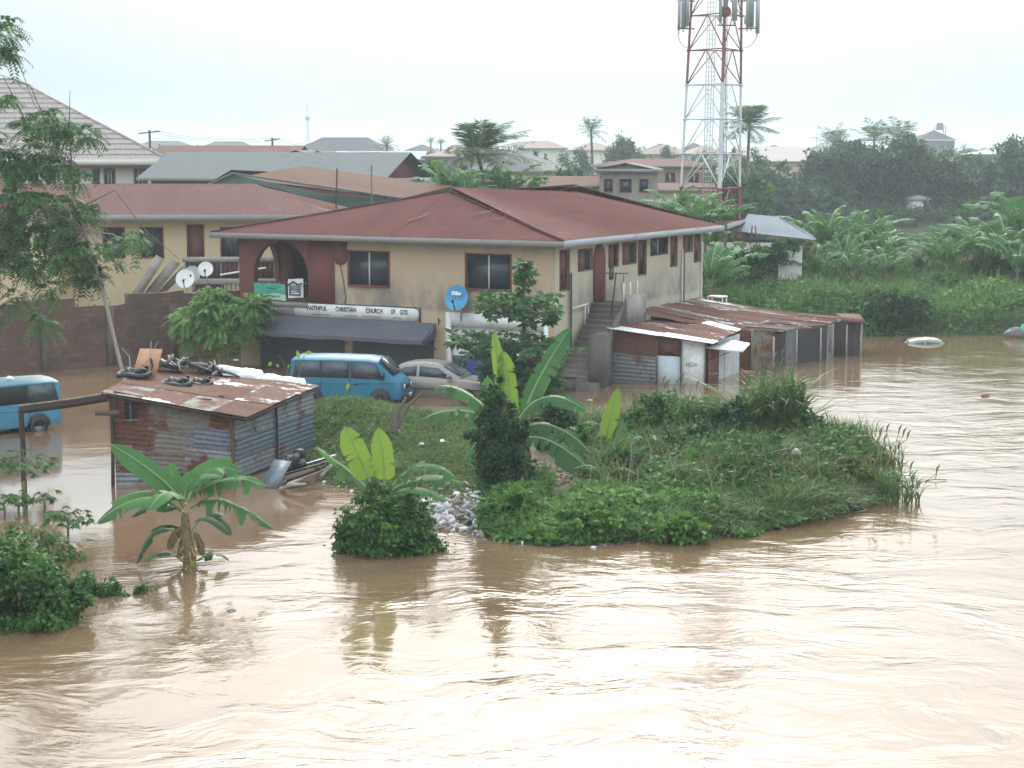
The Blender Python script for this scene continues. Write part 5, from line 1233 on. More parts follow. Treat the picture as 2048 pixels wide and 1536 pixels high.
for px, py, R1, lb in ((268, 757, .55, 'flat black rubber tyre tube at the foot of the plywood board'), (352, 776, .5, 'twisted black rubber tube in the middle of the shack roof'), (398, 777, .42, 'thick black rubber coil nearest the roof front edge')):
    p_ = pxroof(px, py); t = thing('rubber_tube', lb, 'rubber tube', p_, 0, 'rubber tubes on the shack roof'); mb = MB(); torus(mb, (0, 0, .07), R1 * .85, .08, .8, wob=.03); mb.build('ring', M['rubber'], t, smooth=True)
    mb = MB(); torus(mb, (.12, .1, .17), R1 * .6, .07, .7, rz=1, wob=.05, arc=.8); mb.build('fold', M['rubber'], t, smooth=True)
p_ = pxroof(292, 756); t = thing('plywood_board', 'tilted orange-brown plywood board standing on the shack roof', 'board', p_)
a_ = atY(264, 752, p_[1]) - p_; b_ = atY(311, 755, p_[1] + .1) - p_; c_ = atY(325, 698, p_[1] + .35) - p_; d_ = atY(280, 697, p_[1] + .3) - p_
mb = MB(); mb.slab([a_, b_, c_, d_], .03); mb.build('panel', M['ply'], t)
mb = MB(); q0 = lerp(a_, b_, .85) + V3(0, -.05, .2); q1 = lerp(d_, c_, .5) + V3(0, -.06, -.25); mb.tube([q0, lerp(q0, q1, .4) + V3(.04, 0, 0), lerp(q0, q1, .8), q1], [.015, .03, .045, .02], 5); mb.tube([q1, q1 + V3(-.25, 0, .02)], .03, 5); mb.build('split', M['wood_dark'], t)
rg5 = np.random.default_rng(55)
for i, (px0, py0, px1, py1) in enumerate(((265, 705, 290, 722), (300, 708, 320, 692))):
    a_ = atY(px0, py0, p_[1] + .5); b_ = atY(px1, py1, p_[1] + .5)
for i, (px, py, w_, lb) in enumerate(((330, 748, .5, 'bent dark metal frame right of the plywood board'), (362, 752, .6, 'grey tangle of scrap frames in the middle of the roof heap'), (398, 757, .55, 'broken grey chair-like frame beside the green sheeting'), (425, 762, .35, 'small grey scrap bundle right of the black coils'))):
    p_ = pxroof(px, py); t = thing('scrap_pile', lb, 'scrap', p_, rg5.uniform(0, 3), 'scrap on the shack roof'); t.scale = (1.7, 1.7, 1.7); 
    for j in range(7):
        mb = MB(); a_ = rg5.uniform(-.5, .5, 3) * V3(w_ * 1.6, w_, .25) + V3(0, 0, .15); b_ = rg5.uniform(-.5, .5, 3) * V3(w_ * 1.6, w_, .35) + V3(0, 0, .22); mb.bar(a_, b_, rg5.uniform(.02, .05)); mb.build('bar', M[['scrap', 'rubber', 'concrete'][j % 3]], t)
    mb = MB(); a_ = rg5.uniform(-.2, .2, 3) * V3(1, 1, 0); mb.slab([a_ + V3(-.25, -.2, .06), a_ + V3(.25, -.15, .1), a_ + V3(.22, .2, .32), a_ + V3(-.2, .2, .2)], .02); mb.build('plate', M['rubber' if i % 2 else 'scrap'], t)
def rag(name, label, cat, px, py, L_, W_, mat, rz, h=.12, group=None, seed=1):
    p_ = pxroof(px, py); t = thing(name, label, cat, p_, rz, group); n_ = 16; m__ = 9; s = np.linspace(-.5, .5, n_)[:, None]; q = np.linspace(-.5, .5, m__)[None, :]
    X_ = s * L_ + 0 * q; Y_ = q * W_ + 0 * s + .06 * np.sin(s * 9 + seed); Z_ = h * (1 - (2 * q) ** 2) * (1 - (2 * s) ** 4) + .09 * vnoise(X_ + seed * 3, Y_, .22, seed) 
    mb = MB(); mb.grid(np.stack([X_, Y_, Z_], -1)); mb.build('cloth', M[mat], t, smooth=True)
    return t
M['teal_sheet'] = plain('sheeting_grey_green', (.30, .38, .36), .4, var=.3, scale=2)
rag('plastic_sheet', 'crumpled grey-green plastic sheeting on the shack roof', 'plastic sheet', 455, 755, 1.7, 1.1, 'teal_sheet', -.1, .28, seed=3)
rag('plastic_sheet', 'second sheet, pale and folded, between green sheeting and white sacks', 'plastic sheet', 486, 766, 1.3, .7, 'fascia_pale', -.25, .2, seed=5)
for px, py, L_, s, lb in ((503, 764, .8, 2, 'small white sack lying topmost between the sheeting and the long sacks'), (528, 774, 1.4, 6, 'left one of the long white sacks on the roof back edge'), (576, 780, 1.3, 8, 'right one of the long white sacks, near the roof corner')):
    p_ = pxroof(px, py); t = thing('white_sack', lb, 'sack', p_, -.35, 'white sacks on the shack roof'); a = np.linspace(-.5, .5, 12)
    mb = MB(); rr = .19 * (1 - (2 * a) ** 6) ** .5 * (1 + .12 * np.sin(a * 14 + s)) + .01; mb.tube(np.stack([a * L_, .04 * np.sin(a * 5 + s), .17 + 0 * a], -1), rr, 9); mb.build('bag', M['white_clean'], t, smooth=True)
hs = MB(); pc_ = pxroof(405, 800); torus(hs, (0, 0, .02), .62, .022, .62, n=26, rz=.2, arc=.82, wob=.02); t = thing('hose', 'thin brown hose looped on the front of the shack roof', 'hose', pc_); hs.build('loop', M['wood'], t, smooth=True)
st_ = thing('stick', 'bare forked stick leaning behind the plywood board', 'stick', pxroof(262, 752)); 
for pts_ in ([(0, 0, 0), (-.1, .3, .5), (-.35, .4, .75)], [(0, 0, 0), (.5, .3, .45), (.75, .4, .95)], [(.5, .3, .45), (.55, .4, .95)]):
    mb = MB(); mb.tube(pts_, [.02, .012, .008][:len(pts_)], 4); mb.build('twig', M['bark_pale'], st_)

# --- scrap heap against the shack's right wall
hp = at(600, 945, .25)
t = thing('sheet_iron', 'loose grey sheet leaning at the shack corner by the scrap heap', 'metal sheet', at(543, 965, .15)); mb = MB(); mb.slab([(-.3, 0, -.1), (.15, -.15, -.15), (.5, .5, .5), (.0, .6, .55)], .02); mb.build('plate', M['tin_blue'], t)
t = thing('engine_block', 'dark greasy engine-like lump on the scrap heap', 'engine', at(592, 925, .45))
mb = MB(); mb.box((0, 0, 0), (.5, .4, .4), .4); mb.box((.12, -.1, .28), (.25, .22, .22), .8); mb.box((-.2, -.15, -.1), (.35, .3, .3), 1.1); mb.build('casing', M['rubber'], t)
for q in ((-.15, -.25, .12), (.2, -.25, .05), (.05, -.3, .22)):
    mb = MB(); th = np.linspace(0, 2 * math.pi, 10)[:-1]; mb.poly_prism([(q[0] + .1 * math.cos(a), q[1], q[2] + .1 * math.sin(a)) for a in th], (0, .1, 0)); mb.build('pulley', M['scrap'], t)
for i, (px0, py0, px1, py1, w_, mt) in enumerate(((555, 955, 655, 925, .32, 'tin_dark'), (560, 970, 640, 940, .25, 'tin_dark'), (600, 935, 660, 915, .28, 'tin_blue'))):
    a_, b_ = at(px0, py0, .22), at(px1, py1, .38); t = thing('scrap_sheet', ['long dark scrap sheet lying on top of the heap', 'dark scrap sheet lowest on the heap by the water', 'bluish scrap sheet uppermost against the shack wall'][i], 'metal sheet', a_, 0, 'scrap sheets beside the shack'); d_ = b_ - a_; s_ = norm(np.cross(d_, V3(0, 0, 1))) * w_
    corr(t, 'sheet', [V3(0, 0, 0), d_, d_ + s_ + V3(0, 0, .12), s_ + V3(0, 0, .15)], 1, .1, .02, mt)
for i, (p0, p1, r_) in enumerate((((575, 972), (655, 935), .07), ((560, 978), (612, 968), .05), ((640, 955), (665, 930), .09))):
    a_, b_ = at(*p0, .08), at(*p1, .3); t = thing('log', ['long pale driftwood log below the scrap heap', 'short driftwood stick at the water edge', 'stumpy driftwood log at the heap right end'][i], 'log', a_, 0, 'driftwood beside the scrap heap'); mb = MB(); d_ = b_ - a_; mb.tube([V3(0,0,0), d_ * .4 + V3(0, 0, .05), d_], [r_, r_ * 1.1, r_ * .6], 7); mb.build('wood', M['bark_pale'], t, smooth=True)

# ================================================================== SHEDS ON THE RIGHT
ks = thing('kiosk', 'small tin kiosk with white panels, rusty roof and little white canopy', 'kiosk', at(1410, 768))
kr = np.array(ks.location)
K = lambda px, py, z=0: at(px, py, z) - kr
kA, kB, kC, kD = K(1213, 762), K(1313, 767), K(1410, 769), K(1478, 744)
kb = V3(0, 0, 1)
def kz(px, py, d): return zat(py, d)
zA, zB, zC, zD_ = 2.15, 1.92, 1.68, 1.72
patch(ks, 'wall_sheet', kA, kB, zA, zB, 0, 1.0, 0, .6, 'tin_grey', pitch=.16, amp=.03)
patch(ks, 'wall_sheet', kA, kB, zA, zB, 0, 1.0, .58, 1.0, 'tin_rust', off=.0, amp=.006)
kM = lerp(kB, kC, .5)
mb = MB()
def panel(nm, a, b, z0, z1, z2, z3, mat, off=0., t=.03):
    out = norm(np.cross(b - a, V3(0, 0, 1))); o_ = out * off; mb = MB()
    mb.slab([a + o_ + V3(0, 0, z0), b + o_ + V3(0, 0, z1), b + o_ + V3(0, 0, z2), a + o_ + V3(0, 0, z3)], t); return mb.build(nm, M[mat], ks)
M['panel_speck'] = plain('panel_pale_blue', (.50, .57, .60), .6, var=.15, scale=6, dirt=(.38, .42, .44), dirt_scale=4, dirt_amt=.5)
panel('wall_panel', kB, kM, -.4, -.4, 1.08, 1.12, 'panel_speck')
panel('rust_panel', kB, kM, 1.12, 1.10, 1.78, 1.9, 'tin_rust', -.01)
wpnl = panel('wall_panel', kM, kC, -.4, -.4, 1.66, 1.76, 'white')
k0 = norm(kC - kM); text(wpnl, 'HO14', .26, tuple(lerp(kM, kC, .42) + V3(0, -.04, .78)), (math.pi / 2, 0, math.atan2(k0[1], k0[0])), 'scrap', width=.42)
kE = lerp(kC, kD, .3)
mb = MB(); mb.slab([kC + V3(.15, .2, -.4), kE + V3(.15, .2, -.4), kE + V3(.15, .2, 1.5), kC + V3(.15, .2, 1.5)], .03); mb.build('doorway', M['brown'], ks)
for a, b in ((.3, .55), (.56, .8), (.81, 1.0)): 
    p0, p1 = lerp(kC, kD, a), lerp(kC, kD, b); corr(ks, 'side_panel', [p0 + V3(0, 0, -.4), p1 + V3(0, 0, -.4), p1 + V3(0, 0, 1.62), p0 + V3(0, 0, 1.6)], 0, .2, .006, 'tin_pale')
for p0 in (kB + V3(0, -.03, 0), kM + V3(0, -.03, 0), kC + V3(0, -.03, 0), kE, kA): m_ = MB(); m_.bar(p0 + V3(0, 0, -.4), p0 + V3(0, 0, 1.7), .05); m_.build('frame_post', M['wood'], ks)
# roof in sheets, pale front lip
f0, f1 = at(1214, 652, 0), 0
G0, G1, G2, G3 = kA + V3(-.05, -.45, zA + .03), kC + V3(.25, -.5, zC - .02), kD + V3(.1, .25, zD_ + .02), kA + V3(.2, 0, 0) + (kD - kC) + V3(1.35, .6, zA + .12)
for i in range(2):
    for j in range(6):
        u0, u1, v0, v1 = [(0, .5), (.48, 1)][i][0], [(0, .5), (.48, 1)][i][1], j / 6, (j + 1) / 6 + .02
        v1 = min(v1, 1)
        def Q(u, v): return lerp(lerp(G0, G1, u), lerp(G3, G2, u), v) + V3(0, 0, .02 * i + .012 * (j % 2))
        corr(ks, 'roof_sheet', [Q(u0, v0), Q(u1, v0), Q(u1, v1), Q(u0, v1)], 1, .2, .03, ['tin_pale', 'tin_rust', 'tin_mix', 'tin_rust', 'tin_mix', 'tin_mix'][j] if not (i and j == 5) else 'tin_pale')
c0 = lerp(kC, kD, .05) + V3(.0, 0, 1.42); cn = V3(.75, -.3, 0); c1 = lerp(kC, kD, .62) + V3(0, 0, 1.5)
mb = MB(); mb.slab([c0 + V3(-.1, -.05, .05), c0 + cn * 1.0 + V3(.65, .25, -.1), c1 + cn * .9 + V3(.25, .1, -.1), c1 + V3(-.1, 0, .05)], .06); mb.build('canopy', M['white_clean'], ks)
mb = MB(); mb.bar(c0 + V3(0, 0, -.5), c0 + cn * .9 + V3(.2, 0, -.12), .04); mb.build('canopy_strut', M['wood'], ks)

shed = thing('long_shed', 'long tin shed with streaked rusty roof against the church side wall', 'shed', at(1520, 735)); sr = np.array(shed.location)
s0a, s0b = atY(1272, 622, 74.0) - sr, atY(1395, 597, 83) - sr
front = [atY(1432, 656, 75.2), atY(1562, 664, 77.2), atY(1645, 652, 80), atY(1702, 637, 84)]; front = [q - sr for q in front]
endl = [front[1], lerp(front[1], front[2], .5), front[2], lerp(front[2], front[3], .5), front[3]]
ns = 6
def endp(t): 
    x = t * (len(endl) - 1); i = min(int(x), len(endl) - 2); return lerp(endl[i], endl[i + 1], x - i)
kk = 0; sm = ['tin_rust', 'tin_mix', 'tin_mix', 'tin_rust', 'tin_tan', 'tin_rust', 'tin_mix', 'tin_rust', 'tin_mix', 'tin_tan', 'tin_rust', 'tin_rust', 'tin_mix']
for j in range(8):
    a0, a1, e0_, e1_ = lerp(s0a, s0b, j / 8), lerp(s0a, s0b, (j + 1) / 8), endp(j / 8), endp(min(1, (j + 1) / 8 + .01))
    for i in range(3):
        u0, u1 = i / 3, min(1, (i + 1) / 3 + .03); kk += 1
        cv = lambda u: V3(0, 0, -.10 * math.sin(u * math.pi) + .015 * (j % 2) + .02 * ((i + j) % 2)) + (front[0] - lerp(s0a, front[1], .56)) * (math.sin(min(u, 1) * math.pi) * .9) * max(0, 1 - (j + .0) / 3) * V3(1, 1, .4)
        corr(shed, 'roof_sheet', [lerp(a0, e0_, u0) + cv(u0), lerp(a0, e0_, u1) + cv(u1), lerp(a1, e1_, u1) + cv(u1), lerp(a1, e1_, u0) + cv(u0)], 1, .16, .03, sm[(kk * 5) % len(sm)], rows=4)
def swall(p, q, z0, z1, mat, cols=2, parent=shed, along=0, pitch=.14):
    a_, b_ = at(*p) - np.array(parent.location), at(*q) - np.array(parent.location)
    for i in range(cols): 
        u0, u1 = i / cols, (i + 1) / cols; za_, zb_ = lerp(z0, z1, u0), lerp(z0, z1, u1); o_ = norm(np.cross(b_ - a_, V3(0, 0, 1))) * .015 * (i % 2)
        corr(parent, 'wall_sheet', [lerp(a_, b_, u0) + o_ + V3(0, 0, -.5), lerp(a_, b_, u1) + o_ + V3(0, 0, -.5), lerp(a_, b_, u1) + o_ + V3(0, 0, zb_), lerp(a_, b_, u0) + o_ + V3(0, 0, za_)], along, pitch, .02, mat if isinstance(mat, str) else mat[i % len(mat)])
    m_ = MB(); m_.bar(b_ + V3(0, -.05, -.5), b_ + V3(0, -.05, z1), .07); m_.build('frame_post', M['bark_pale'], parent)
swall((1470, 742), (1503, 742), 1.75, 1.65, 'tin_rust', 1); swall((1503, 744), (1546, 744), 1.65, 1.48, ['tin_tan', 'tin_tan'], 2)
swall((1300, 735), (1470, 742), 2.2, 1.75, 'tin_rust', 3)
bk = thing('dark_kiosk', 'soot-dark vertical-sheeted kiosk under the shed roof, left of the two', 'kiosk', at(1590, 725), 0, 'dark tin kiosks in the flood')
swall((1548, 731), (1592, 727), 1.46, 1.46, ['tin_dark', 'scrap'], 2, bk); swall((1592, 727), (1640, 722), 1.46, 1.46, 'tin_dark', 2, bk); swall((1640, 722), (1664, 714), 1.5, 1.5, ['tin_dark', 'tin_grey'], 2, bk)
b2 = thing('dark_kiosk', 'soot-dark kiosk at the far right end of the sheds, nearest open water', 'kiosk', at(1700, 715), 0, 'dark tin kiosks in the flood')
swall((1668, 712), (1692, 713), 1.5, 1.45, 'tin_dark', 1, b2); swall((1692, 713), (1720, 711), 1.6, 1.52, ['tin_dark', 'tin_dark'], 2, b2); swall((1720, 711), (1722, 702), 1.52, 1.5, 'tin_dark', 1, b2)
a_ = at(1692, 713) - np.array(b2.location); mb = MB(); mb.slab([a_ + V3(-.15, -.2, 1.62), a_ + V3(.85, -.2, 1.55), a_ + V3(.9, 1.8, 1.75), a_ + V3(-.2, 1.8, 1.8)], .04); mb.build('roof', M['tin_rust'], b2)
# concrete coping strip behind the sheds
t = thing('low_wall', 'low pale wall behind the long shed roof', 'wall', at(1440, 620, .3)); mb = MB(); mb.box2((-1.6, 0, -.5), (1.6, .2, .75)); mb.build('coping', M['concrete'], t)
t = thing('water_frame', 'small white table-like frame at the far corner of the church side', 'frame', WP(.9, 14.9, 1.9), MB_ANG)
mb = MB(); mb.box2((-.4, -.3, .55), (.4, .3, .62)); mb.build('top', M['white'], t)
for x_, y_ in ((-.35, -.25), (.35, -.25), (-.35, .25), (.35, .25)): mb = MB(); mb.bar((x_, y_, -.8), (x_, y_, .55), .05); mb.build('leg', M['white'], t)
# ================================================================== VEHICLES
def loft(mb, secs):
    P = np.array(secs, float); mb.grid(P.transpose(0, 1, 2)); return mb
def wheel(parent, x, y, r=.31):
    side = 1 if y > 0 else -1
    mb = MB(); a = np.linspace(0, 2 * math.pi, 17); P = np.stack([np.stack([x + q * np.cos(a), np.full(17, y + o), r_z + q * np.sin(a)], -1) for q, o, r_z in ((r * .55, .02 * side, r), (r * .6, .06 * side, r), (r, .05 * side, r), (r, -.14 * side, r), (.05, -.14 * side, r))])
    mb.grid(P); w = mb.build('wheel', M['rubber'], parent)
    mb = MB(); mb.poly_prism([(x + r * .58 * math.cos(t), y + .03 * side, r + r * .58 * math.sin(t)) for t in a[:-1]], (0, -.04 * side, 0)); mb.build('hubcap', M['steel'], w); return w
def van(name, label, loc, rz, body, roofm, open_win=False, roll=0, extra=None):
    """minibus, nose to +x, length 4.3, origin on the ground under the middle"""
    t = thing(name, label, 'van', loc, rz); t.rotation_euler = (roll, 0, rz)
    # stations: x, half width at belt, z bottom, z belt, half width at roof edge, z roof edge, z roof centre
    st = [(-2.12, .70, .42, 1.05, .60, 1.62, 1.66), (-2.08, .78, .34, 1.08, .66, 1.74, 1.79), (-1.9, .81, .32, 1.10, .69, 1.79, 1.87), (-.6, .82, .32, 1.10, .70, 1.80, 1.90), (.8, .82, .32, 1.08, .70, 1.78, 1.88),
          (1.22, .82, .32, 1.06, .69, 1.72, 1.82), (1.45, .81, .32, 1.04, .67, 1.50, 1.58), (1.75, .80, .32, 1.02, .66, 1.21, 1.26), (2.0, .78, .34, .98, .66, 1.05, 1.08), (2.12, .72, .36, .9, .6, .95, .96), (2.16, .66, .42, .75, .5, .8, .8)]
    secs = []
    for x, w, zb, zl, wr, zr, zc in st:
        half = [(w * .96, zb), (w, zb + .12), (w * 1.0, (zb + zl) / 2), (w * .985, zl), (wr + (w - wr) * .08, zl + (zr - zl) * .93), (wr * .9, zr), (wr * .45, zc)]
        secs.append([(x, -a, b) for a, b in half] + [(x, a, b) for a, b in half[::-1]])
    S_ = np.array(secs)
    mb = MB(); mb.grid(S_[:, :5]); mb.grid(S_[:, 9:]); 
    for e in (0, -1): mb.add(np.vstack([S_[e], S_[e].mean(0)]), [(i, i + 1, 14) for i in range(13)] + [(13, 0, 14)])
    mb.quad(*[S_[a, b] for a, b in ((0, 0), (-1, 0), (-1, 13), (0, 13))])
    mb.grid(S_[5:, 4:10]); b = mb.build('body', M[body], t)
    mb = MB(); mb.grid(S_[:6, 4:10]); mb.build('roof', M[roofm], t, smooth=True)
    for sd in (-1, 1):
        def SP(x, k, off=.012):                     # point on the side between belt (k=0) and roof edge (k=1)
            xs = S_[:, 0, 0]; w = np.interp(x, xs, S_[:, 10, 1]); z = np.interp(x, xs, S_[:, 10, 2]); w2 = np.interp(x, xs, S_[:, 9, 1]); z2 = np.interp(x, xs, S_[:, 9, 2])
            return V3(x, sd * (w + (w2 - w) * k + off), z + (z2 - z) * k)
        for i, (xa, xb, xa2, xb2) in enumerate(((-1.95, -.98, -1.86, -.98), (-.88, .1, -.88, .1), (.28, 1.42, .28, 1.10))):
            q = [SP(xa, .06), SP(xb, .06), SP(xb2, .9), SP(xa2, .9)]
            if sd > 0: q = q[::-1]
            c_ = sum(q) / 4; fr = [c_ + (p - c_) * 1.09 for p in q]; fr[0] = c_ + (q[0] - c_) * 1.09
            mb = MB(); mb.slab([p + V3(0, -sd * .004, 0) for p in fr], .006); w = mb.build('window', M['rubber'], t)
            mb = MB(); mb.slab([p + V3(0, sd * .008, 0) for p in q], .006); mb.build('pane', M['shadow'] if open_win and i == 1 else M['grey_glass'], w)
        mb = MB(); p0, p1 = SP(.19, -.9, .006), SP(.19, .95, .008); mb.bar(p0, p1, .02); mb.bar(SP(-.93, -.9, .006), SP(-.93, 0, .008), .018); mb.build('door_seam', M['rubber'], t)
        mb = MB(); mb.box((.42, sd * .85, .9), (.2, .04, .05)); mb.build('door_handle', M['rubber'], t)
        mb = MB(); mb.bar(SP(-2.0, -.35, .01), SP(1.9, -.35, .01), .025); mb.build('side_moulding', M[roofm], t)
        for x in (-1.25, 1.32):
            mb = MB(); mb.poly_prism([(x + .4 * math.cos(a), sd * .845, .36 + .4 * math.sin(a)) for a in np.linspace(-.1, math.pi + .1, 12)], (0, -sd * .05, 0)); mb.build('wheel_arch', M['rubber'], t)
            wheel(t, x, sd * .80)
        mb = MB(); mb.box((2.13, sd * .52, .80), (.06, .26, .24)); h = mb.build('headlight_surround', M['rubber'], t)
        mb = MB(); mb.box((2.17, sd * .50, .80), (.03, .16, .16)); mb.build('headlight', M['white_clean'], h)
        mb = MB(); mb.bar((1.4, sd * .86, 1.12), (1.5, sd * 1.0, 1.22), .03); mb.box((1.52, sd * 1.02, 1.26), (.05, .16, .22)); mb.build('wing_mirror', M['rubber'], t)
    # windscreen and rear window
    for (i0, i1, nm, o) in ((5, 7, 'windscreen', V3(.02, 0, .012)), (1, 0, 'rear_window', V3(-.015, 0, 0))):
        if nm == 'windscreen': q = [(1.79, -.60, 1.245), (1.79, .60, 1.245), (1.29, .60, 1.76), (1.29, -.60, 1.76)]
        else: q = [(-2.125, .55, 1.15), (-2.125, -.55, 1.15), (-2.10, -.5, 1.62), (-2.10, .5, 1.62)]
        q = [np.array(p) + o + V3(0, 0, .03 if nm == 'windscreen' else 0) for p in q]; c_ = sum(q) / 4
        mb = MB(); mb.slab([c_ + (p - c_) * 1.07 for p in q], .01); w = mb.build(nm, M['rubber'], t)
        mb = MB(); mb.slab([p + o * .5 for p in q], .006); mb.build('pane', M['grey_glass'], w)
    mb = MB(); mb.box((2.17, 0, .80), (.04, .70, .16)); mb.build('grille', M['rubber'], t)
    mb = MB(); mb.box((2.2, 0, .45), (.14, 1.55, .2)); mb.build('bumper', M['rubber'], t)
    mb = MB(); mb.box((2.28, 0, .47), (.02, .42, .12)); mb.build('number_plate', M['white'], t)
    return t
WD = .88                                        # flood depth where the cars stand
p0, p1 = at(600, 802), at(812, 806)
van('minibus', 'blue minibus standing in the flood in front of the dark shop shutters', V3(-6.0, 66.8, -.22), R(-10), 'car_blue', 'car_blue')
v2 = van('minibus', 'blue minibus with a faded grey roof, cut off by the left frame edge', V3(-17.1, 58.9, -.16), R(180 + 40), 'car_blue2', 'car_roof2', open_win=True)
t = thing('white_bag', 'small white bag lying on the roof of the left minibus', 'bag', V3(-16.5, 59.0, 1.70)); mb = MB(); mb.tube([(-.12, 0, .03), (-.05, 0, .07), (.05, .02, .06), (.13, 0, .02)], [.03, .08, .07, .02], 7); mb.build('bag', M['white_clean'], t, smooth=True)

def sedan(name, label, loc, rz, body, pitch=0):
    t = thing(name, label, 'car', loc, rz); t.rotation_euler = (0, pitch, rz)
    st = [(-2.2, .70, .40, .80, .2), (-2.1, .80, .3, .88, .4), (-1.5, .85, .26, .95, .5), (-.6, .86, .25, .94, .6), (.6, .86, .25, .90, .6), (1.0, .86, .25, .88, .55), (1.7, .83, .27, .80, .5), (2.1, .76, .3, .72, .4), (2.25, .66, .36, .62, .2)]
    secs = []
    for x, w, zb, zl, k in st:
        half = [(w * .95, zb), (w, zb + .14), (w, (zb + zl) / 2 + .03), (w * .96, zl - .03), (w * .86, zl + .03), (w * .4, zl + .06)]
        secs.append([(x, -a, b) for a, b in half] + [(x, a, b) for a, b in half[::-1]])
    S_ = np.array(secs); mb = MB(); mb.grid(S_)
    for e in (0, -1): mb.add(np.vstack([S_[e], S_[e].mean(0)]), [(i, i + 1, 12) for i in range(11)] + [(11, 0, 12)])
    mb.build('body', M[body], t, smooth=True)
    cab = [(-1.62, .72, .94, .70, .98), (-1.05, .76, .94, .62, 1.33), (-.75, .77, .94, .60, 1.40), (-.2, .78, .93, .60, 1.44), (.22, .78, .92, .59, 1.41), (.42, .78, .92, .60, 1.35), (1.12, .76, .90, .70, .96)]
    secs = []
    for x, w, z0, wr, zr in cab:
        half = [(w, z0 - .04), (wr + .02, zr - .04), (wr * .93, zr), (wr * .5, zr + .035 * (zr > 1.2))]
        secs.append([(x, -a, b) for a, b in half] + [(x, a, b) for a, b in half[::-1]])
    S_ = np.array(secs); mb = MB(); mb.grid(S_); mb.build('cabin', M[body], t, smooth=False)
    for sd in (-1, 1):
        def q_(x, k, off=.012):
            xs = S_[:, 0, 0]; w = np.interp(x, xs, S_[:, 7, 1]); z = np.interp(x, xs, S_[:, 7, 2]); w2 = np.interp(x, xs, S_[:, 6, 1]); z2 = np.interp(x, xs, S_[:, 6, 2]); return V3(x, sd * (w + (w2 - w) * k + off), z + (z2 - z) * k)
        for pts in ([(-1.28, .22), (-.42, .18), (-.42, .86), (-.88, .84)], [(-.32, .18), (.86, .2), (.36, .84), (-.32, .87)]):
            q = [q_(x, k) for x, k in pts]; q = q[::-1] if sd > 0 else q; mb = MB(); mb.slab(q, .006); mb.build('side_window', M['grey_glass'], t)
        for x in (-1.35, 1.38): wheel(t, x, sd * .82, .3)
        mb = MB(); mb.box((.78, sd * .93, 1.0), (.12, .2, .13)); mb.build('wing_mirror', M[body], t)
        mb = MB(); mb.box((2.17, sd * .55, .62), (.1, .3, .13), sd * -.25); mb.build('headlight', M['white_clean'], t)
        mb = MB(); mb.bar((-1.9, sd * .875, .58), (2.0, sd * .86, .55), .03); mb.build('side_moulding', M['rubber'], t)
    for q in ([(1.06, -.64, .99), (1.06, .64, .99), (.47, .55, 1.345), (.47, -.55, 1.345)], [(-1.56, .62, 1.01), (-1.56, -.62, 1.01), (-1.1, -.56, 1.32), (-1.1, .56, 1.32)]):
        s = .015 if q[0][0] > 0 else -.015; mb = MB(); mb.slab([np.array(p) + V3(s, 0, .015) for p in q], .006); mb.build('windscreen' if s > 0 else 'rear_window', M['dark_glass'], t)
    return t
sedan('sedan', 'silver saloon car half under water beside the blue minibus', V3(-2.95, 68.3, -.30), R(-15), 'car_silver').scale = (1.12, 1.05, 1.08)
sedan('sedan', 'pale green car drowned to its roof by the right bank', V3(20.2, 86.9, -1.24), R(-3), 'car_green')
# ================================================================== VEGETATION
rg = np.random.default_rng(77)
def topx(P):
    q = P - V3(0, 0, CAMH); z = q[:, 1] * math.cos(PITCH) - q[:, 2] * math.sin(PITCH); u = q[:, 1] * math.sin(PITCH) + q[:, 2] * math.cos(PITCH)
    return 1024 + FPX * q[:, 0] / z, 768 - FPX * u / z
BARE = np.array([at(px, py, .6)[:2] for px, py in ((1062, 905), (1120, 890), (1185, 960), (1170, 1005), (1075, 1000))])
def on_bank(n, poly=None, margin=-.05):
    """n random points on the bank, optionally inside a region outlined in the photograph (laid on the ground)"""
    pl_ = SHORE if poly is None else np.array([at(px, py, .5)[:2] for px, py in poly]); out = []
    lo, hi = pl_.min(0), pl_.max(0); c = 0
    while c < n:
        q = rg.uniform(lo, hi, (n * 2, 2)); m_ = (inside_dist(q[:, 0], q[:, 1], pl_) > 0) & (inside_dist(q[:, 0], q[:, 1], SHORE) > margin); q = q[m_]; out.append(q); c += len(q)
    q = np.vstack(out)[:n]; q = q[inside_dist(q[:, 0], q[:, 1], BARE) < rg.uniform(-.05, .5, len(q))]; return np.column_stack([q, np.maximum(bank_h(q[:, 0], q[:, 1]), -.05)])
def stuff(o, label, cat): return tag(o, label, cat, kind='stuff')

# low weeds on the grassy rise behind the shack
lawn = [(600,940),(655,965),(760,1000),(960,985),(985,900),(985,836),(850,826),(700,815),(570,818),(560,850)]
P = on_bank(21000, lawn); n = len(P); dens = vnoise(P[:, 0], P[:, 1], 1.1, 12); P = P[dens > rg.random(n) * .42]; n = len(P)
mb = MB(); D = norm(np.column_stack([rg.normal(size=(n, 2)), rg.uniform(.1, .9, n)])); P[:, 2] += rg.uniform(0, .10, n)
leaves(mb, P, D, norm(rnd_dir(rg, n) * .8 + V3(0, -.5, .7)), rg.uniform(.08, .18, n), rg.uniform(.05, .10, n), np.clip(.35 + .5 * vnoise(P[:, 0], P[:, 1], .8, 3) + rg.normal(size=n) * .15, 0, 1))
stuff(mb.build('weeds', M['weeds']), 'low weeds covering the rise between the shack and the cars', 'weeds')
P = on_bank(9000, lawn); mb = MB(); blades(mb, rg, P, .13 + .14 * smooth(.5, .9, vnoise(P[:, 0], P[:, 1], 1.3, 17)), .022, .8, seg=2)
stuff(mb.build('grass', M['grass']), 'short grass on the rise between the shack and the cars', 'grass')
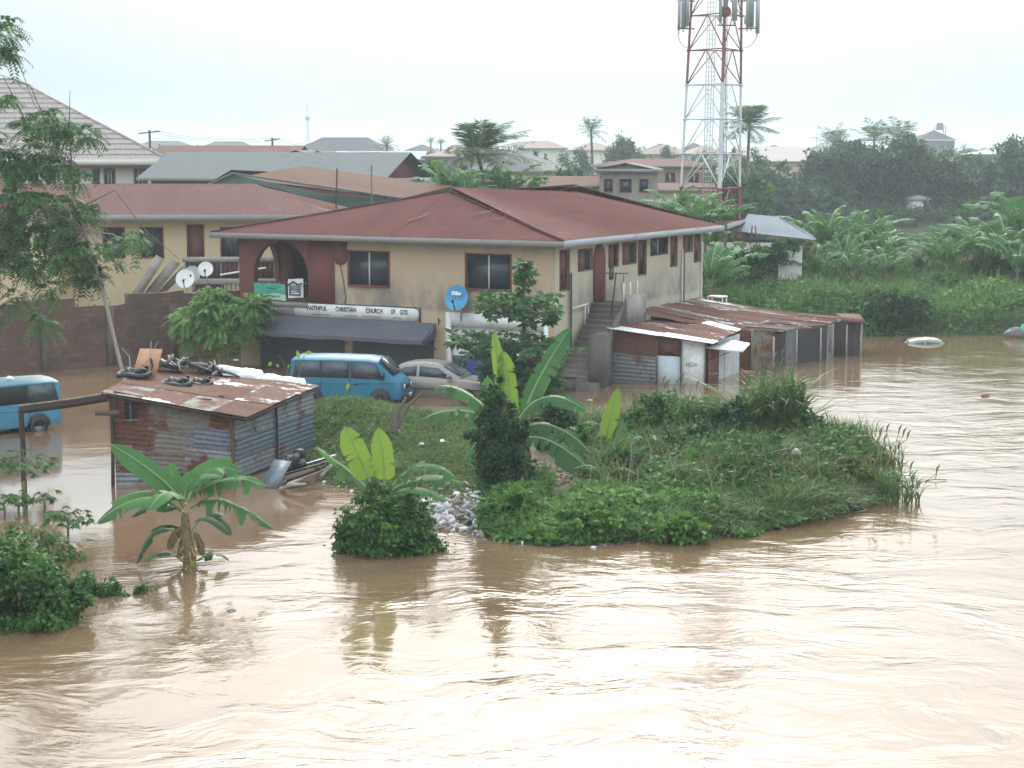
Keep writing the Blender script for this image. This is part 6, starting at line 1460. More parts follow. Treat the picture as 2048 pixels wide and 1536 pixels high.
P = on_bank(1500, [(560,830),(700,818),(850,828),(900,850),(760,860),(600,870)]); mb = MB(); blades(mb, rg, P, .34, .03, .7, seg=3); stuff(mb.build('grass', M['grass']), 'taller grass tufts along the top of the rise by the minibus', 'grass')

# creepers spilling to the water along the front of the bank
front = [(965,1000),(940,1065),(1000,1072),(1100,1090),(1250,1092),(1400,1078),(1560,1052),(1700,1022),(1600,1010),(1450,1015),(1300,985),(1150,990),(1060,965)]
P = on_bank(30000, front, margin=-.9); P = P[vnoise(P[:, 0], P[:, 1], .45, 131) > rg.uniform(.0, .6, len(P))]; P = P[inside_dist(P[:, 0], P[:, 1], SHORE) > -1.5 * np.maximum(0, vnoise(P[:, 0], P[:, 1], .8, 71) - .35)]; n = len(P); hump = .04 + .30 * vnoise(P[:, 0], P[:, 1], 1.0, 21) + .24 * vnoise(P[:, 0], P[:, 1], .34, 24) * smooth(-.9, .9, inside_dist(P[:, 0], P[:, 1], SHORE)); P[:, 2] += hump * rg.uniform(.2, 1, n) ** .5
mb = MB(); D = norm(np.column_stack([rg.normal(size=(n, 2)), rg.normal(size=n) * .35 - .1]))
leaves(mb, P, D, norm(rnd_dir(rg, n) * .75 + V3(0, -.45, .8)), rg.uniform(.11, .22, n), rg.uniform(.09, .18, n), np.clip(.1 + .75 * vnoise(P[:, 0], P[:, 1], .9, 121) + rg.normal(size=n) * .22, 0, 1))
stuff(mb.build('creepers', M['creeper']), 'bright green creeping vines along the front edge of the bank', 'creeper')
P = on_bank(7000, [(1380,1085),(1560,1052),(1720,1022),(1800,975),(1700,960),(1500,975),(1380,1000)], margin=-.3); mb = MB(); blades(mb, rg, P, .5, .035, 1.3, seg=3)
stuff(mb.build('grass', M['grass']), 'lodged grass leaning over the water on the right front of the bank', 'grass')
P = on_bank(1800, front, margin=-.3); mb = MB(); P[:, 2] += .1; blades(mb, rg, P, .5, .03, 1.0, seg=3); stuff(mb.build('grass', M['grass']), 'thin grass poking through the creeping vines at the water edge', 'grass')
# mixed undergrowth over the middle and right of the bank
midz = [(1010,985),(1150,1000),(1300,1000),(1500,1000),(1720,1020),(1800,975),(1800,925),(1700,880),(1560,852),(1400,846),(1240,840),(1090,845),(1150,900),(1100,950)]
P = on_bank(30000, midz, margin=-.2); P = P[vnoise(P[:, 0], P[:, 1], .7, 91) > rg.uniform(.15, .8, len(P)) * (.5 + .8 * smooth(3, 7, P[:, 0]))]; n = len(P); hump = .1 + .85 * vnoise(P[:, 0], P[:, 1], 1.25, 31) + .45 * vnoise(P[:, 0], P[:, 1], .42, 32); hump *= smooth(-.4, 1.3, inside_dist(P[:, 0], P[:, 1], SHORE)) * (.35 + .75 * smooth(2.2, 5.0, P[:, 0])) * (1 - .45 * smooth(9, 12, P[:, 0])); P[:, 2] += hump * rg.uniform(.15, 1, n) ** .6
mb = MB(); D = norm(np.column_stack([rg.normal(size=(n, 2)), rg.normal(size=n) * .5]))
leaves(mb, P, D, norm(rnd_dir(rg, n) * .85 + V3(0, -.45, .7)), rg.uniform(.11, .28, n), rg.uniform(.06, .14, n), np.clip(-.05 + .9 * vnoise(P[:, 0], P[:, 1], 1.6, 122) + rg.normal(size=n) * .22, 0, 1))
stuff(mb.build('undergrowth', M['bush']), 'dense dark green undergrowth on the middle of the bank', 'undergrowth')
P = on_bank(15000, midz); P = P[rg.random(len(P)) < .35 + .65 * smooth(2, 7, P[:, 0])]; mb = MB(); hh = .35 + .65 * smooth(.35, .8, vnoise(P[:, 0], P[:, 1], 1.4, 41)); P[:, 2] += .1; blades(mb, rg, P, hh, .04, 1.0, seg=3)
stuff(mb.build('grass', M['grass']), 'rank grass growing through the undergrowth on the bank', 'grass')
P = on_bank(1500, midz); mb = MB(); P[:, 2] += .2; blades(mb, rg, P, 1.0, .018, .8, seg=3); stuff(mb.build('dry_grass', M['grass_dry']), 'scattered straw-coloured grass stalks on the bank', 'grass')
# tall reed clumps: things
def clump(label, px, py, r, n_, h, w=.035, mat='grass', lean=.6, name='reed_clump', cat='reeds', leafy=0, pale=0):
    c = at(px, py, .5); c[2] = max(bank_h(c[0], c[1]), -.1); t = thing(name, label, cat, c, 0, None)
    a = rg.uniform(0, 6.28, n_); q = r * np.sqrt(rg.random(n_)); P = np.stack([q * np.cos(a), q * np.sin(a), 0 * a], 1); mb = MB(); blades(mb, rg, P, h, w, lean, seg=5)
    for k in range(3): 
        Q = P.copy(); Q[:, 2] += h * rg.uniform(.15, .7, n_); blades(mb, rg, Q, h * .38, w * .9, 1.3, seg=4)
    mb.build('blades', M[mat], t)
    if leafy:
        mb = MB(); crown(mb, rg, [(0, 0, h * .3, r, r, h * .3)], leafy, .16, .08, clump=40); mb.build('foliage', M['bush'], t)
    if pale:
        mb = MB(); s_ = rg.choice(n_, pale); 
        for k in s_: top = P[k] + V3(rg.normal() * .3, rg.normal() * .3, h * rg.uniform(.9, 1.15)); mb.tube(bez(P[k], P[k] + V3(0, 0, h * .6), top, 5), .009, 3, caps=False); mb.tube([top, top + V3(.03, 0, .16), top + V3(.1, 0, .26)], [.012, .03, .006], 4)
        mb.build('seed_heads', M['grass_dry'], t)
    return t
clump('tallest clump of reeds on the bank, right of the kiosk reflection', 1548, 885, .95, 120, 2.45, w=.085, lean=.9, leafy=2200, pale=8)
clump('reed clump at the outermost right tip of the bank', 1795, 965, .6, 90, 1.0, lean=.9, pale=5)
clump('thin reeds standing in the water beyond the bank tip', 1770, 925, .5, 50, 1.15, lean=.6, pale=6)
clump('leafy bush rising at the right shoulder of the bank', 1700, 905, .9, 70, 1.25, leafy=2400, name='bush', cat='bush')
clump('leafy weeds in front of the white kiosk panels', 1380, 880, .9, 90, 1.5, w=.05, leafy=2000, name='weed_clump', cat='weeds', pale=8)
clump('weeds with pale stalks left of the kiosk reflection', 1290, 885, .7, 60, 1.25, w=.05, leafy=1200, name='weed_clump', cat='weeds', pale=8)
clump('dark weeds between the white panels and the tallest reeds', 1465, 885, .8, 90, 1.5, w=.05, leafy=1800, name='weed_clump', cat='weeds')
clump('pale green grass tuft in the middle of the bank front', 1230 + 130, 985, .4, 110, .95, w=.03, name='grass_tuft', cat='grass', lean=.7)
clump('grass tuft right of centre on the bank', 1620, 960, .6, 120, .8, w=.03, name='grass_tuft', cat='grass', lean=.9)

# --- the near bush in the lower left corner
def bush_thing(name, label, cat, loc, lobes, n_, L_, W_, mat, cl=70, stems=4, extra=None, flat=.5):
    t = thing(name, label, cat, loc); mb = MB(); crown(mb, rg, lobes, n_, L_, W_, clump=cl, droop=.5, flat=flat, shell=.8)
    for k in range(14 if n_ > 5000 else 5):        # stray shoots breaking the outline
        q = lobes[int(rg.integers(0, len(lobes)))]; d_ = rnd_dir(rg, 1)[0]; d_[2] = abs(d_[2]); c_ = np.array(q[:3]) + d_ * np.array(q[3:]) * rg.uniform(1.0, 1.22); r_ = rg.uniform(.07, .17)
        crown(mb, rg, [(*c_, r_, r_, r_ * .8)], 45, L_ * 1.2, W_ * 1.1, droop=.4, flat=flat)
    mb.build('foliage', M[mat], t)
    mb = MB()
    for q in lobes[:stems]: branch(mb, rg, (0, 0, -.4), np.array(q[:3]) + V3(0, 0, q[5] * .4), .04, .012)
    mb.build('stems', M['bark'], t); return t
b0 = at(30, 1245)
px2m = lambda px, d=35: (px - 30) * d / FPX
bush_thing('bush', 'big leafy dark green bush in the flood at the lower left corner', 'bush', b0,
    [(px2m(-60), .3, .5, 1.1, 1.1, 1.05), (px2m(40), .2, .45, 1.0, 1.0, .9), (px2m(100), .0, .25, .6, .8, .55), (px2m(-30), .8, 1.1, .75, .8, .65), (px2m(40), .6, .85, .5, .6, .45), (px2m(-90), .5, 1.2, .7, .7, .8), (px2m(130), .35, .45, .45, .5, .35), (px2m(20), 0, .1, 1.3, .8, .3)], 22000, .105, .08, 'bush', cl=60, flat=.55)
bush_thing('trailing_branch', 'leafy branch trailing on the water right of the corner bush', 'branch', at(190, 1190),
    [(-.15, 0, .12, .35, .3, .25), (.2, .05, .1, .3, .25, .16), (.55, .1, .05, .25, .2, .1), (.9, .2, .03, .2, .15, .08)], 1100, .12, .05, 'bush', cl=25)
bush_thing('bush', 'light green wispy weeds behind the corner bush', 'bush', at(115, 1120), [(0, 0, .2, .4, .4, .3), (-.5, .2, .3, .45, .4, .35), (.3, 0, .1, .35, .3, .2)], 1900, .09, .035, 'grass', cl=40)

# --- vine-covered stump with its banana
s0 = at(775, 1098)
bush_thing('vine_stump', 'rounded stump smothered in dark vines, standing alone in the water', 'shrub', s0,
    [(0, 0, .45, 1.0, .9, .65), (-.3, 0, .75, .75, .7, .55), (.25, 0, .7, .75, .7, .55), (.75, -.1, .18, .55, .5, .3), (-.8, 0, .3, .4, .5, .4), (-.2, .1, 1.15, .5, .5, .35), (1.05, -.1, .08, .25, .3, .14), (0, 0, .15, 1.2, 1, .3)], 15000, .10, .075, 'bush', cl=60, flat=.5)
def L3(d, *pts): return [atY(px, py, d) for px, py in pts]
def place_leaves(t, d, specs):
    o = np.array(t.location)
    for sp in specs:
        pts, w, mat = sp[:3]; kw = sp[3] if len(sp) > 3 else {}
        dd = kw.pop('dd', (0, 0, 0)); q = [atY(px, py, d + k) - o for (px, py), k in zip(pts, dd)]
        w = w * 1.15; q[1] = 2 * q[1] - (q[0] + q[2]) / 2        # the middle point lies on the curve
        banana_leaf(t, *q, w, mat, rg=rg, **kw)
t = thing('banana_plant', 'young banana plant growing from the top of the vine-covered stump', 'banana plant', s0 + V3(0, 0, 1.0))
UPV = dict(up=(0, -1, .15), tears=0, start=.14)
place_leaves(t, 41.7, [
    ([(748, 985), (722, 920), (688, 852)], .50, 'banana_young', dict(up=(0, -1, .15), tears=3, start=.2, var=.55, vee=.1)),
    ([(766, 985), (768, 925), (756, 855)], .42, 'banana_young', dict(up=(0, -1, .1), tears=1, start=.2, var=.6, vee=.1)),
    ([(745, 990), (700, 945), (632, 893)], .34, 'banana', dict(dd=(0, .2, .5), tears=5, flop=.2, var=.7)),
    ([(775, 985), (840, 932), (912, 955)], .40, 'banana', dict(dd=(0, -.2, -.3), tears=9, flop=.3)),
    ([(775, 985), (850, 958), (928, 965)], .36, 'banana', dict(dd=(0, .2, .5), tears=8, flop=.3)),
    ([(770, 995), (830, 980), (893, 1003)], .34, 'banana', dict(dd=(0, -.5, -.8), tears=4, flop=.2)),
    ([(745, 1010), (770, 993), (800, 1003)], .22, 'banana_young', dict(dd=(0, -.3, -.5), tears=1)),
])
mb = MB(); mb.tube([(0, 0, -.6), (-.1, .1, .35)], [.09, .06], 7); mb.build('stem', M['stem'], t)

# --- the big banana plant in the foreground water
b1 = at(377, 1140)
t = thing('banana_plant', 'banana plant with wide drooping leaves standing in the near flood below the shack', 'banana plant', b1)
mb = MB(); mb.tube([(0.02, 0, -.4), (0.03, 0, .35), (-.02, 0, .8), (-.05, 0, 1.15), (-.03, 0, 1.3)], [.16, .14, .11, .09, .06], 10); mb.build('stem', M['stem'], t, smooth=True)
mb = MB()
for i in range(26): a = rg.uniform(0, 6.28); r_ = .13; p_ = V3(r_ * math.cos(a), r_ * math.sin(a), rg.uniform(.02, .6)); mb.bar(p_, p_ + V3(math.cos(a) * .1, math.sin(a) * .1, -.1 + rg.normal() * .1), .025, .008)
M['straw'] = plain('dead_leaf_yellow', (.42, .30, .07), .8, var=.3); mb.build('dead_sheath', M['straw'], t)
place_leaves(t, 39.6, [
    ([(366, 1005), (310, 948), (220, 888)], .46, 'banana', dict(dd=(0, -.3, -.4), tears=0, vee=.1, var=.55, up=(.2, -.75, .6), start=.1)),
    ([(362, 1020), (285, 997), (193, 1047)], .44, 'banana', dict(dd=(0, -.6, -1.0), tears=4, flop=.1, var=.55, up=(0, -.5, 1))),
    ([(366, 1015), (335, 985), (298, 1020)], .52, 'banana', dict(dd=(0, -.9, -1.5), tears=1, var=.8, up=(0, -.6, 1))),
    ([(370, 1000), (350, 965), (340, 926)], .34, 'banana', dict(dd=(0, .3, .6), tears=1, up=(0, -1, .3), var=.6)),
    ([(376, 1000), (420, 942), (486, 945)], .46, 'banana', dict(dd=(0, .3, .5), tears=4, var=.6, up=(0, -.6, 1))),
    ([(378, 1005), (405, 955), (445, 955)], .44, 'banana', dict(dd=(0, -.3, -.7), tears=5, var=.65, flop=.2, up=(0, -.6, 1))),
    ([(378, 1000), (452, 960), (532, 972)], .40, 'banana', dict(dd=(0, -.2, -.3), tears=10, flop=.3, var=.5, up=(0, -.5, 1))),
    ([(382, 1015), (450, 1003), (548, 1058)], .40, 'banana', dict(dd=(0, -.4, -.5), tears=12, flop=.45, var=.45)),
    ([(366, 1025), (320, 1010), (262, 1036)], .40, 'banana_dark', dict(dd=(0, .5, .9), tears=3, flop=.3)),
    ([(370, 1078), (315, 1062), (272, 1128)], .34, 'banana_dark', dict(dd=(0, -.2, -.3), tears=2, flop=.2, start=.25)),
    ([(372, 1070), (345, 1050), (300, 1062)], .12, 'banana_dark', dict(dd=(0, .1, .3), tears=3, flop=.3, start=.3)),
    ([(384, 1062), (420, 1035), (462, 1072)], .46, 'banana_dark', dict(dd=(0, -.3, -.5), tears=2, start=.2, var=.8)),
    ([(382, 1130), (425, 1108), (458, 1122)], .34, 'banana_dark', dict(dd=(0, -.1, -.2), tears=2)),
    ([(372, 1130), (330, 1105), (288, 1125)], .30, 'banana_dark', dict(dd=(0, -.4, -.9), tears=1, var=.7)),
    ([(372, 1010), (372, 975), (395, 940)], .36, 'banana', dict(dd=(0, .5, .8), tears=2, var=.7, up=(0, -1, .3))),
])
# --- banana and vines on the left shoulder of the bank
c2 = at(1005, 1005, .2)
bush_thing('vine_tree', 'tall dark trunk wrapped in vines at the left end of the bank', 'shrub', c2,
    [(0.05, 0, .7, .7, .6, .8), (.1, 0, 1.4, .55, .5, .7), (-.05, .2, 2.2, .5, .5, .5), (-.4, .2, 1.75, .5, .5, .5), (.2, 0, .25, .85, .6, .35), (-.25, .1, 1.1, .5, .5, .5), (.35, .1, 1.9, .35, .4, .35), (-.2, 0, 2.55, .32, .3, .35), (-.1, 0, 3.0, .22, .25, .3)], 13500, .10, .075, 'tree_dark', cl=60)
t = thing('banana_plant', 'tall banana plant with a torn yellow-green upright leaf on the vine-wrapped trunk', 'banana plant', c2 + V3(0, .3, 1.6))
mb = MB(); mb.tube([(0, 0, -1), (0, .0, .6), (.05, 0, 1.2)], [.12, .1, .05], 7); mb.build('stem', M['stem'], t)
place_leaves(t, 47.6, [
    ([(1010, 850), (1000, 760), (988, 660)], .26, 'banana_young', dict(up=(.2, -1, .1), tears=5, start=.1, var=.5)),
    ([(1020, 850), (1018, 770), (1004, 700)], .40, 'banana_young', dict(up=(-.1, -1, .1), tears=3, start=.08, var=.35, flop=.1)),
    ([(1012, 850), (985, 800), (975, 750)], .40, 'banana', dict(up=(0, -1, .2), tears=8, flop=.4, var=.7)),
    ([(1040, 850), (1080, 755), (1142, 655)], .52, 'banana', dict(dd=(0, .3, .6), up=(-.3, -1, .3), tears=5, start=.1, var=.35, vee=.1)),
    ([(1030, 855), (1090, 795), (1175, 822)], .42, 'banana', dict(dd=(0, -.2, -.3), tears=3, flop=.3, up=(0, -.3, 1), var=.4)),
    ([(1010, 860), (930, 822), (845, 838)], .42, 'banana', dict(dd=(0, .3, .8), tears=8, flop=.4, up=(0, -.3, 1))),
    ([(1005, 850), (930, 785), (870, 775)], .36, 'banana', dict(dd=(0, .8, 1.6), tears=7, flop=.4, up=(0, -.3, 1))),
    ([(1030, 870), (1100, 850), (1180, 905)], .40, 'banana_dark', dict(dd=(0, -.4, -.8), tears=7, flop=.4, up=(0, -.4, 1), var=.8)),
    ([(1030, 890), (1095, 880), (1190, 950)], .42, 'banana_dark', dict(dd=(0, -.8, -1.4), tears=8, flop=.4, up=(0, -.4, 1), var=.9)),
    ([(1000, 880), (985, 900), (960, 985)], .44, 'banana_dark', dict(dd=(0, -1, -1.6), tears=6, flop=.3, up=(0, -1, .5), var=.9)),
    ([(1005, 880), (1020, 895), (1030, 970)], .40, 'banana_dark', dict(dd=(0, -1.2, -1.8), tears=4, flop=.3, up=(0, -1, .5), var=.9)),
    ([(1000, 860), (960, 880), (925, 925)], .34, 'banana', dict(dd=(0, -.4, -.6), tears=8, flop=.4)),
])
t = thing('banana_plant', 'young banana plant with one bright upright leaf in the middle of the bank', 'banana plant', at(1230, 960, .6))
place_leaves(t, 50.5, [
    ([(1212, 960), (1212, 880), (1238, 772)], .40, 'banana_young', dict(up=(0, -1, .1), tears=3, start=.08, var=.05, vee=.1)),
    ([(1240, 985), (1238, 910), (1246, 838)], .42, 'banana', dict(up=(0, -1, .1), tears=4, start=.06, var=.4)),
    ([(1215, 950), (1175, 880), (1110, 885)], .34, 'banana', dict(dd=(0, -.2, -.3), tears=6, flop=.4, var=.7)),
    ([(1245, 950), (1290, 905), (1345, 905)], .36, 'banana', dict(dd=(0, .2, .3), tears=6, flop=.4, var=.7)),
    ([(1230, 965), (1195, 935), (1185, 965)], .34, 'banana', dict(dd=(0, -1, -1.6), tears=0, var=.6)),
])
t = thing('taro_plant', 'broad drooping leaves low on the bank front, right of the bare soil', 'plant', at(1280, 1000, .5))
place_leaves(t, 47.5, [
    ([(1180, 985), (1205, 952), (1235, 968)], .36, 'banana', dict(tears=0, var=.8)), ([(1270, 985), (1262, 950), (1295, 985)], .5, 'banana', dict(tears=2, var=.6)),
    ([(1330, 960), (1375, 925), (1420, 955)], .34, 'banana', dict(tears=3, var=.6)), ([(1290, 990), (1330, 965), (1355, 985)], .34, 'banana', dict(tears=0, var=.7)),
    ([(1110, 1000), (1125, 975), (1140, 990)], .22, 'banana', dict(tears=0, var=.6))])
# dead forked stump
t = thing('dead_stump', 'dead grey forked stump on the rise in front of the blue minibus', 'stump', at(790, 862, .8) ); o_ = np.array(t.location); t.location[2] = bank_h(o_[0], o_[1]) - .1; o_ = np.array(t.location); mb = MB()
for q, r0 in (([(790, 862), (795, 825), (812, 795)], .11), ([(797, 850), (815, 815), (845, 783)], .07), ([(785, 860), (782, 835), (790, 812)], .06)): mb.tube([atY(px, py, o_[1]) - o_ for px, py in q], [r0, r0 * .8, r0 * .35], 6)
mb.build('wood', M['bark'], t)

# --- plants standing in the flood at the left
def cassava(label, px, py, h, spread, d_=None, n_=34, mat='tree_mid'):
    b_ = at(px, py); t = thing('cassava_plant', label, 'cassava plant', b_, 0, 'cassava plants in the flood'); mb = MB(); mb.tube([(0, 0, -.4), (.02, 0, h * .5), (-.02, .02, h)], [.035, .028, .02], 5)
    f = MB(); C_, D_ = [], []
    for k in range(n_):
        a = k * 2.4; e = rg.uniform(-.2, .9); r_ = spread * rg.uniform(.35, 1); b2_ = V3(0, 0, h * rg.uniform(.72, 1)); tip = b2_ + V3(math.cos(a) * r_, math.sin(a) * r_, .28 * e)
        mb.tube([b2_, (b2_ + tip) / 2 + V3(0, 0, .06), tip], .007, 3, caps=False)
        for j in range(7): aa = a + (j - 3) * .5; C_.append(tip); D_.append((math.cos(aa), math.sin(aa), -.55 - .08 * abs(j - 3)))
    C_ = np.array(C_); D_ = np.array(D_); leaves(f, C_, D_, np.tile(V3(0, 0, 1), (len(C_), 1)) + rg.normal(size=(len(C_), 3)) * .2, rg.uniform(.17, .26, len(C_)), .065, np.repeat(rg.uniform(.2, .9, n_), 7))
    mb.build('stem', M['bark'], t); f.build('leaves', M[mat], t)
cassava('tall thin cassava plant in the flood before the porch post', 52, 1018, 1.35, .8, n_=44)
cassava('short cassava plant with a bare stem right of the tall one', 88, 1030, .5, .35, n_=14)
cassava('spreading low cassava plant in the flood left of the big banana', 135, 1075, .5, .55, n_=34)
cassava('small cassava at the left frame edge above the corner bush', 8, 1032, .35, .35, n_=14)
cassava('small cassava between the tall thin one and the frame edge', 36, 1024, .35, .3, n_=14)

# --- tree in front of the yard wall
def spray_tree(name, label, base, top, lobes, n_, mat, rl, ll, lw, npl=8, tr=.12, trunk_mat='bark', path=None, droop=.6):
    t = thing(name, label, 'tree', base); lb = np.array(lobes, float); w = (lb[:, 3] * lb[:, 4] * lb[:, 5]) ** .66; w /= w.sum(); k = rg.choice(len(lb), n_, p=w); d = rnd_dir(rg, n_)
    C_ = lb[k, :3] + d * rg.uniform(.25, 1, n_)[:, None] * lb[k, 3:]; mb = MB(); sprays(mb, rg, C_, npl, rl, ll, lw, droop, out=d * .7 + V3(0, 0, .25)); mb.build('crown', M[mat], t)
    mb = MB(); P_ = np.array(path if path is not None else [(0, 0, -.5), tuple(np.array(top) * .5), top], float); mb.tube(P_, np.linspace(tr, tr * .45, len(P_)), 7)
    mb.build('trunk', M[trunk_mat], t, smooth=True)
    mb = MB()
    for q in lb: s_ = P_[-1] if q[2] > P_[-1][2] * .8 else P_[int(len(P_) * .6)]; branch(mb, rg, s_, q[:3], tr * .35, tr * .08, wob=.12)
    mb.build('branches', M[trunk_mat], t); return t
tb_ = at(440, 738); m76 = lambda px, py, dy=0: tuple(atY(px, py, tb_[1] + dy) - tb_)
spray_tree('small_tree', 'small light green feathery tree in the flood before the yard wall', tb_, m76(436, 650),
    [(*m76(430, 612), .9, .9, .45), (*m76(385, 635), .7, .8, .4), (*m76(480, 622), .8, .8, .45), (*m76(510, 610, -.5), .55, .6, .3), (*m76(440, 660), 1.1, .9, .4), (*m76(395, 672), .6, .6, .3), (*m76(490, 655), .6, .6, .35), (*m76(425, 590), .5, .5, .25)], 820, 'feather', .6, .26, .075, 8, .06, 'bark_pale')
bpy.data.objects['small_tree']['label'] = 'small light green feathery tree in the flood before the yard wall'
# --- broad-leaved tree before the shopfront
ab = V3(*at(1045, 800)[:2], -.3); ab = V3((1045 - 1024) / FPX * 65, 65, -.2); m65 = lambda px, py, dy=0: atY(px, py, 65 + dy) - ab
t = thing('almond_tree', 'dark broad-leaved tree in tiers before the white shopfront', 'tree', ab)
mb = MB(); tops = m65(1049, 535); mb.tube([V3(0, 0, -.5), m65(1046, 760), m65(1048, 680), m65(1047, 600), tops], [.13, .11, .08, .05, .015], 7)
ends = []
tiers = [(524, .20, 6, 1049), (545, .32, 6, 1049), (566, .25, 4, 1049), (590, .8, 9, 1000), (600, 1.6, 26, 1030), (618, 1.75, 26, 1040), (632, 1.2, 12, 1060), (672, 2.1, 24, 1010), (686, 2.4, 34, 1025), (704, 2.3, 26, 1035), (728, 1.6, 28, 1040), (750, 1.6, 32, 1046), (772, 1.4, 28, 1050), (792, 1.1, 18, 1052)]
C_, D_, V_, N_ = [], [], [], []
for py, rad, cnt, cx in tiers:
    hub = m65(cx * .5 + 1047 * .5, py + 12)
    for k in range(cnt):
        a = k * 2.399 + py; r_ = rad * math.sqrt(rg.uniform(.1, 1)); q = hub + V3(math.cos(a) * r_ + (cx - 1047) / FPX * 65 * .5, math.sin(a) * r_ * .8, .12 + rg.uniform(-.12, .22)); 
        if r_ > .5: mb.tube([hub - V3(0, 0, .15), (hub + q) / 2 + V3(0, 0, -.04), q], [.028, .02, .012], 4, caps=False)
        m__ = rg.integers(10, 15); vv = rg.uniform(.25, .8)
        for j in range(m__): aa = j * 2.399 + k; e = rg.uniform(-.35, .75); e = rg.uniform(-.9, .6); D_.append((math.cos(aa) * math.cos(e), math.sin(aa) * math.cos(e), math.sin(e))); C_.append(q + rg.normal(size=3) * .03); V_.append(vv + rg.normal() * .12 + .15 * e)
C_ = np.array(C_); D_ = np.array(D_); n = len(C_); f = MB()
leaves(f, C_ + norm(D_) * .03, D_, np.tile(V3(0, -.6, .8), (n, 1)) + rg.normal(size=(n, 3)) * .3, rg.uniform(.24, .38, n), rg.uniform(.13, .19, n), np.clip(V_, 0, 1), fold=.12)
f.build('leaves', M['broad'], t); mb.build('trunk', M['bark'], t)

# --- big feathery tree at the left frame edge, trunk leaning
lb0 = V3(*(atY(252, 760, 62) * V3(1, 1, 0))); m62 = lambda px, py, dy=0: tuple(atY(px, py, 62 + dy) - lb0)
L_ = []
for px, py, rx, ry_, rz_ in ((15, 62, .3, .4, .45), (10, 110, .3, .3, .3), (12, 202, .3, .3, .15), (95, 235, .5, .5, .25), (60, 255, .5, .5, .3), (130, 262, .6, .5, .3), (175, 270, .35, .4, .25), (70, 300, .6, .6, .3), (20, 330, .6, .6, .4), (60, 350, .6, .6, .35), (110, 330, .4, .5, .25), (155, 360, .3, .4, .3), (30, 400, .7, .8, .4), (80, 410, .6, .6, .4), (130, 410, .5, .5, .4),
    (175, 425, .35, .4, .25), (20, 455, .6, .7, .4), (75, 470, .6, .7, .4), (125, 460, .4, .5, .35), (15, 520, .6, .6, .4), (60, 535, .5, .5, .35), (120, 520, .6, .6, .35), (165, 510, .4, .5, .3), (180, 545, .5, .5, .25), (150, 490, .4, .4, .25), (210, 500, .35, .4, .2), (240, 490, .35, .4, .22), (268, 478, .28, .4, .25), (225, 525, .2, .3, .2), (100, 580, .35, .5, .35), (90, 640, .35, .4, .3), (30, 600, .3, .4, .3), (195, 560, .3, .3, .15), (160, 550, .3, .3, .2), (-40, 300, .8, .8, .8), (-60, 450, .9, .9, 1), (-50, 560, .8, .8, .6), (-30, 640, .4, .4, .3)):
    L_.append((*m62(px, py, rg.uniform(-.8, .8)), rx, ry_, rz_))
spray_tree('leaning_tree', 'feathery green tree at the left edge with a pale leaning trunk', lb0, m62(150, 420), L_, 1800, 'tree_mid', .5, .23, .06, 7, .075, 'bark_pale', path=[m62(256, 790), m62(243, 735), m62(215, 620), m62(190, 530), m62(170, 460), m62(150, 410), m62(130, 330), m62(100, 260)], droop=.75)
e_ = MB(); 
for q in ([(170, 480), (130, 330), (60, 170), (0, 150)], [(150, 420), (230, 380), (290, 460), (360, 520)], [(60, 260), (30, 200), (5, 150)], [(180, 540), (140, 500), (80, 420)], [(150, 410), (138, 260), (140, 180)]):
    e_.tube([np.array(m62(*p)) for p in q], np.linspace(.035, .008, len(q)), 4)
e_.build('bare_branch', M['bark'], bpy.data.objects['leaning_tree'])

# --- darker shrubs and small bananas breaking up the bank
for px, py, w_, h_, mt, lb in ((1110, 905, .6, .8, 'tree_dark', 'dark shrub right behind the vine-wrapped trunk'), (1165, 935, .6, .45, 'bush', 'dark shrub above the bare soil slope'), (1300, 900, .7, .65, 'bush', 'dense shrub left of the white panel reflection'),
    (1385, 930, .7, .5, 'tree_dark', 'dark shrub in the hollow below the kiosk'), (1465, 905, .7, .7, 'tree_dark', 'dark shrub left of the tallest reeds'), (1250, 970, .5, .4, 'tree_dark', 'low dark shrub among the drooping banana leaves'), (1620, 905, .7, .55, 'bush', 'shrub right of the tallest reeds'), (1530, 950, .8, .4, 'tree_mid', 'low wide shrub below the tallest reeds'),
    (1030, 1030, .5, .3, 'creeper', 'mound of creeper at the foot of the vine-wrapped trunk'), (1180, 1045, .6, .28, 'creeper', 'low mound of creeper on the front edge, left part'), (1360, 1050, .6, .25, 'creeper', 'low mound of creeper on the front edge, middle part'), (1700, 960, .6, .35, 'weeds', 'yellowish low bush near the right tip of the bank')):
    h_ *= 1.55; w_ *= 1.1; c_ = at(px, py, .4); c_[2] = max(bank_h(c_[0], c_[1]), 0) + .1
    bush_thing('shrub', lb, 'shrub', c_, [(0, 0, h_ * .5, w_, w_ * .8, h_ * .55), (-w_ * .6, .1, h_ * .35, w_ * .5, w_ * .5, h_ * .45), (w_ * .6, -.1, h_ * .4, w_ * .5, w_ * .5, h_ * .45), (w_ * .1, 0, h_ * .95, w_ * .4, w_ * .4, h_ * .35)], 1500, .15, .10, mt, cl=30, flat=.3)
for i, (px, py, sc_, lb) in enumerate(((1140, 915, .55, 'small banana plant behind the bare soil slope'), (1300, 930, .5, 'small banana plant right of the bright upright leaf'), (1210, 985, .42, 'low banana shoots with spread leaves on the bank front'))):
    c_ = at(px, py, .4); c_[2] = max(bank_h(c_[0], c_[1]), 0)
    b_ = banana_plant('banana_plant', lb, c_, h=.6, n=6, L=2.2, W=.5, rg=np.random.default_rng(500 + i), mat='banana_dark' if i == 0 else 'banana', tears=7, young=0); b_.scale = (sc_,) * 3

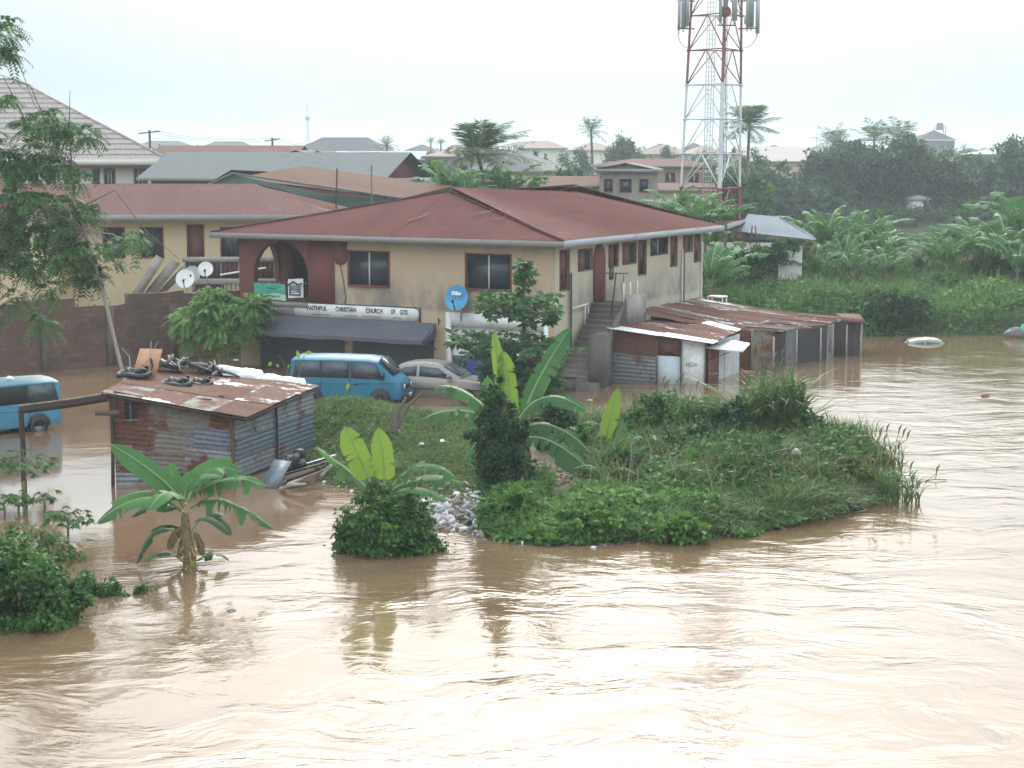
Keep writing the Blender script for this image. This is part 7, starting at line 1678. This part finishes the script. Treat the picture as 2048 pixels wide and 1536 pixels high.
sp_ = thing('sapling', 'thin sapling with a few yellow-green leaves behind the shack, left of the minibus', 'sapling', at(590, 815, .4))
mb = MB(); o_ = np.array(sp_.location); 
for q in ([(590, 815), (585, 765), (560, 712)], [(588, 800), (570, 760), (548, 745)], [(590, 790), (600, 740), (610, 705)]): mb.tube([atY(px, py, o_[1]) - o_ for px, py in q], [.02, .014, .006], 4)
mb.build('stem', M['bark'], sp_); f = MB(); C_ = np.array([atY(px, py, o_[1]) - o_ for px, py in ((560, 712), (548, 745), (545, 725), (575, 735), (610, 705), (598, 718), (556, 728), (700, 765))]); D_ = rg.normal(size=(8, 3)) - V3(0, 0, .3)
leaves(f, C_, D_, np.tile(V3(0, -1., .3), (8, 1)), .34, .16, .9); f.build('leaves', M['banana_young'], sp_)

# dead brown leaves hanging on the banana stems, one object per leaf
M['dry_leaf'] = plain('dead_leaf_brown', (.17, .115, .06), .85, var=.35)
for nm, d_, sp in (('banana_plant.001', 39.6, (((370, 1050), (345, 1060), (338, 1100), .2), ((384, 1060), (402, 1075), (405, 1112), .18), ((374, 1060), (362, 1085), (358, 1118), .16))), ('banana_plant.002', 47.5, (((1000, 850), (978, 880), (972, 930), .25), ((1030, 850), (1052, 880), (1058, 925), .22)))):
    t = bpy.data.objects.get(nm)
    for a_, b_, c_, w_ in sp:
        o_ = np.array(t.location); banana_leaf(t, atY(*a_, d_ - .1) - o_, atY(*b_, d_ - .2) - o_, atY(*c_, d_ - .25) - o_, w_, 'dry_leaf', tears=4, up=(0, -1, .2), rg=rg, flop=.3, n=16)
# twigs, stalks and scraps washed up along the waterline of the bank
mb = MB(); mb2 = MB()
for i in range(260):
    k = int(rg.integers(0, 12)); a_, b_ = SHORE[k], SHORE[k + 1]; q = a_ + (b_ - a_) * rg.random() + rg.normal(size=2) * .22; z_ = max(float(bank_h(q[0], q[1])), 0) + .01; an = rg.uniform(0, 6.28); l_ = rg.uniform(.06, .35)
    if i % 4: mb.bar((q[0], q[1], z_), (q[0] + l_ * math.cos(an), q[1] + l_ * math.sin(an) * .5, z_ + rg.uniform(0, .06)), rg.uniform(.012, .03))
    else: mb2.box((q[0], q[1], z_), rg.uniform(.03, .1, 3), an)
stuff(mb.build('driftwood_litter', M['bark_pale']), 'twigs and straw washed up along the front waterline of the bank', 'driftwood'); stuff(mb2.build('shore_litter', M['white']), 'pale scraps of litter washed up along the front waterline of the bank', 'litter')
# ---------------- right bank: green cover, bananas, bamboo masses, palms
def gz(x, y): return float(ground_h(x, y))
n = 76000
x = rg.uniform(10.5, 44, n); y = rg.uniform(86.5, 128, n); y = 86.3 + 41.5 * ((y - 86.5) / 41.5) ** 1.35
h0 = ground_h(x, y); k = h0 > -.45; x, y, h0 = x[k], y[k], h0[k]; n = len(x)
hump = .25 + 1.25 * vnoise(x, y, 3.2, 51) + .5 * vnoise(x, y, 1.1, 52)
hump *= smooth(-.6, .1, h0); h0 = np.maximum(h0, -.05)
P = np.stack([x, y, h0 + hump * rg.uniform(.45, 1, n) ** .5], 1); mb = MB()
D = norm(np.column_stack([rg.normal(size=(n, 2)), rg.normal(size=n) * .5 + .1])); leaves(mb, P, D, norm(rnd_dir(rg, n) * .8 + V3(0, -.6, .6)), rg.uniform(.2, .46, n), rg.uniform(.1, .22, n), np.clip(.25 + rg.normal(size=n) * .22 + .5 * (vnoise(x, y, 4, 55) - .3), 0, 1))
stuff(mb.build('ground_cover', M['creeper']), 'sea of bright green undergrowth on the right bank', 'undergrowth')
m_ = rg.random(n) < .16; mb = MB(); Q = P[m_]; blades(mb, rg, Q, .8, .06, .7, seg=2); stuff(mb.build('grass', M['grass']), 'coarse grass rising out of the right bank undergrowth', 'grass')
def far_tree(label, px, py_base, d, w_, h_, mat, proto=None, name='tree', cat='tree', group=None, n_=9000, L_=.4, seed=0, kind='round', lift=0):
    r_ = np.random.default_rng(seed + int(px)); z0 = gz((px - 1024) / FPX * d, d)
    if kind == 'round': lobes = [(0, 0, h_ * .55, w_ * .42, w_ * .4, h_ * .42), (-w_ * .25, 0, h_ * .45, w_ * .28, w_ * .3, h_ * .32), (w_ * .25, 0, h_ * .45, w_ * .28, w_ * .3, h_ * .32), (0, -w_ * .1, h_ * .75, w_ * .25, w_ * .3, h_ * .25)]
    else:
        lobes = [(r_.uniform(-.42, .42) * w_, r_.uniform(-.25, .25) * w_, h_ * r_.uniform(.25, .8), w_ * r_.uniform(.13, .24), w_ * .2, h_ * r_.uniform(.16, .3)) for _ in range(12)]
        lobes = [(a, b, min(c, h_ * (1.0 - .55 * (2 * abs(a) / w_) ** 2) - f * .8), dd, e, f) for a, b, c, dd, e, f in lobes] + [(0, 0, h_ * .25, w_ * .42, w_ * .3, h_ * .28)]
    return tree(name, label, bg(px, d, z0 - lift), lobes, n_, L_, L_ * .5, mat, r_, trunk_r=w_ * .025, group=group, clump=60, cat=cat)
ZT = lambda py, d, px=1500: zat(py, d) - gz((px - 1024) / FPX * d, d)
G1 = 'bamboo thickets beyond the right bank'
D2 = 222
for px, d, wpx, top, mt, n_, lb, sd in (
    (1712, 222, 290, 280, 'tree_dark', 34000, 'largest dark bamboo thicket, right of the pale hall', 3), (1550, 214, 200, 335, 'tree_blue', 16000, 'bluish thicket between the mast foot and the largest thicket', 4),
    (1468, 168, 130, 330, 'tree_mid', 11000, 'thicket with yellowish top at the foot of the mast', 5), (1915, 224, 250, 312, 'tree_dark', 22000, 'dark thicket right of the gap with the white hut', 6),
    (2040, 220, 230, 306, 'tree_blue', 20000, 'thicket cut off by the right frame edge', 7), (1625, 214, 120, 372, 'tree_blue', 11000, 'lower thicket in front of the largest one, left side', 8),
    (1828, 226, 120, 385, 'tree_mid', 7000, 'lower thicket filling the gap below the white hut', 9), (1975, 213, 130, 385, 'tree_mid', 12000, 'lower thicket by the right frame edge, lightest of them', 10)):
    far_tree(lb, px, 0, d, wpx / FPX * d, ZT(top, d, px) * 1.33, mt, kind='mass', group=G1, n_=n_, L_=.62, name='thicket', cat='thicket', seed=sd, lift=1.2)
far_tree('dark shrub overhanging the water by the drowned car', 1800, 0, 91, 3.6, 2.1, 'tree_dark', kind='round', n_=5200, L_=.2, name='shrub', cat='shrub', seed=11)
far_tree('dark shrub behind the far kiosks at the water edge', 1745, 0, 92, 2.4, 1.7, 'tree_mid', kind='round', n_=3200, L_=.2, name='shrub', cat='shrub', seed=12)
far_tree('dark leafy shrub below the bananas at the right frame edge', 2010, 0, 104, 3.6, 3.0, 'tree_dark', kind='mass', n_=6500, L_=.22, name='shrub', cat='shrub', seed=13)
far_tree('shrub with yellow-green top halfway up the right bank', 1890, 0, 100, 3.0, 1.9, 'tree_mid', kind='mass', n_=4500, L_=.2, name='shrub', cat='shrub', seed=14)
# banana grove: a few prototypes, then copies
protos = []
for i in range(4):
    r_ = np.random.default_rng(200 + i)
    protos.append(banana_plant('banana_plant', 'x', (0, 0, -50), h=[1.6, 2.0, 4.6, 4.9][i], n=[9, 10, 10, 11][i], L=[2.9, 3.1, 2.4, 2.6][i], W=[.6, .62, .52, .55][i], elr=((.75, 1.5) if i < 2 else (.5, 1.4)), rg=r_, mat='banana', tears=8, young=0))
spots = [  # px, distance, scale, label
    (1612, 108, 1.0, 'banana plant nearest the derelict house corner'), (1650, 112, 1.25, 'tall banana plant at the left of the grove, leaves fanned up'), (1690, 109, 1.05, 'banana plant second from the left in the waterside grove'),
    (1722, 115, 1.2, 'banana plant with long leaves before the largest thicket'), (1760, 110, 1.1, 'banana plant in the middle of the grove against the bright water'), (1790, 118, .9, 'small banana plant behind the grove middle'),
    (1838, 112, .75, 'small yellowish banana plant alone before the bright water'), (1868, 113, .8, 'second small yellowish banana plant right of the gap'), (1915, 111, 1.15, 'banana plant left of the three at the right edge'),
    (1950, 108, 1.1, 'low leaning banana plant near the right edge'), (2010, 106, 1.35, 'large banana plant cut near the right frame edge'), (2050, 110, 1.5, 'tallest banana plant at the right frame edge'), (1985, 113, 1.1, 'banana plant behind the large one at the right edge'),
    (1420, 92.5, 1.15, 'drooping banana plant between church wall and derelict house'), (1438, 97, 1.05, 'banana plant behind the drooping one by the derelict house'),
    (1330, 101, .95, 'banana plant left of the mast foot behind the red roof'), (1352, 103, 1.0, 'banana plant beneath the left mast leg'), (1385, 100, .95, 'banana plant between the mast legs above the red roof'), (1410, 102, .95, 'banana plant beneath the middle mast leg'), (1450, 104, .9, 'brown-tinged banana plant beneath the right mast leg'), (1425, 99, .75, 'banana plant whose leaves touch the red roof corner')]
extra = [(1630, 104, .9, 'leftmost low banana plant in front of the grove, by the derelict house'), (1672, 118, 1.1, 'banana plant behind the grove, second gap from the left'), (1705, 105, .85, 'low banana plant in front of the grove, left of its middle'), (1740, 119, 1.1, 'tall-leaved banana plant behind the grove middle'),
    (1775, 105, .85, 'low banana plant in front of the grove, right of its middle'), (1895, 105, .9, 'low banana plant left of the dark shrub near the right edge'), (1935, 116, 1.15, 'banana plant behind the leaning one near the right edge'), (1970, 104, 1.0, 'banana plant just left of the large one at the right edge'), (2035, 102, 1.1, 'banana plant in front of the tallest at the right edge'), (1905, 118, 1.0, 'banana plant farthest back near the right thicket')]
for i in range(11): spots.append((845 + i * 20 + (i % 3) * 4, 112 + (i * 7) % 13, 1.0 + .1 * (i % 3), ['banana plant in the row above the red roof, %s' % w for w in ('leftmost', 'second from left', 'third from left', 'fourth from left', 'just left of the blown palm', 'in front of the blown palm', 'right of the blown palm trunk', 'beneath the palm fronds', 'before the pale yellow wall', 'right of the pale yellow wall', 'rightmost')][i]))
spots += extra
for i, (px, d, sc_, lb) in enumerate(spots):
    tall = 15 <= i < 32
    o = protos[i] if i < 2 else protos[2] if i == 15 else protos[3] if i == 16 else copy_tree(protos[i % 2 + 2 * tall])
    gx_ = (px - 1024) / FPX * d; base = max(gz(gx_, d), 0.)
    o.location = (gx_, d, base if d < 130 else 1); o.rotation_euler = (0, 0, i * 1.7); o.scale = (sc_,) * 3; o['label'] = lb
    o['group'] = 'banana plants behind the flood'
mb = MB(); r_ = np.random.default_rng(19)
for px in range(1430, 2130, 14):
    d = 212 + r_.uniform(0, 5); gx_ = (px - 1024) / FPX * d; crown(mb, r_, [(gx_, d, r_.uniform(.4, 1.4), r_.uniform(1.0, 1.8), 1.3, r_.uniform(1.2, 2.4))], 420, .6, .3, clump=40)
stuff(mb.build('far_shore_bushes', M['tree_mid']), 'low bushes hanging over the far edge of the flooded strip', 'bushes')
# palms
def P_(label, px, py_top, d, L_, n_=18, seed=0, lean=(0, 0), wind=(0, 0), up=.6, leaflets=20):
    gx_ = (px - 1024) / FPX * d; z0 = gz(gx_, d); return palm('palm_tree', label, (gx_, d, z0), zat(py_top, d) - z0, L_, n_, np.random.default_rng(seed), lean, None, .14 + d * .0004, leaflets, wind, up)
P_('tall palm with full crown directly right of the mast', 1490, 256, 180, 3.8, 24, 1, (.2, 0), up=.85, leaflets=30)
P_('slim lone palm standing clear on the skyline', 1185, 262, 235, 2.7, 17, 2, (-.3, 0), up=.7)
P_('windblown palm with upright brushed crown above the red roof', 985, 312, 118, 3.5, 26, 3, (-.9, 0), wind=(.3, 0), up=1.0, leaflets=34)
P_('palm growing out of the largest thicket, left one of three', 1660, 292, 228, 3.8, 20, 4, up=.75)
P_('palm growing out of the largest thicket, middle one of three', 1742, 282, 228, 4.0, 18, 5, up=.95)
P_('palm growing out of the largest thicket, right one of three', 1792, 282, 230, 4.2, 22, 6, up=.7)
P_('small palm beside the slate-dark roof on the skyline', 776, 292, 240, 2.0, 14, 7, up=.6)
P_('hazy round-headed palm on the skyline, left one of a pair', 863, 285, 420, 2.0, 18, 8, up=1.0, leaflets=12)
P_('hazy round-headed palm on the skyline, right one of a pair', 883, 287, 420, 1.9, 18, 9, up=1.0, leaflets=12)
P_('tiny palm on the skyline right of the tall block', 1920, 296, 420, 1.6, 12, 10, up=.8, leaflets=12)
P_('low palm with fronds over the roofs left of the mast', 1415, 340, 145, 2.2, 12, 11, up=.4)
# skyline trees
G2 = 'trees among the far roofs'
far_tree('round dark tree on the skyline right of the lone palm', 1246, 0, 290, 6.6, zat(272, 290) - gz(18, 290), 'tree_dark', n_=7000, L_=.5, group=G2, kind='round')
for i, (px, d, w_, py, mt, lb) in enumerate(((1340, 300, 6, 291, 'tree_blue', 'bluish tree right of the round dark skyline tree'), (1395, 330, 6, 298, 'tree_blue', 'hazy low tree behind the mast base'), (1150, 260, 6, 296, 'tree_blue', 'bluish tree left of the lone palm'), (1120, 200, 5.5, 318, 'tree_mid', 'tree mass below the white skyline house'),
    (1090, 165, 4.5, 322, 'tree_dark', 'dark tree right of the pale yellow wall'), (1170, 150, 4.2, 330, 'tree_dark', 'dark bushy tree left of the unpainted house'), (1135, 155, 3.5, 333, 'tree_mid', 'lighter tree between two dark ones left of the unpainted house'), (1075, 230, 4.5, 300, 'tree_blue', 'pale tree behind the grey-green roof'),
    (870, 150, 4, 320, 'tree_mid', 'leafy tree behind the left end of the banana row'), (940, 140, 4, 318, 'tree_mid', 'leafy tree behind the middle of the banana row'), (1500, 230, 6, 300, 'tree_dark', 'dark tree behind the tall palm by the mast'), (1960, 300, 9, 303, 'tree_blue', 'hazy tree belt left of the right frame edge'),
    (1930, 420, 10, 299, 'tree_blue', 'distant tree belt right of the tall block'), (1780, 260, 6, 302, 'tree_blue', 'tree behind the rightmost thicket palm'), (325, 215, 3, 293, 'tree_mid', 'small tree by the first utility pole'), (830, 300, 5, 300, 'tree_blue', 'hazy tree on the skyline left of the tan roof'), (1040, 260, 5, 296, 'tree_blue', 'hazy tree left of the white skyline house'), (740, 300, 4, 299, 'tree_blue', 'hazy tree right of the slate-dark roof'), (1290, 210, 4, 315, 'tree_mid', 'tree behind the pink house roof'))):
    gx_ = (px - 1024) / FPX * d; far_tree(lb, px, 0, d, w_, max(1.5, zat(py, d) - gz(gx_, d)), mt, n_=3600, L_=.45, group=G2, kind='mass' if i % 2 else 'round', seed=i * 3)
# hedge of far trees in one mass along the horizon
mb = MB(); r_ = np.random.default_rng(9)
for i in range(46):
    px = -80 + i * 50 + r_.uniform(-15, 15); d = r_.uniform(430, 700); gx_ = (px - 1024) / FPX * d; z0 = gz(gx_, d); hh = max(2.5, zat(r_.uniform(292, 300), d) - z0); w_ = r_.uniform(7, 12); mb2 = [(gx_, d, z0 + hh * .45, w_ * .6, w_ * .4, hh * .5), (gx_ + w_ * .4, d, z0 + hh * .35, w_ * .5, w_ * .4, hh * .45)]
    crown(mb, r_, mb2, 420, 1.3, .8, clump=30)
stuff(mb.build('far_trees', M['tree_blue']), 'distant belt of trees along the horizon', 'trees')
# tall bare stalks over the thicket
t = thing('dead_stalks', 'thin bare bamboo stalks poking above the largest thicket', 'stalks', bg(1640, 221, 1)); mb = MB()
for px, py in ((1632, 262), (1652, 272), (1695, 268)): q = atY(px, py, 221) - np.array(t.location); mb.tube([V3(q[0] + .6, 0, 2), V3(q[0] + .3, 0, q[2] * .6), q], [.07, .05, .02], 4)
mb.build('stalks', M['bark_pale'], t)
# river weeds edge, floating bits
# ================================================================== LITTER AND FLOATING THINGS
r_ = np.random.default_rng(12); mb = MB(); mb2 = MB(); mb3 = MB()
pts = np.vstack([on_bank(900, [(815,1000),(830,1045),(900,1056),(975,1062),(968,985),(900,980),(840,985)], margin=-.4), on_bank(200, [(780,985),(800,1050),(900,1075),(1040,1085),(1000,970),(860,960)], margin=-.6)])
for i, p in enumerate(pts):
    s_ = (r_.uniform(.02, .06, 3) if i % 5 else r_.uniform(.08, .22, 3)) * V3(1.7, 1, .45); (mb, mb2, mb3)[i % 3].box(p + V3(0, 0, r_.uniform(0, .10)), s_, r_.uniform(0, 6), r_.uniform(-.6, .6), r_.uniform(-.6, .6))
M['litter3'] = plain('litter_grey', (.30, .29, .30), .6, var=.6, scale=11); M['litter'] = plain('litter_pale', (.50, .48, .46), .6, var=.5, scale=9); M['litter2'] = plain('litter_brown', (.22, .17, .13), .8, var=.5, scale=9)
rh_ = thing('rubbish_heap', 'heap of pale plastic rubbish on the shore beside the vine-covered stump', 'rubbish', (0, 0, 0))
for m__, mt in ((mb, 'litter'), (mb2, 'litter2'), (mb3, 'litter3')): tag(m__.build('rubbish', M[mt], rh_), kind='stuff')
def bag(label, px, py, z, L_, mat='white', h=.16, cat='plastic bag', name='plastic_bag', rz=0):
    p = at(px, py, z); t = thing(name, label, cat, p, rz); a = np.linspace(0, 1, 8); b_ = np.linspace(0, 2 * math.pi, 13); A_, B_ = np.meshgrid(a, b_, indexing='ij'); q = r_.uniform(0, 6)
    rad = np.sin(A_ * math.pi * .5) ** .6 * (1 + .22 * np.sin(B_ * 3 + q) + .1 * np.sin(B_ * 5)); mb = MB(); mb.grid(np.stack([rad * L_ / 2 * np.cos(B_), rad * L_ * .36 * np.sin(B_), h * np.cos(A_ * math.pi * .5) * (1 + .3 * np.sin(B_ * 2 + q)) - .02], -1)[::-1]); mb.build('bag', M[mat], t); return t
bag('pale plastic bag at the waterline below the rubbish heap', 1042, 1070, .02, .42, 'fascia_pale', .2)
bag('small white plastic bag right of the pale one at the waterline', 1108, 1076, .02, .16, 'white_clean', .1)
bag('dull plastic bag half hidden in creepers at the shore', 1257, 1070, .04, .25, 'litter2', .1)
bag('white plastic scrap on the weedy rise, right one', 884, 882, .75, .14, 'white_clean', .06)
bag('white plastic scrap on the weedy rise, left one', 843, 888, .75, .16, 'litter', .06)
bag('crumpled white bag among the weeds below the tallest reeds', 1590, 905, 1.1, .35, 'litter', .12)
bag('cardboard scrap on the bare soil beside the vine-wrapped trunk', 1085, 955, .75, .22, 'straw', .12, 'cardboard', 'cardboard_scrap')
bag('small pale bag floating between stairs and kiosk', 1180, 800, .0, .22, 'ban_pale', .04)
bag('white scrap floating before the yard wall', 472, 720, .0, .28, 'white_clean', .05)
bag('reddish floating debris on the open river at the right', 1970, 793, .0, .34, 'brown', .09, 'debris', 'floating_debris')
bag('dark floating debris above the reddish one on the river', 1988, 771, .0, .2, 'scrap', .06, 'debris', 'floating_debris')
bag('grey tarpaulin heap at the water edge at the right frame edge', 2030, 668, .15, 1.0, 'scrap', .3, 'tarpaulin', 'tarpaulin')
bag('turquoise sheet at the extreme right water edge', 2050, 664, .25, .6, 'ban_green', .35, 'tarpaulin', 'tarpaulin')
bag('grey rag drifting in the near water below the banana', 462, 1222, .0, .2, 'scrap', .05, 'debris', 'floating_debris')
t = thing('floating_stick', 'thin stick floating off the tip of the bank', 'stick', at(1870, 962)); 
for pts_ in ([(-.3, 0, 0), (.0, 0, .05), (.35, .1, .02)], [(0, 0, .04), (.05, .05, .18)]):
    mb = MB(); mb.tube(pts_, .012, 4); mb.build('twig', M['bark'], t)
mb = MB(); s_ = np.array([[x_, y_, float(bank_h(x_, y_))] for x_, y_ in BARE.mean(0) + r_.normal(size=(170, 2)) * V3(.5, .8, 0)[:2]])
for p in s_: mb.box(p + V3(0, 0, .02), r_.uniform(.05, .16, 3), r_.uniform(0, 3))
tag(mb.build('rubble', M['stone']), 'brown rubble on the bare soil slope of the bank', 'rubble', kind='stuff')
t = thing('brick_pedestal', 'small broken concrete pot-like block at the foot of the side stairs', 'block', at(1138, 782)); mb = MB(); mb.box((0, 0, .2), (.5, .45, .7)); mb.box((0, 0, .58), (.62, .55, .08)); mb.build('block', M['concrete_dark'], t)
t = thing('floating_plank', 'short plank floating at the doorway of the tin kiosk', 'plank', at(1495, 744)); mb = MB(); mb.box((0, 0, .03), (.6, .18, .04), .1); mb.build('board', M['ply'], t)
# ================================================================== HAZE
hb = MB(); hb.box2((-1500, -60, -3), (1500, 2300, 36)); hz_ = hb.build('haze', None)
hm = bpy.data.materials.new('haze'); hm.use_nodes = True; hn = hm.node_tree.nodes; hl = hm.node_tree.links
hn.remove(hn['Principled BSDF']); pv = hn.new('ShaderNodeVolumePrincipled'); pv.inputs['Color'].default_value = (.84, .93, 1.0, 1); pv.inputs['Density'].default_value = .00048; pv.inputs['Anisotropy'].default_value = 0.4
hl.new(pv.outputs[0], hn['Material Output'].inputs['Volume']); hz_.data.materials.append(hm); tag(hz_, 'pale humid haze over the whole scene', None, kind='stuff')
